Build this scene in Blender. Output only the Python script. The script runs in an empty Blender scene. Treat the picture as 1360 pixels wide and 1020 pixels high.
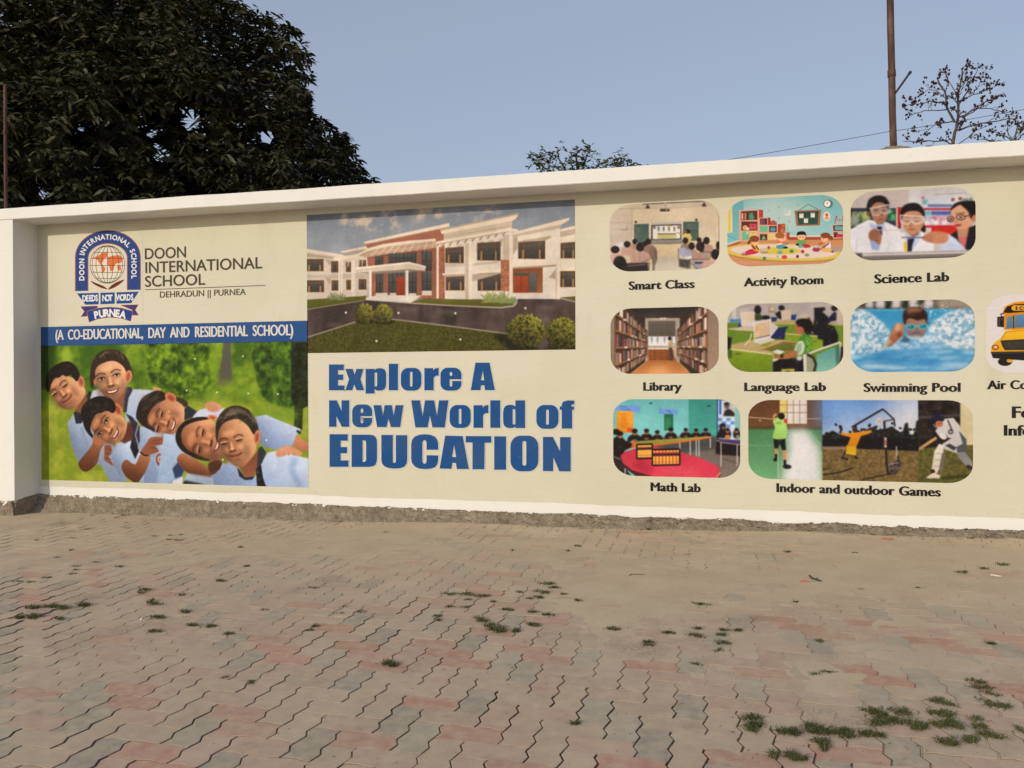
import bpy, bmesh, math, random
import numpy as np
from mathutils import Vector, Matrix, noise

SC = bpy.context.scene
COL = SC.collection
rad = math.radians

# ---------------------------------------------------------------- camera, sky, sun, exposure
EYE = 1.35                      # eye height over the paving below the camera
YAW, PITCH, ROLL = rad(13.659), rad(-0.205), rad(-0.247)
F_PX = 1060.0                   # focal length in photo pixels (photo 1360 wide)


def cam_axes():
    cy, sy = math.cos(YAW), math.sin(YAW)
    fwd = Vector((-sy, cy, 0)); right = Vector((cy, sy, 0)); up = Vector((0, 0, 1))
    f2 = fwd * math.cos(PITCH) + up * math.sin(PITCH)
    u2 = up * math.cos(PITCH) - fwd * math.sin(PITCH)
    r3 = right * math.cos(ROLL) + u2 * math.sin(ROLL)
    u3 = u2 * math.cos(ROLL) - right * math.sin(ROLL)
    return r3, u3, f2


CR, CU, CF = cam_axes()
cam = bpy.data.cameras.new('camera'); cam_o = bpy.data.objects.new('camera', cam)
cam.sensor_fit = 'HORIZONTAL'; cam.sensor_width = 36.0; cam.lens = 36.0 * F_PX / 1360.0
cam.clip_start = 0.05; cam.clip_end = 2000
m = Matrix((CR, CU, -CF)).transposed().to_4x4(); m.translation = Vector((0, 0, EYE))
cam_o.matrix_world = m
COL.objects.link(cam_o); SC.camera = cam_o

SUN_EL, SUN_AZ = 19.3, 202.5
w = bpy.data.worlds.new('World'); SC.world = w; w.use_nodes = True
sky = w.node_tree.nodes.new('ShaderNodeTexSky'); sky.sky_type = 'NISHITA'; sky.sun_disc = False
sky.sun_elevation = rad(SUN_EL); sky.sun_rotation = rad(SUN_AZ)
sky.air_density = 1.0; sky.dust_density = 2.2; sky.ozone_density = 1.0; sky.altitude = 50
bg = w.node_tree.nodes['Background']; bg.inputs['Strength'].default_value = 0.15
# thin even haze over the whole dome (radiance of the haze divided by the strength)
hz = w.node_tree.nodes.new('ShaderNodeMix'); hz.data_type = 'RGBA'
hz.inputs['Factor'].default_value = 0.6
hz.inputs['B'].default_value = (0.413 / 0.15, 0.452 / 0.15, 0.566 / 0.15, 1)
w.node_tree.links.new(sky.outputs[0], hz.inputs['A'])
w.node_tree.links.new(hz.outputs['Result'], bg.inputs['Color'])

sun = bpy.data.lights.new('sun', 'SUN'); sun.energy = 2.3; sun.angle = rad(0.6); sun.color = (1.0, 0.88, 0.70)
sun_o = bpy.data.objects.new('sun', sun)
sun_dir = Vector((0.415, 1.0, -0.379)).normalized()
sun_o.rotation_euler = sun_dir.to_track_quat('-Z', 'Y').to_euler(); sun_o.location = (-4, -8, 9)
COL.objects.link(sun_o)
SC.view_settings.view_transform = 'Standard'; SC.view_settings.look = 'None'
SC.view_settings.exposure = 0.0; SC.view_settings.gamma = 1.0
SC.cycles.max_bounces = 6

# ---------------------------------------------------------------- surveying helpers
D = 7.36                        # distance from the viewer to the recessed wall face
DP = 0.33                       # depth of the recess


def ray(x, y):
    v = CR * ((x - 680) / F_PX) + CU * ((510 - y) / F_PX) + CF
    return v


def on_wall(x, y, d=D):
    v = ray(x, y); t = d / v.y
    return v.x * t, EYE + v.z * t


GS = 0.0116                     # the paving rises gently along the wall


def gz(x):
    return GS * (x + 1.78)


def on_ground(x, y):
    v = ray(x, y)
    # EYE + v.z t = GS (v.x t + 1.78)
    t = (GS * 1.78 - EYE) / (v.z - GS * v.x)
    return v.x * t, v.y * t


def at_depth(x, y, d):
    v = ray(x, y); t = d / v.y
    return Vector((v.x * t, v.y * t, EYE + v.z * t))


# ---------------------------------------------------------------- object helpers
def put(name, me, mat=None, parent=None, loc=None):
    o = bpy.data.objects.new(name, me); COL.objects.link(o)
    if mat is not None and me is not None:
        me.materials.append(mat)
    if loc is not None:
        o.location = loc
    if parent is not None:
        o.parent = parent
        o.matrix_parent_inverse = Matrix.Translation(-Vector(parent.location))
    return o


def tag(o, label=None, cat=None, group=None, kind=None):
    if label: o['label'] = label
    if cat: o['category'] = cat
    if group: o['group'] = group
    if kind: o['kind'] = kind
    return o


def empty(name, loc):
    o = bpy.data.objects.new(name, None); o.location = loc; o.empty_display_size = 0.2
    COL.objects.link(o); return o


def mesh(name, v, f, smooth=False):
    me = bpy.data.meshes.new(name); me.from_pydata(v, [], f)
    if smooth:
        me.polygons.foreach_set('use_smooth', [True] * len(me.polygons))
    me.update(); return me


def box_bm(bm, x0, x1, y0, y1, z0, z1, bev=0.0, seg=2):
    r = bmesh.ops.create_cube(bm, size=1.0)
    vs = r['verts']
    for v in vs:
        v.co = Vector(((x0 + x1) / 2 + v.co.x * (x1 - x0), (y0 + y1) / 2 + v.co.y * (y1 - y0), (z0 + z1) / 2 + v.co.z * (z1 - z0)))
    if bev > 0:
        es = {e for v in vs for e in v.link_edges}
        bmesh.ops.bevel(bm, geom=list(es), offset=bev, segments=seg, affect='EDGES', profile=0.5)


def bm_mesh(bm, name, smooth=False):
    bmesh.ops.recalc_face_normals(bm, faces=bm.faces)
    me = bpy.data.meshes.new(name); bm.to_mesh(me); bm.free()
    if smooth:
        me.polygons.foreach_set('use_smooth', [True] * len(me.polygons))
    return me


def tube(vs, fs, pts, radii, n=6):
    """append a tapered tube along pts to vertex/face lists"""
    base = len(vs); prev = None
    for i, p in enumerate(pts):
        p = Vector(p)
        a = Vector(pts[max(i - 1, 0)]); b = Vector(pts[min(i + 1, len(pts) - 1)])
        t = (b - a)
        t = t.normalized() if t.length > 1e-9 else Vector((0, 0, 1))
        u = t.cross(Vector((0, 0, 1)) if abs(t.z) < 0.9 else Vector((1, 0, 0))).normalized(); q = t.cross(u)
        for k in range(n):
            an = 2 * math.pi * k / n
            vs.append(tuple(p + (u * math.cos(an) + q * math.sin(an)) * radii[i]))
        if i:
            for k in range(n):
                k2 = (k + 1) % n
                fs.append((base + (i - 1) * n + k, base + (i - 1) * n + k2, base + i * n + k2, base + i * n + k))
    fs.append(tuple(base + (len(pts) - 1) * n + k for k in range(n)))
    fs.append(tuple(base + k for k in reversed(range(n))))


# ---------------------------------------------------------------- materials
def mat_new(name, rough=0.8, spec=0.3):
    mt = bpy.data.materials.new(name); mt.use_nodes = True
    b = mt.node_tree.nodes['Principled BSDF']
    b.inputs['Roughness'].default_value = rough
    b.inputs['Specular IOR Level'].default_value = spec
    return mt, mt.node_tree, b


def nd(nt, kind, **kw):
    n = nt.nodes.new(kind)
    for k, v in kw.items():
        if hasattr(n, k):
            setattr(n, k, v)
        else:
            n.inputs[k].default_value = v
    return n


def noise_tex(nt, scale, detail=4, rough=0.55, vec=None, stretch=None):
    n = nt.nodes.new('ShaderNodeTexNoise')
    n.inputs['Scale'].default_value = scale; n.inputs['Detail'].default_value = detail; n.inputs['Roughness'].default_value = rough
    if vec is None:
        vec = nt.nodes.new('ShaderNodeTexCoord').outputs['Object']
    if stretch:
        mp = nt.nodes.new('ShaderNodeMapping'); mp.inputs['Scale'].default_value = stretch
        nt.links.new(vec, mp.inputs['Vector']); vec = mp.outputs[0]
    nt.links.new(vec, n.inputs['Vector'])
    return n


def ramp(nt, src, stops):
    r = nt.nodes.new('ShaderNodeValToRGB'); cr = r.color_ramp
    while len(cr.elements) < len(stops):
        cr.elements.new(0.5)
    for e, (p, c) in zip(cr.elements, stops):
        e.position = p
        e.color = (c, c, c, 1) if isinstance(c, (int, float)) else (*c, 1)
    nt.links.new(src, r.inputs[0]); return r


def mix(nt, a, b, fac, mode='MIX'):
    n = nt.nodes.new('ShaderNodeMix'); n.data_type = 'RGBA'; n.blend_type = mode
    for sock, val in ((n.inputs['Factor'], fac), (n.inputs['A'], a), (n.inputs['B'], b)):
        if isinstance(val, bpy.types.NodeSocket):
            nt.links.new(val, sock)
        elif isinstance(val, (int, float)):
            sock.default_value = val
        else:
            sock.default_value = (*val, 1)
    return n.outputs['Result']


def bump(nt, b, h, strength=0.3, dist=0.01):
    bn = nt.nodes.new('ShaderNodeBump'); bn.inputs['Strength'].default_value = strength; bn.inputs['Distance'].default_value = dist
    nt.links.new(h, bn.inputs['Height']); nt.links.new(bn.outputs[0], b.inputs['Normal'])
    return bn


def paint_mat(name, col, dirt=(0.42, 0.36, 0.28), amount=0.35):
    mt, nt, b = mat_new(name, 0.75, 0.25)
    n1 = noise_tex(nt, 1.3, 6, 0.6); n2 = noise_tex(nt, 14, 5, 0.6); n3 = noise_tex(nt, 3.5, 4, 0.5, stretch=(1, 1, 0.12))
    r1 = ramp(nt, n1.outputs[0], [(0.42, 0.0), (0.75, amount)])
    c1 = mix(nt, col, tuple(c * d for c, d in zip(col, (0.90, 0.87, 0.82))), r1.outputs[0])
    r3 = ramp(nt, n3.outputs[0], [(0.55, 0.0), (0.8, 0.10)])
    c2 = mix(nt, c1, dirt, r3.outputs[0])
    r2 = ramp(nt, n2.outputs[0], [(0.66, 0.0), (0.78, 0.25)])
    c3 = mix(nt, c2, dirt, r2.outputs[0])
    ch = noise_tex(nt, 21, 3, 0.5); big = noise_tex(nt, 0.7, 4, 0.6)
    cm = nt.nodes.new('ShaderNodeMath'); cm.operation = 'MULTIPLY'
    nt.links.new(ramp(nt, ch.outputs[0], [(0.70, 0.0), (0.73, 0.55)]).outputs[0], cm.inputs[0]); nt.links.new(ramp(nt, big.outputs[0], [(0.5, 0.0), (0.62, 1.0)]).outputs[0], cm.inputs[1])
    c3 = mix(nt, c3, (0.36, 0.33, 0.29), cm.outputs[0])
    n6 = noise_tex(nt, 11, 4, 0.6, stretch=(1, 1, 0.06))
    c3 = mix(nt, c3, (0.46, 0.42, 0.35), ramp(nt, n6.outputs[0], [(0.62, 0.0), (0.8, 0.18)]).outputs[0])
    nt.links.new(c3, b.inputs['Base Color'])
    n4 = noise_tex(nt, 60, 4, 0.6); n5 = noise_tex(nt, 5, 4, 0.6)
    hm = mix(nt, n4.outputs[0], n5.outputs[0], 0.55)
    bump(nt, b, hm, 0.35, 0.008)
    return mt


M_WALL = paint_mat('cream_plaster', (0.73, 0.735, 0.71))
M_WALLBACK = paint_mat('cream_plaster_recess', (0.73, 0.735, 0.71))

# rough cement / soil fillet
M_FILLET, nt, b = mat_new('rough_cement', 0.95, 0.1)
n1 = noise_tex(nt, 9, 6, 0.65); n2 = noise_tex(nt, 70, 5, 0.7); n3 = noise_tex(nt, 30, 3, 0.6)
c = ramp(nt, n1.outputs[0], [(0.3, (0.21, 0.17, 0.125)), (0.5, (0.30, 0.25, 0.185)), (0.72, (0.40, 0.34, 0.26))])
c2 = mix(nt, c.outputs[0], (0.09, 0.072, 0.055), ramp(nt, n2.outputs[0], [(0.5, 0.0), (0.68, 0.75)]).outputs[0])
c3 = mix(nt, c2, (0.50, 0.45, 0.36), ramp(nt, n3.outputs[0], [(0.58, 0.0), (0.72, 0.6)]).outputs[0])
nt.links.new(c3, b.inputs['Base Color'])
bump(nt, b, mix(nt, n2.outputs[0], n3.outputs[0], 0.4), 1.0, 0.03)

# bare dusty soil
M_SOIL, nt, b = mat_new('dusty_soil', 0.95, 0.08)
n1 = noise_tex(nt, 2.0, 8, 0.6); n2 = noise_tex(nt, 60, 4, 0.7)
c = ramp(nt, n1.outputs[0], [(0.35, (0.36, 0.285, 0.20)), (0.65, (0.45, 0.36, 0.26))])
c2 = mix(nt, c.outputs[0], (0.15, 0.115, 0.08), ramp(nt, n2.outputs[0], [(0.58, 0.0), (0.75, 0.5)]).outputs[0])
nt.links.new(c2, b.inputs['Base Color']); bump(nt, b, n2.outputs[0], 0.5, 0.008)

# dust lying in and over the joints
M_JOINT, nt, b = mat_new('joint_dust', 1.0, 0.05)
ob = nt.nodes.new('ShaderNodeTexCoord').outputs['Object']
c = ramp(nt, noise_tex(nt, 3.5, 6, 0.6, ob).outputs[0], [(0.3, (0.52, 0.41, 0.28)), (0.7, (0.60, 0.485, 0.34))])
fine = noise_tex(nt, 130, 5, 0.75, ob); sp_ = noise_tex(nt, 60, 4, 0.7, ob)
c2 = mix(nt, c.outputs[0], (0.22, 0.18, 0.13), ramp(nt, sp_.outputs[0], [(0.56, 0.0), (0.74, 0.6)]).outputs[0])
nt.links.new(c2, b.inputs['Base Color']); bump(nt, b, mix(nt, fine.outputs[0], sp_.outputs[0], 0.5), 0.6, 0.006)

# concrete paver: colour attribute + dust film
M_PAVER, nt, b = mat_new('concrete_paver', 0.9, 0.12)
tc = nt.nodes.new('ShaderNodeTexCoord'); ob = tc.outputs['Object']
at = nt.nodes.new('ShaderNodeAttribute'); at.attribute_name = 'tint'
fine = noise_tex(nt, 130, 5, 0.75, ob); mid = noise_tex(nt, 16, 6, 0.65, ob); big = noise_tex(nt, 0.8, 6, 0.62, ob)
c0 = mix(nt, at.outputs['Color'], (0.5, 0.5, 0.5), ramp(nt, fine.outputs[0], [(0.3, 0.55), (0.5, 0.0), (0.62, 0.0), (0.8, 0.45)]).outputs[0], 'OVERLAY')
speck = noise_tex(nt, 260, 3, 0.6, ob)
c0 = mix(nt, c0, (0.10, 0.085, 0.065), ramp(nt, speck.outputs[0], [(0.64, 0.0), (0.72, 0.35)]).outputs[0])
# dust: thicker towards the wall, patchy elsewhere
sep = nt.nodes.new('ShaderNodeSeparateXYZ'); nt.links.new(ob, sep.inputs[0])
mr = nt.nodes.new('ShaderNodeMapRange'); mr.inputs['From Min'].default_value = 2.6; mr.inputs['From Max'].default_value = 5.6
mr.inputs['To Min'].default_value = 0.0; mr.inputs['To Max'].default_value = 0.86
nt.links.new(sep.outputs['Y'], mr.inputs['Value'])
mm = nt.nodes.new('ShaderNodeMath'); mm.operation = 'MULTIPLY'
rb = ramp(nt, big.outputs[0], [(0.3, 0.55), (0.7, 1.25)])
nt.links.new(mr.outputs[0], mm.inputs[0]); nt.links.new(rb.outputs[0], mm.inputs[1])
rm = ramp(nt, mid.outputs[0], [(0.3, 0.28), (0.7, 0.76)])
mx = nt.nodes.new('ShaderNodeMath'); mx.operation = 'MAXIMUM'; mx.use_clamp = True
nt.links.new(mm.outputs[0], mx.inputs[0]); nt.links.new(rm.outputs[0], mx.inputs[1])
dustc = ramp(nt, noise_tex(nt, 3.5, 6, 0.6, ob).outputs[0], [(0.3, (0.545, 0.432, 0.295)), (0.7, (0.635, 0.515, 0.36))])
ma = nt.nodes.new('ShaderNodeMath'); ma.operation = 'MULTIPLY'
nt.links.new(mx.outputs[0], ma.inputs[0]); nt.links.new(at.outputs['Alpha'], ma.inputs[1])
c1 = mix(nt, c0, dustc.outputs[0], ma.outputs[0])
gp = noise_tex(nt, 1.7, 3, 0.5, ob); gg = noise_tex(nt, 95, 3, 0.7, ob); gm = nt.nodes.new('ShaderNodeMath'); gm.operation = 'MULTIPLY'
nt.links.new(ramp(nt, gp.outputs[0], [(0.60, 0.0), (0.70, 1.0)]).outputs[0], gm.inputs[0]); nt.links.new(ramp(nt, gg.outputs[0], [(0.45, 0.0), (0.62, 0.75)]).outputs[0], gm.inputs[1])
c1 = mix(nt, c1, (0.16, 0.145, 0.12), gm.outputs[0])
st = noise_tex(nt, 5.0, 7, 0.7, ob)
c2 = mix(nt, c1, (0.17, 0.14, 0.105), ramp(nt, st.outputs[0], [(0.60, 0.0), (0.78, 0.45)]).outputs[0])
nt.links.new(c2, b.inputs['Base Color'])
bump(nt, b, mix(nt, fine.outputs[0], mid.outputs[0], 0.45), 0.45, 0.006)

# leaves
def leaf_mat(name, c_dark, c_mid, c_light, scale=9.0):
    mt, nt, b = mat_new(name, 0.5, 0.2)
    n1 = noise_tex(nt, scale, 3, 0.6); n2 = noise_tex(nt, 0.9, 3, 0.5)
    c = ramp(nt, n1.outputs[0], [(0.32, c_dark), (0.55, c_mid), (0.75, c_light)])
    c2 = mix(nt, c.outputs[0], c_dark, ramp(nt, n2.outputs[0], [(0.4, 0.0), (0.65, 0.7)]).outputs[0])
    nt.links.new(c2, b.inputs['Base Color'])
    return mt


M_MANGO = leaf_mat('mango_leaf', (0.025, 0.026, 0.012), (0.060, 0.060, 0.027), (0.14, 0.128, 0.058))
M_LEAF2 = leaf_mat('young_leaf', (0.05, 0.06, 0.02), (0.10, 0.11, 0.035), (0.17, 0.165, 0.055))
M_GRASS = leaf_mat('grass_blade', (0.058, 0.070, 0.022), (0.11, 0.122, 0.040), (0.21, 0.195, 0.08), 40)

M_BARK, nt, b = mat_new('bark', 0.9, 0.1)
n1 = noise_tex(nt, 7, 5, 0.6)
nt.links.new(ramp(nt, n1.outputs[0], [(0.3, (0.045, 0.038, 0.030)), (0.7, (0.13, 0.11, 0.085))]).outputs[0], b.inputs['Base Color'])
M_BUD, nt, b = mat_new('flower_bud', 0.8, 0.1); b.inputs['Base Color'].default_value = (0.05, 0.03, 0.022, 1)

M_RUST, nt, b = mat_new('rusty_steel', 0.75, 0.3)
n1 = noise_tex(nt, 22, 6, 0.65, stretch=(1, 1, 0.25))
nt.links.new(ramp(nt, n1.outputs[0], [(0.3, (0.045, 0.025, 0.018)), (0.55, (0.095, 0.050, 0.034)), (0.75, (0.20, 0.13, 0.09))]).outputs[0], b.inputs['Base Color'])
bump(nt, b, n1.outputs[0], 0.3, 0.003)
M_DARKIRON, nt, b = mat_new('dark_iron', 0.8, 0.2); b.inputs['Base Color'].default_value = (0.045, 0.030, 0.028, 1)
M_WIRE, nt, b = mat_new('black_cable', 0.6, 0.3); b.inputs['Base Color'].default_value = (0.05, 0.05, 0.055, 1)

# ---------------------------------------------------------------- the boundary wall
Z_SOF = 1.749 + 1.35            # underside of the coping at the back
TOP = 3.222
X_PIL = -7.187                  # right edge of the pillar
wall = empty('boundary_wall', (-2.3, D, 0))
tag(wall, 'long cream plastered boundary wall with a projecting white coping and end pillar', 'wall')


def wavy_box(name, x0, x1, y0, y1, z0, z1, mat, nx, amp, seed, nz=1):
    """plaster box whose front is slightly uneven along its length, rounded arrises"""
    bm = bmesh.new()
    prof = [(y1, z0), (y0 + 0.006, z0), (y0, z0 + 0.006)]
    for k in range(1, nz):
        prof.append((y0, z0 + (z1 - z0) * k / nz))
    prof += [(y0, z1 - 0.006), (y0 + 0.006, z1), (y1, z1)]
    rings = []
    for i in range(nx + 1):
        x = x0 + (x1 - x0) * i / nx
        ring = []
        for j, (y, z) in enumerate(prof):
            a = amp if 0 < j < len(prof) - 1 else 0
            q = Vector((x * 1.7 + seed, y * 3, z * 2.5)); q2 = Vector((x * 11 + seed, y * 3, z * 9))
            dy = a * (noise.noise(q) + 0.35 * noise.noise(q2)); dz = a * (noise.noise(q + Vector((40, 0, 0))) + 0.5 * noise.noise(q2 + Vector((9, 4, 0))))
            ring.append(bm.verts.new((x, y + dy, z + (dz if a else 0))))
        rings.append(ring)
    n = len(prof)
    for a, b2 in zip(rings, rings[1:]):
        for j in range(n):
            bm.faces.new((a[j], b2[j], b2[(j + 1) % n], a[(j + 1) % n]))
    bm.faces.new(rings[0]); bm.faces.new(list(reversed(rings[-1])))
    me = bm_mesh(bm, name)
    return put(name, me, mat, wall)


wavy_box('wall_panel', -14.0, 9.0, D, D + 0.23, -0.25, Z_SOF + 0.004, M_WALLBACK, 300, 0.0015, 3, 24)
wavy_box('coping', -14.0, 9.0, D - DP - 0.006, D + 0.26, Z_SOF, TOP, M_WALL, 420, 0.0045, 11)
wavy_box('pillar', X_PIL - 0.62, X_PIL, D - DP, D + 0.02, -0.25, Z_SOF + 0.003, M_WALL, 12, 0.002, 23, 20)
wavy_box('pillar', 7.2, 7.82, D - DP, D + 0.02, -0.25, Z_SOF + 0.003, M_WALL, 12, 0.002, 29, 20)

# rough cement fillet along the foot of the wall
def fillet(name, x0, x1, yb, hfun, wid, dx=0.014, nj=16, seed=0.0):
    vs, fs = [], []
    nx = int((x1 - x0) / dx)
    for i in range(nx + 1):
        x = x0 + (x1 - x0) * i / nx
        h = hfun(x) + 0.022 * noise.noise(Vector((x * 2.2 + seed, 1, 0))) + 0.010 * noise.noise(Vector((x * 9 + seed, 2, 0)))
        wd = wid * (1 + 0.35 * noise.noise(Vector((x * 1.3 + seed, 5, 0))) + 0.2 * noise.noise(Vector((x * 6, 7, seed))))
        for j in range(nj + 1):
            t = j / nj
            # plateau, crumbling face, toe
            y = yb - wd * (0.10 * min(t / 0.2, 1) + 0.35 * max(0, min((t - 0.2) / 0.5, 1)) + 0.55 * max(0, (t - 0.7) / 0.3))
            z = gz(x) - 0.012 + (h + 0.012) * (1 - max(0, (t - 0.12) / 0.88) ** 1.15)
            q = Vector((x * 14 + seed, t * 5, z * 14)); q2 = Vector((x * 45 + seed, t * 14, z * 45))
            e = min(1, t * 6) * min(1, (1 - t) * 5)
            z += e * (0.017 * noise.noise(q) + 0.014 * noise.noise(q2)); y += e * (0.024 * noise.noise(q + Vector((7, 7, 7))) + 0.020 * noise.noise(q2 + Vector((3, 3, 3))))
            vs.append((x, y, z))
    for i in range(nx):
        for j in range(nj):
            a = i * (nj + 1) + j
            fs.append((a, a + 1, a + nj + 2, a + nj + 1))
    return vs, fs


def hf(x):
    return max(0.045, 0.182 - 0.0135 * (x + 7.2))


vs, fs = fillet('kerb', X_PIL + 0.0, 9.0, D + 0.002, hf, 0.13)
v2, f2 = fillet('kerb', X_PIL - 0.66, X_PIL + 0.035, D - DP + 0.002, lambda x: 0.155, 0.07, 0.015, 14, 33.0)
o = len(vs); vs += v2; fs += [tuple(i + o for i in f) for f in f2]
# return side of the pillar
base = len(vs); nn = 26; nj = 14
for i in range(nn + 1):
    y = D - DP - 0.05 + (DP + 0.04) * i / nn
    h = 0.15 + 0.05 * i / nn + 0.012 * noise.noise(Vector((y * 9, 3, 1)))
    for j in range(nj + 1):
        t = j / nj
        x = X_PIL - 0.004 + 0.045 * t ** 0.8; z = gz(x) - 0.01 + (h + 0.01) * (1 - t ** 1.6)
        e = min(1, t * 6) * min(1, (1 - t) * 5)
        x += e * 0.012 * noise.noise(Vector((y * 20, t * 6, z * 20)))
        vs.append((x, y, z))
for i in range(nn):
    for j in range(nj):
        a = base + i * (nj + 1) + j
        fs.append((a, a + nj + 1, a + nj + 2, a + 1))
kerb = put('kerb', mesh('kerb', vs, fs, True), M_FILLET)
tag(kerb, kind='structure')

# ---------------------------------------------------------------- paving
PV = 0.124
rng = random.Random(5)


def zig(t):
    """trapezoid wave of period one module"""
    t = t - math.floor(t)
    a = 0.078 * PV
    if t < 0.66: return -a + 2 * a * t / 0.66
    return a - 2 * a * (t - 0.66) / 0.34


PX0, PY0 = on_ground(795, 1002)      # one known grey paver fixes the phase of the pattern
BREAKS = (0.0, 0.66)


def warp(gx, gy):
    X = gx * PV + zig(gy + 0.25); Y = gy * PV + 0.55 * zig(gx + 0.25)
    return PX0 + X, PY0 + Y


def edge_pts(a, b):
    """sample points along a grid edge at the corners of the zigzag"""
    (ax, ay), (bx, by) = a, b
    n = int(abs(bx - ax) + abs(by - ay)); out = []
    ts = []
    for k in range(n + 1):
        for q in BREAKS:
            # profile is evaluated at g+0.25
            for s in (k + q - 0.25,):
                if 1e-6 < s < n - 1e-6: ts.append(s)
    ts = [0.0] + sorted(ts)
    fwd = (bx - ax) + (by - ay) > 0
    if not fwd:
        ts = [0.0] + sorted(n - s for s in ts if s > 0)
    for s in ts:
        f = s / n
        out.append((ax + (bx - ax) * f, ay + (by - ay) * f))
    return out


def paver_outline(x0, y0, x1, y1):
    c = [(x0, y0), (x1, y0), (x1, y1), (x0, y1)]
    pts = []
    for i in range(4):
        pts += edge_pts(c[i], c[(i + 1) % 4])
    return [warp(*p) for p in pts]


def inset(pts, d):
    n = len(pts); out = []
    for i in range(n):
        p0, p1, p2 = pts[i - 1], pts[i], pts[(i + 1) % n]
        e1 = Vector((p1[0] - p0[0], p1[1] - p0[1])); e2 = Vector((p2[0] - p1[0], p2[1] - p1[1]))
        e1.normalize(); e2.normalize()
        n1 = Vector((-e1.y, e1.x)); n2 = Vector((-e2.y, e2.x))
        bis = n1 + n2
        k = d / max(0.35, (bis.length / 2)) / max(bis.length, 1e-6)
        out.append((p1[0] + bis.x * k * 0.95, p1[1] + bis.y * k * 0.22))
    return out


RED = [(*on_ground(*p), rx, ry) for p, rx, ry in (((560, 862), 0.9, 0.28), ((420, 840), 0.5, 0.2), ((830, 1000), 0.42, 0.22), ((640, 975), 0.4, 0.22), ((470, 1000), 0.35, 0.14), ((160, 945), 0.5, 0.3), ((80, 1000), 0.5, 0.2), ((760, 815), 0.6, 0.2), ((1150, 900), 0.7, 0.2), ((1180, 845), 0.8, 0.25), ((1330, 735), 0.7, 0.3))]
vs, fs, cols = [], [], []
GREYS = [(0.255, 0.245, 0.205), (0.29, 0.275, 0.225), (0.225, 0.22, 0.195), (0.32, 0.29, 0.235)]
TANS = [(0.42, 0.315, 0.235), (0.39, 0.29, 0.215), (0.44, 0.33, 0.24)]
PINKS = [(0.42, 0.255, 0.205), (0.43, 0.285, 0.225), (0.40, 0.27, 0.215)]
REDS = [(0.42, 0.165, 0.125), (0.40, 0.19, 0.145), (0.38, 0.14, 0.105)]
i0, i1 = int((-10.5 - PX0) / PV), int((9 - PX0) / PV)
j0, j1 = int((0.9 - PY0) / PV), int((D - 0.06 - PY0) / PV)
for i in range(i0, i1):
    for j in range(j0, j1):
        dd = (i + j) % 4
        if dd == 2: rect, vert = (i, j - 1, i + 1, j + 1), True
        elif dd == 0: rect, vert = (i - 1, j, i + 1, j + 1), False
        else: continue
        cxw, cyw = warp((rect[0] + rect[2]) / 2, (rect[1] + rect[3]) / 2)
        redband = max(0.5 * noise.noise(Vector((cxw * 0.55 + 3, cyw * 0.9, 4.4))), max(math.exp(-((cxw - bx) / rx) ** 2 - ((cyw - by) / ry) ** 2) for bx, by, rx, ry in RED))
        r = rng.random()
        if vert:
            colr = rng.choice(GREYS) if r < 0.30 else rng.choice(TANS) if r < 0.85 - 0.3 * redband else rng.choice(PINKS)
            if rect[0] == 0 and rect[1] in (0, -1): colr = (0.285, 0.285, 0.235)
        else:
            if r < 0.07 + 0.70 * redband: colr = rng.choice(REDS)
            elif r < 0.40 + 0.6 * redband: colr = rng.choice(PINKS)
            else: colr = rng.choice(TANS)
        k = rng.uniform(0.92, 1.08); colr = tuple(c * k for c in colr)
        out = paver_outline(*rect)
        near = max(0.0, min(1.0, (6.0 - cyw) / 3.5))
        gap = 0.0011 + 0.0024 * rng.random() * (0.3 + near)
        outer = inset(out, gap); top = inset(out, gap + 0.0025)
        dz = rng.uniform(-0.0007, 0.0007); tx, ty = rng.gauss(0, 0.007), rng.gauss(0, 0.003)
        und = 0.02 * noise.noise(Vector((cxw * 0.7, cyw * 0.7, 0)))
        b0 = len(vs); n = len(out)
        for (x, y) in outer: vs.append((x, y, gz(x) - 0.05))
        for (x, y) in outer: vs.append((x, y, gz(x) + und + dz + tx * (x - cxw) + ty * (y - cyw) - 0.002))
        for (x, y) in top: vs.append((x, y, gz(x) + und + dz + tx * (x - cxw) + ty * (y - cyw)))
        f_start = len(fs)
        for q in range(n):
            q2 = (q + 1) % n
            fs.append((b0 + q, b0 + q2, b0 + n + q2, b0 + n + q))
            fs.append((b0 + n + q, b0 + n + q2, b0 + 2 * n + q2, b0 + 2 * n + q))
        fs.append(tuple(b0 + 2 * n + q for q in range(n)))
        dk = tuple(c * 0.42 for c in colr)
        cols += [(*dk, 0.15)] * (2 * n) + [(*colr, 1.0)] * n
me = mesh('paving', vs, fs)
ca = me.color_attributes.new('tint', 'FLOAT_COLOR', 'POINT')
arr = np.ones((len(vs), 4), np.float32); arr[:] = np.array(cols, np.float32)
ca.data.foreach_set('color', arr.ravel())
paving = put('pavement', me, M_PAVER); tag(paving, kind='structure')

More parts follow.
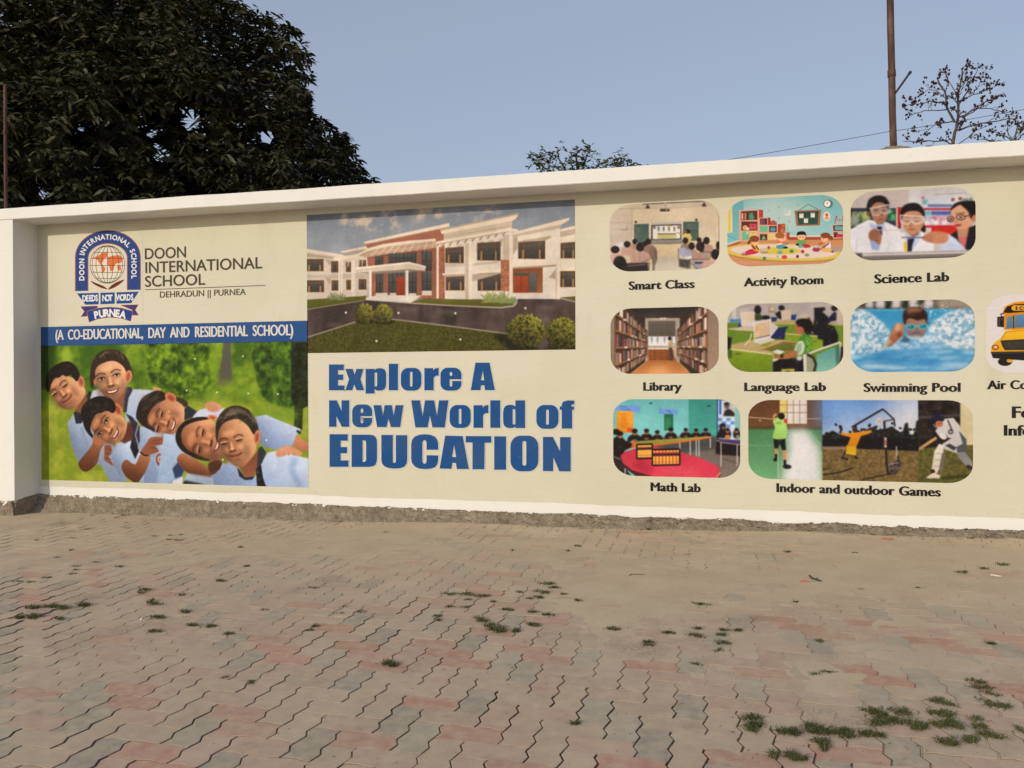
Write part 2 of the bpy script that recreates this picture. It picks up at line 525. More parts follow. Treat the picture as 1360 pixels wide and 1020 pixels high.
# dust filling the joints: almost flush near the wall, low in the foreground
vs, fs = [], []
GX0, GX1, GY0, GY1, GD = -10.6, 9.1, 0.75, D + 0.05, 0.06
nx, ny = int((GX1 - GX0) / GD), int((GY1 - GY0) / GD)
for i in range(nx + 1):
    for j in range(ny + 1):
        x = GX0 + (GX1 - GX0) * i / nx; y = GY0 + (GY1 - GY0) * j / ny
        und = 0.02 * noise.noise(Vector((x * 0.7, y * 0.7, 0)))
        n1 = noise.noise(Vector((x * 0.9 + 5, y * 0.9, 2))) + 0.6 * noise.noise(Vector((x * 3.1, y * 3.1, 6))) + 0.3 * noise.noise(Vector((x * 9, y * 9, 1)))
        t = max(0.0, min(1.0, (y - 2.6) / 2.6))
        depth = 0.0115 * (1 - t) + 0.0012 * t - 0.0072 * n1
        right = max(0.0, min(1.0, (x + 1.0) / 2.0)) * max(0.0, min(1.0, (y - 2.6) / 0.6))
        depth -= 0.0040 * right
        vs.append((x, y, gz(x) + und - max(depth, -0.0014)))
for i in range(nx):
    for j in range(ny):
        a = i * (ny + 1) + j
        fs.append((a, a + ny + 1, a + ny + 2, a + 1))
jd = put('pavement_dust', mesh('pavement_dust', vs, fs, True), M_JOINT); tag(jd, kind='structure')

# the ground all round, a little below the paving, out to the horizon
vs, fs = [], []
xs = [-900, -200, -60, -30, -20, -14, -10.6, -6, -2, 2, 6, 9.1, 14, 20, 30, 60, 200, 900]
ys = [-900, -200, -60, -20, -8, -3, 0, 0.75, 4, 7.5, 8.5, 12, 16, 24, 40, 80, 200, 900]
for x in xs:
    for y in ys:
        inside = -10.7 < x < 9.2 and 0.7 < y < 7.6
        vs.append((x, y, gz(max(-14, min(12, x))) - (0.08 if inside else 0.02)))
for i in range(len(xs) - 1):
    for j in range(len(ys) - 1):
        a = i * len(ys) + j
        fs.append((a, a + len(ys), a + len(ys) + 1, a + 1))
g = put('ground', mesh('ground', vs, fs), M_SOIL); tag(g, kind='structure')

# ---------------------------------------------------------------- printing: a small rasteriser for the flat printed pictures
def box1(a, r, axis):
    if r < 1: return a
    pad = [(0, 0)] * a.ndim; pad[axis] = (r + 1, r)
    c = np.cumsum(np.pad(a, pad, mode='edge'), axis=axis, dtype=np.float64)
    n = a.shape[axis]
    hi = np.take(c, np.arange(2 * r + 1, 2 * r + 1 + n), axis=axis); lo = np.take(c, np.arange(0, n), axis=axis)
    return ((hi - lo) / (2 * r + 1)).astype(np.float32)


def blur(a, s):
    r = int(round(s))
    if r < 1: return a
    for _ in range(2):
        a = box1(box1(a, r, 0), r, 1)
    return a


def vnoise(h, w, cell, rs):
    gh, gw = int(h / cell) + 3, int(w / cell) + 3
    g = rs.rand(gh, gw).astype(np.float32)
    y = np.arange(h) / cell; x = np.arange(w) / cell
    yi = y.astype(int); xi = x.astype(int); fy = (y - yi)[:, None]; fx = (x - xi)[None, :]
    fy = fy * fy * (3 - 2 * fy); fx = fx * fx * (3 - 2 * fx)
    a = g[yi][:, xi]; b_ = g[yi][:, xi + 1]; c_ = g[yi + 1][:, xi]; d_ = g[yi + 1][:, xi + 1]
    return (a * (1 - fx) + b_ * fx) * (1 - fy) + (c_ * (1 - fx) + d_ * fx) * fy


def fbm(h, w, cell, rs, n=4):
    o = np.zeros((h, w), np.float32); amp = 1.0; tot = 0
    for _ in range(n):
        o += amp * vnoise(h, w, max(cell, 1.0), rs); tot += amp; amp *= 0.55; cell /= 2
    return o / tot


def smooth_loop(pts, n=5):
    p = np.array(pts, float); m_ = len(p); out = []
    for i in range(m_):
        p0, p1, p2, p3 = p[i - 1], p[i], p[(i + 1) % m_], p[(i + 2) % m_]
        for k in range(n):
            t = k / n
            out.append(0.5 * (2 * p1 + (p2 - p0) * t + (2 * p0 - 5 * p1 + 4 * p2 - p3) * t * t + (3 * p1 - p0 - 3 * p2 + p3) * t ** 3))
    return np.array(out)


class Print:
    """a printed picture on the wall plane: canvas axes run along the wall and down it"""

    def __init__(s, corners, ppm=290, seed=1, base=(200, 190, 160)):
        q = [on_wall(*c) for c in corners]          # TL TR BR BL
        s.u0 = (q[0][0] + q[3][0]) / 2; s.u1 = (q[1][0] + q[2][0]) / 2
        s.z1 = (q[0][1] + q[1][1]) / 2; s.z0 = (q[2][1] + q[3][1]) / 2
        s.ppm = ppm; s.w = int((s.u1 - s.u0) * ppm); s.h = int((s.z1 - s.z0) * ppm)
        s.img = np.empty((s.h, s.w, 3), np.float32); s.img[:] = base
        s.a = np.ones((s.h, s.w), np.float32)
        s.rs = np.random.RandomState(seed); s.ox = s.oy = 0; s.s = 1.0; s.dx = 0

    def crop(s, ox, oy, sc, dx=0.0):
        s.ox, s.oy, s.s, s.dx = ox, oy, sc, dx; return s

    def P(s, pts):
        out = []
        for x, y in pts:
            u, z = on_wall(s.ox + (x + s.dx) / s.s, s.oy + y / s.s)
            out.append(((u - s.u0) * s.ppm, (s.z1 - z) * s.ppm))
        return np.array(out)

    def L(s, d):                                     # a length of the crop in canvas pixels
        return d / s.s / F_PX * D * 1.03 * s.ppm

    def mask(s, loops, soft=0.0):
        """coverage of the even-odd fill of canvas-pixel loops"""
        allp = np.concatenate(loops); pad = int(soft * 3) + 2
        x0 = max(0, int(allp[:, 0].min()) - pad); x1 = min(s.w, int(allp[:, 0].max()) + pad + 1)
        y0 = max(0, int(allp[:, 1].min()) - pad); y1 = min(s.h, int(allp[:, 1].max()) + pad + 1)
        if x1 <= x0 or y1 <= y0: return None
        SS = 4
        ys = y0 + (np.arange((y1 - y0) * SS) + 0.5) / SS
        ax, ay, bx, by = [], [], [], []
        for l in loops:
            r = np.roll(l, -1, 0); ax.append(l[:, 0]); ay.append(l[:, 1]); bx.append(r[:, 0]); by.append(r[:, 1])
        ax, ay, bx, by = map(np.concatenate, (ax, ay, bx, by))
        Y = ys[:, None]
        hit = ((ay[None] <= Y) & (by[None] > Y)) | ((by[None] <= Y) & (ay[None] > Y))
        dy = np.where(np.abs(by - ay) < 1e-9, 1e-9, by - ay)
        X = np.where(hit, ax[None] + (Y - ay[None]) / dy[None] * (bx - ax)[None], 1e9)
        X.sort(axis=1)
        mx = int(hit.sum(1).max()) if hit.size else 0
        cov = np.zeros((len(ys), x1 - x0), np.float32); px = np.arange(x0, x1)[None]
        for k in range(0, mx - 1, 2):
            xa = X[:, k:k + 1]; xb = X[:, k + 1:k + 2]
            ok = xb < 1e8
            cov += np.where(ok, np.clip(np.minimum(px + 1, xb) - np.maximum(px, xa), 0, 1), 0)
        m_ = cov.reshape(y1 - y0, SS, x1 - x0).mean(1)
        if soft >= 0.5: m_ = blur(m_, soft)
        return x0, y0, x1, y1, m_

    def lay(s, mk, col, alpha=1.0):
        if mk is None: return
        x0, y0, x1, y1, m_ = mk
        m_ = (np.clip(m_, 0, 1) * alpha)[..., None]
        if callable(col): c = col(x0, y0, x1, y1)
        elif isinstance(col[0], (tuple, list)):       # vertical gradient
            t = np.linspace(0, 1, y1 - y0)[:, None, None]
            c = np.array(col[0]) * (1 - t) + np.array(col[1]) * t
        else: c = np.array(col, np.float32)
        r = s.img[y0:y1, x0:x1]
        s.img[y0:y1, x0:x1] = r * (1 - m_) + c * m_

    def poly(s, pts, col, soft=0.0, alpha=1.0, sm=False, n=5):
        q = s.P(pts)
        if sm: q = smooth_loop(q, n)
        s.lay(s.mask([q], s.L(soft)), col, alpha)

    def rect(s, x0, y0, x1, y1, col, soft=0.0, alpha=1.0):
        s.poly([(x0, y0), (x1, y0), (x1, y1), (x0, y1)], col, soft, alpha)

    def shade(s, pts, dx, dy, col, alpha=0.6, p=1.2, soft=0.0, sm=True):
        """rounding of a form inside an outline, deepening along (dx, dy)"""
        q = s.P(pts)
        if sm: q = smooth_loop(q)
        mk = s.mask([q], s.L(soft))
        if mk is None: return
        x0, y0, x1, y1, m_ = mk; l = math.hypot(dx, dy); pr_ = q @ np.array([dx / l, dy / l]); lo, hi = pr_.min(), pr_.max()
        g = (np.arange(x0, x1)[None] * dx / l + np.arange(y0, y1)[:, None] * dy / l - lo) / (hi - lo)
        s.lay((x0, y0, x1, y1, m_ * np.clip(g, 0, 1) ** p), col, alpha)

    def ell(s, cx, cy, rx, ry, col, rot=0, soft=0.0, alpha=1.0):
        c, d = math.cos(rad(rot)), math.sin(rad(rot))
        pts = [(cx + rx * math.cos(t) * c - ry * math.sin(t) * d, cy + rx * math.cos(t) * d + ry * math.sin(t) * c)
               for t in np.linspace(0, 2 * math.pi, 24, endpoint=False)]
        s.poly(pts, col, soft, alpha)

    def line(s, pts, wd, col, soft=0.0, alpha=1.0):
        for (x0, y0), (x1, y1) in zip(pts, pts[1:]):
            l = math.hypot(x1 - x0, y1 - y0) or 1e-6
            nx, ny = -(y1 - y0) / l * wd / 2, (x1 - x0) / l * wd / 2
            s.poly([(x0 + nx, y0 + ny), (x1 + nx, y1 + ny), (x1 - nx, y1 - ny), (x0 - nx, y0 - ny)], col, soft, alpha)

    def tex(s, pts, c0, c1, cell, soft=0.0, alpha=1.0, sm=False, lo=0.3, hi=0.7, n=4, ax=1.0):
        """fill with two-tone cloudy texture"""
        q = s.P(pts)
        if sm: q = smooth_loop(q)
        cp = max(1.2, s.L(cell))

        def f(x0, y0, x1, y1):
            t = fbm(int((y1 - y0) * ax) + 2, x1 - x0, cp, s.rs, n)
            if ax != 1.0:
                t = t[(np.arange(y1 - y0) * ax).astype(int)]
            t = np.clip((t[:y1 - y0] - lo) / (hi - lo), 0, 1)[..., None]
            return np.array(c0) * (1 - t) + np.array(c1) * t
        s.lay(s.mask([q], s.L(soft)), f, alpha)

    def leafy(s, cx, cy, rx, ry, n, size, dark, light, lx=0.3, ly=-0.6):
        """a clipped shrub: many small leaf spots"""
        s.ell(cx, cy, rx * 0.93, ry * 0.93, dark, 0, size * 0.4)
        for _ in range(n):
            a = s.rs.rand() * 6.283; r = math.sqrt(s.rs.rand())
            x, y = cx + rx * r * math.cos(a), cy + ry * r * math.sin(a)
            t = np.clip(0.45 + 0.5 * (lx * math.cos(a) * r + ly * math.sin(a) * r) + 0.45 * (s.rs.rand() - 0.5), 0, 1)
            c = np.array(dark) * (1 - t) + np.array(light) * t
            s.ell(x, y, size * (0.6 + 0.6 * s.rs.rand()), size * 0.55, tuple(c), s.rs.rand() * 180)

    def face(s, cx, cy, ang, d, smile=1.0, eyes='open', skin=(190, 130, 90), teeth=True, yaw=0.0):
        """features of a printed face: centre between the eyes, tilt, half eye distance"""
        c, q = math.cos(rad(ang)), math.sin(rad(ang))

        def T(pts): return [(cx + (x * c - y * q) * d, cy + (x * q + y * c) * d) for x, y in pts]
        dk = tuple(v * 0.55 for v in skin); md = tuple(v * 0.74 for v in skin); lt = tuple(min(255, v * 1.2 + 8) for v in skin)
        E = lambda x, y, rx, ry, col, soft, al: s.poly(T([(x + rx * math.cos(t), y + ry * math.sin(t)) for t in np.linspace(0, 6.283, 20, endpoint=False)]), col, soft * d, al)
        E(yaw * .5, -1.15, 0.9, 0.40, lt, 0.24, 0.55)                   # forehead light
        E(1.05, 0.95, 0.50, 0.40, lt, 0.2, 0.65); E(-1.05, 0.95, 0.48, 0.40, lt, 0.2, 0.45)
        E(-1.55, 0.7, 0.35, 1.0, md, 0.25, 0.55); E(0.0, 2.75, 1.0, 0.25, md, 0.2, 0.55)
        for sx in (-1, 1):
            x = sx + yaw * 0.2
            E(x, -0.06, 0.62, 0.38, dk, 0.16, 0.45)
            if eyes == 'open':
                s.poly(T([(x - .42, .03), (x - .15, -.12), (x + .2, -.11), (x + .43, .02), (x + .15, .10), (x - .2, .10)]), (235, 225, 215), 0, 0.85, True)
                E(x + .02, -.01, .17, .14, (30, 18, 14), 0.02, 1.0)
            else:
                E(x, -0.16, 0.46, 0.16, lt, 0.06, 0.6)
                s.poly(T([(x - .48, .05), (x - .2, -.07), (x + .2, -.06), (x + .48, .06), (x + .2, .10), (x - .2, .11)]), (42, 24, 18), 0.02 * d, 0.95, True)
                E(x, 0.27, 0.42, 0.10, dk, 0.08, 0.5)
            if eyes == 'open':
                s.line(T([(x - .50, .02), (x - .22, -.14), (x + .2, -.14), (x + .50, .02)]), d * 0.12, (38, 22, 16), 0.02 * d, 0.95)
            s.line(T([(x - .66, -.46), (x - .15, -.70), (x + .25, -.68), (x + .66, -.42)]), d * 0.15, (62, 42, 32), 0.06 * d, 0.85)
        E(yaw * .5 - .30, 0.60, 0.20, 0.66, dk, 0.12, 0.5); E(1.5, 1.6, 0.45, 0.9, md, 0.3, 0.7); E(-1.4, 1.7, 0.5, 0.9, dk, 0.35, 0.55)
        E(yaw * .6 + .05, 0.55, 0.16, 0.55, lt, 0.1, 0.7); E(yaw * .6, 1.0, 0.30, 0.22, lt, 0.1, 0.7)
        E(yaw * .6, 1.22, 0.50, 0.16, tuple(v * .42 for v in skin), 0.08, 0.85)
        for sx in (-.22, .22): E(yaw * .6 + sx, 1.17, 0.10, 0.07, (60, 30, 22), 0.02, 0.85)
        m0 = 1.85
        if teeth:
            s.poly(T([(-.85 * smile, m0 - .18), (-.3, m0 - .08), (.3, m0 - .08), (.85 * smile, m0 - .18), (.55, m0 + .25), (0, m0 + .38), (-.55, m0 + .25)]), (120, 48, 42), 0.02 * d, 1, True)
            s.poly(T([(-.66 * smile, m0 - .08), (-.25, m0 - .01), (.25, m0 - .01), (.66 * smile, m0 - .08), (.42, m0 + .15), (0, m0 + .2), (-.42, m0 + .15)]), (238, 230, 220), 0, 1, True)
        else:
            s.line(T([(-.75 * smile, m0 - .15), (-.3, m0 + .04), (.3, m0 + .04), (.75 * smile, m0 - .15)]), d * 0.18, (88, 36, 32), 0.03 * d, 0.95)
            E(0, m0 + .20, .42, .12, (185, 100, 85), 0.06, 0.7)
        for sx in (-1, 1):
            s.line(T([(sx * .55, 1.15), (sx * .9, 1.4), (sx * 1.0, 1.75)]), d * 0.12, dk, 0.07 * d, 0.65)
        E(0, m0 + .62, .5, .09, dk, 0.1, 0.5)

    def grain(s, amt=5.0):
        s.img += (s.rs.rand(s.h, s.w, 1).astype(np.float32) - 0.5) * amt * 2
        s.img += (fbm(s.h, s.w, 5, s.rs, 2)[..., None] - 0.5) * amt * 2

    def develop(s, soft=2, model=0.10, gain=1.0):
        """soft, slightly mottled like an enlarged photograph"""
        s.img = blur(s.img.astype(np.float32), soft)
        t = fbm(s.h, s.w, 60, s.rs, 3)[..., None] - 0.5; q = fbm(s.h, s.w, 9, s.rs, 2)[..., None] - 0.5
        s.img = s.img * (gain + t * model * 2.2 + q * model * 0.7)

    def image(s, name):
        im = bpy.data.images.new(name, s.w, s.h, alpha=True)
        px = np.ones((s.h, s.w, 4), np.float32)
        px[..., :3] = (np.clip(s.img, 0, 255) / 255) ** 1.13; px[..., 3] = s.a
        im.pixels.foreach_set(np.ascontiguousarray(px[::-1]).ravel()); im.pack(); im.update()
        return im


# ---------------------------------------------------------------- lettering from the built-in font
def glyph_mesh(text, res=5, space=1.0):
    cu = bpy.data.curves.new('lettering', 'FONT'); cu.body = text; cu.resolution_u = res; cu.space_character = space
    ob = bpy.data.objects.new('lettering', cu); COL.objects.link(ob)
    dg = bpy.context.evaluated_depsgraph_get(); me = bpy.data.meshes.new_from_object(ob.evaluated_get(dg))
    bpy.data.objects.remove(ob); bpy.data.curves.remove(cu)
    return me


def glyph_data(text, fat_x=0.0, fat_y=0.0, space=1.0):
    """vertices (flat), faces and boundary loops of a line of text, thickened unequally in x and y"""
    me = glyph_mesh(text, 5, space)
    bm = bmesh.new(); bm.from_mesh(me); bpy.data.meshes.remove(me)
    bmesh.ops.remove_doubles(bm, verts=bm.verts, dist=1e-5)
    bm.verts.ensure_lookup_table()
    for f in bm.faces:
        if f.normal.z < 0: f.normal_flip()
    nxt = {}
    for f in bm.faces:
        for l in f.loops:
            if l.edge.is_boundary: nxt.setdefault(l.vert.index, []).append(l.link_loop_next.vert.index)
    co = [v.co.copy() for v in bm.verts]
    loops = []; used = set()
    for st in list(nxt):
        if st in used: continue
        lp = []; k = st
        while k not in used and k in nxt:
            used.add(k); lp.append(k); k = nxt[k][0]
        if len(lp) > 2: loops.append(lp)
    new = [c.copy() for c in co]
    for lp in loops:
        n = len(lp)
        for i in range(n):
            a, b_, c_ = co[lp[i - 1]], co[lp[i]], co[lp[(i + 1) % n]]
            e1 = (b_ - a).xy; e2 = (c_ - b_).xy
            if e1.length < 1e-9 or e2.length < 1e-9: continue
            e1.normalize(); e2.normalize()
            n1 = Vector((e1.y, -e1.x)); n2 = Vector((e2.y, -e2.x)); bs = n1 + n2
            if bs.length < 0.4: bs = n1
            bs = bs / max(bs.length, 1e-6); k = 1.0 / max(0.5, abs(bs.dot(n1)))
            new[lp[i]].x += bs.x * k * fat_x; new[lp[i]].y += bs.y * k * fat_y
    faces = [[v.index for v in f.verts] for f in bm.faces]
    bm.free()
    xy = np.array([(v.x, v.y) for v in new])
    return xy, faces, [xy[l] for l in loops]


CAPH = None


def cap_height():
    global CAPH
    if CAPH is None:
        xy, _, _ = glyph_data('H'); CAPH = xy[:, 1].max() - xy[:, 1].min()
    return CAPH


# ---------------------------------------------------------------- vinyl, ink
INK = 0.86                      # reflectance of printed white relative to full scale
VINYL = (0.605, 0.585, 0.48)


def wrinkle(nt, b):
    n1 = noise_tex(nt, 1.1, 3, 0.5, stretch=(1, 1, 1.8)); n2 = noise_tex(nt, 5.0, 4, 0.55); n3 = noise_tex(nt, 45, 3, 0.6)
    n4 = noise_tex(nt, 2.2, 2, 0.4, stretch=(0.6, 1, 3.2)); cr = ramp(nt, n4.outputs[0], [(0.47, 0.0), (0.50, 1.0), (0.53, 0.0)])
    h = mix(nt, mix(nt, n1.outputs[0], n2.outputs[0], 0.3), n3.outputs[0], 0.06)
    h = mix(nt, h, cr.outputs[0], 0.035)
    bump(nt, b, h, 0.4, 0.05)


def vinyl_colour(nt):
    n1 = noise_tex(nt, 0.9, 5, 0.55); n2 = noise_tex(nt, 3.2, 6, 0.6, stretch=(1, 1, 0.25)); n3 = noise_tex(nt, 38, 4, 0.6)
    c = mix(nt, VINYL, tuple(v * k for v, k in zip(VINYL, (0.92, 0.93, 0.90))), ramp(nt, n1.outputs[0], [(0.35, 0.0), (0.7, 1.0)]).outputs[0])
    c = mix(nt, c, (0.40, 0.34, 0.25), ramp(nt, n2.outputs[0], [(0.58, 0.0), (0.8, 0.22)]).outputs[0])
    c = mix(nt, c, (0.26, 0.21, 0.15), ramp(nt, n3.outputs[0], [(0.70, 0.0), (0.78, 0.35)]).outputs[0])
    # rain-splashed dust along the foot of the sheet
    tcn = nt.nodes.new('ShaderNodeTexCoord'); sp = nt.nodes.new('ShaderNodeSeparateXYZ'); nt.links.new(tcn.outputs['Object'], sp.inputs[0])
    return c


M_VINYL, nt, b = mat_new('printed_vinyl', 0.6, 0.15)
nt.links.new(vinyl_colour(nt), b.inputs['Base Color']); wrinkle(nt, b)


def ink_mat(name, im):
    mt, nt, b = mat_new(name, 0.6, 0.12)
    t = nt.nodes.new('ShaderNodeTexImage'); t.image = im; t.extension = 'EXTEND'; t.interpolation = 'Cubic'
    uv = nt.nodes.new('ShaderNodeUVMap'); uv.uv_map = 'print'
    nt.links.new(uv.outputs[0], t.inputs['Vector'])
    g_ = mix(nt, t.outputs['Color'], (INK, INK * 1.0, INK * 1.04), 1.0, 'MULTIPLY')
    n3 = noise_tex(nt, 30, 4, 0.6)
    g_ = mix(nt, g_, (0.40, 0.34, 0.26), ramp(nt, n3.outputs[0], [(0.6, 0.0), (0.8, 0.12)]).outputs[0])
    g_ = mix(nt, vinyl_colour(nt), g_, t.outputs['Alpha'])
    nt.links.new(g_, b.inputs['Base Color']); wrinkle(nt, b)
    return mt


def flat_ink(name, col):
    mt, nt, b = mat_new(name, 0.6, 0.12)
    n1 = noise_tex(nt, 26, 5, 0.6); n2 = noise_tex(nt, 2, 4, 0.6)
    c = mix(nt, col, tuple(v * 0.8 + 0.03 for v in col), ramp(nt, n2.outputs[0], [(0.4, 0.0), (0.7, 0.6)]).outputs[0])
    c = mix(nt, c, (0.42, 0.37, 0.29), ramp(nt, n1.outputs[0], [(0.66, 0.0), (0.78, 0.25)]).outputs[0])
    nt.links.new(c, b.inputs['Base Color']); wrinkle(nt, b)
    return mt


M_BLUE = flat_ink('blue_ink', (0.006, 0.068, 0.24))
M_BAND = flat_ink('band_blue_ink', (0.016, 0.070, 0.235))
M_BLACK = flat_ink('black_ink', (0.014, 0.012, 0.012))
M_BROWN = flat_ink('dark_brown_ink', (0.055, 0.045, 0.032))
M_WHITE = flat_ink('white_ink', (0.62, 0.62, 0.60))
M_HALO = flat_ink('pale_edge_ink', (0.56, 0.56, 0.50))


def fill_loops(name, loops, y):
    """planar mesh from outline loops (x, z), holes by even-odd, facing the viewer"""
    cu = bpy.data.curves.new(name, 'CURVE'); cu.dimensions = '2D'; cu.fill_mode = 'BOTH'
    for l in loops:
        sp = cu.splines.new('POLY'); sp.points.add(len(l) - 1); sp.use_cyclic_u = True
        for p, (x, z) in zip(sp.points, l): p.co = (x, z, 0, 1)
    ob = bpy.data.objects.new(name, cu); COL.objects.link(ob)
    dg = bpy.context.evaluated_depsgraph_get(); me = bpy.data.meshes.new_from_object(ob.evaluated_get(dg))
    bpy.data.objects.remove(ob); bpy.data.curves.remove(cu)
    me.name = name
    for v in me.vertices: v.co = (v.co.x, y, v.co.y)
    bm = bmesh.new(); bm.from_mesh(me)
    for f in bm.faces:
        if f.normal.y > 0: f.normal_flip()
    bm.to_mesh(me); bm.free(); me.update()
    return me


def offset_loops(loops, d):
    out = []
    for l in loops:
        l = np.array(l, float); a = np.roll(l, 1, 0); c = np.roll(l, -1, 0)
        e1 = l - a; e2 = c - l
        e1 /= np.maximum(np.linalg.norm(e1, axis=1, keepdims=True), 1e-9); e2 /= np.maximum(np.linalg.norm(e2, axis=1, keepdims=True), 1e-9)
        n1 = np.stack([e1[:, 1], -e1[:, 0]], 1); n2 = np.stack([e2[:, 1], -e2[:, 0]], 1)
        bs = n1 + n2; ln = np.maximum(np.linalg.norm(bs, axis=1, keepdims=True), 0.6); bs /= ln
        k = 1 / np.maximum(0.5, (bs * n1).sum(1, keepdims=True))
        out.append(l + bs * k * d)
    return out


def area(l):
    l = np.array(l); r = np.roll(l, -1, 0)
    return 0.5 * (l[:, 0] * r[:, 1] - r[:, 0] * l[:, 1]).sum()


Y_VIN, Y_PIC, Y_HALO, Y_INK = D - 0.004, D - 0.0055, D - 0.0065, D - 0.0075


def text_on_wall(name, text, p_left, p_right, cap_px, mat, parent, fat_x=0.02, fat_y=0.0, y=None, label=None, space=1.0):
    """one line of text set between two photo points of its baseline, lying on the sheet"""
    ua, za = on_wall(*p_left); ub, zb = on_wall(*p_right)
    _, zc = on_wall(p_left[0], p_left[1] - cap_px)
    xy, faces, _ = glyph_data(text, fat_x, fat_y, space)
    x0, x1 = xy[:, 0].min(), xy[:, 0].max()
    sx = (ub - ua) / (x1 - x0); sy = (zc - za) / (cap_height() + 2 * fat_y)
    zbase = (za + zb) / 2 + fat_y * sy
    vs = [(ua + (x - x0) * sx, y or Y_INK, zbase + yy * sy) for x, yy in xy]
    me = mesh(name, vs, [f for f in faces])
    bm = bmesh.new(); bm.from_mesh(me)
    for f in bm.faces:
        if f.normal.y > 0: f.normal_flip()
    bm.to_mesh(me); bm.free()
    o = put(name, me, mat, parent)
    if label: o['label'] = label
    return o


def rounded(u0, u1, z0, z1, rx, rz, n=9):
    pts = []
    for cx, cz, a0 in ((u1 - rx, z1 - rz, 0), (u0 + rx, z1 - rz, 90), (u0 + rx, z0 + rz, 180), (u1 - rx, z0 + rz, 270)):
        for k in range(n):
            a = rad(a0 + 90 * k / (n - 1)); pts.append((cx + rx * math.cos(a), cz + rz * math.sin(a)))
    return pts


def hang_print(pr, name, label, parent, r=0.0, y=None):
    """the picture as a sheet on the banner"""
    if r > 0: loop = rounded(pr.u0, pr.u1, pr.z0, pr.z1, r * 1.15, r * 0.95)
    else: loop = [(pr.u0, pr.z0), (pr.u1, pr.z0), (pr.u1, pr.z1), (pr.u0, pr.z1)]
    me = bpy.data.meshes.new(name)
    vs = [(u, y or Y_PIC, z) for u, z in loop]
    me.from_pydata(vs, [], [tuple(range(len(vs)))]); me.update()
    if me.polygons[0].normal.y > 0:
        me.flip_normals()
    uv = me.uv_layers.new(name='print')
    for l in me.loops:
        v = me.vertices[l.vertex_index].co
        uv.data[l.index].uv = ((v.x - pr.u0) / (pr.u1 - pr.u0), (v.z - pr.z0) / (pr.z1 - pr.z0))
    o = put(name, me, ink_mat('ink_' + name, pr.image('print_' + name)), parent)
    o['label'] = label
    return o

# ---------------------------------------------------------------- three vinyl banners side by side in the recess
def banner(name, ua, ub, z0, z1, label, y, seed):
    root = empty(name, ((ua + ub) / 2, y, z0)); tag(root, label, 'banner', 'printed vinyl banners on the wall')
    vs, fs = [], []
    nx = max(8, int((ub - ua) / 0.05)); nz = 40
    for i in range(nx + 1):
        for j in range(nz + 1):
            x = ua + (ub - ua) * i / nx; z = z0 + (z1 - z0) * j / nz
            e = 0.0028 if j == 0 else 0.0
            xx = x + (0.004 * noise.noise(Vector((z * 2.5, seed, 0))) if i in (0, nx) else 0)
            zz = z + (0.012 * noise.noise(Vector((x * 1.1, seed, 3))) + 0.006 * noise.noise(Vector((x * 6, seed, 8))) if j == 0 else 0)
            vs.append((xx, y - e * abs(noise.noise(Vector((x * 3, seed, 5)))), zz))
    for i in range(nx):
        for j in range(nz):
            a = i * (nz + 1) + j; fs.append((a, a + nz + 1, a + nz + 2, a + 1))
    me = mesh('vinyl_sheet', vs, fs, True)
    o = put('vinyl_sheet', me, M_VINYL, root)
    # fixing studs along the lower and upper edge
    vs, fs = [], []
    r = random.Random(seed)
    x = ua + 0.1
    pts = []
    while x < ub - 0.05:
        pts.append((x, z0 + 0.035 + r.uniform(-.006, .006))); pts.append((x + r.uniform(-.1, .1), z1 - 0.04)); x += 0.29 + r.uniform(-.06, .06)
    for px, pz in pts:
        b0 = len(vs); n = 7
        for k in range(n): vs.append((px + 0.006 * math.cos(k * 6.283 / n), y - 0.001, pz + 0.006 * math.sin(k * 6.283 / n)))
        for k in range(n): vs.append((px + 0.004 * math.cos(k * 6.283 / n), y - 0.006, pz + 0.004 * math.sin(k * 6.283 / n)))
        for k in range(n): fs.append((b0 + k, b0 + (k + 1) % n, b0 + n + (k + 1) % n, b0 + n + k))
        fs.append(tuple(b0 + n + k for k in range(n)))
    put('fixing_stud', mesh('fixing_stud', vs, fs), M_WHITE, root)['kind'] = 'stuff'
    return root


ZB = 0.207; ZT = Z_SOF - 0.012
uL0 = on_wall(48.5, 450)[0]; uM0 = on_wall(409.6, 500)[0]; uR0 = on_wall(790, 400)[0]; uR1 = 4.6
ban_l = banner('vinyl_banner', uL0, uM0, ZB + 0.004, ZT, 'vinyl banner with the school crest above a photo of six laughing children', Y_VIN, 3)
ban_m = banner('vinyl_banner', uM0 - 0.02, uR0 + 0.02, ZB, ZT, 'vinyl banner with a school building picture above big blue words', Y_VIN + 0.0006, 7)
ban_r = banner('vinyl_banner', uR0, uR1, ZB - 0.003, ZT, 'widest vinyl banner, with rounded pictures of school rooms and black captions', Y_VIN, 12)

# ======================= left banner =======================
# crest
pr = Print([(98, 302), (190, 302), (190, 430), (98, 430)], ppm=560, seed=3, base=(212, 202, 168))
pr.crop(90, 295, 7.285)
BL, ED = (50, 80, 146), (190, 112, 88)


def arch(o):
    pts = [(80 - o, 668 + o * .6), (80 - o, 345)]
    for t in np.linspace(180, 0, 30): pts.append((392 + (312 + o) * math.cos(rad(t)), 343 - (258 + o) * math.sin(rad(t))))
    pts += [(705 + o, 655 + o * .6), (582 - o, 657 + o * .6), (583 - o, 350)]
    for t in np.linspace(0, 180, 24): pts.append((390 + (193 - o) * math.cos(rad(t)), 350 - (146 - o) * math.sin(rad(t))))
    pts += [(197 + o, 350), (197 + o, 670 + o * .6)]
    return pts


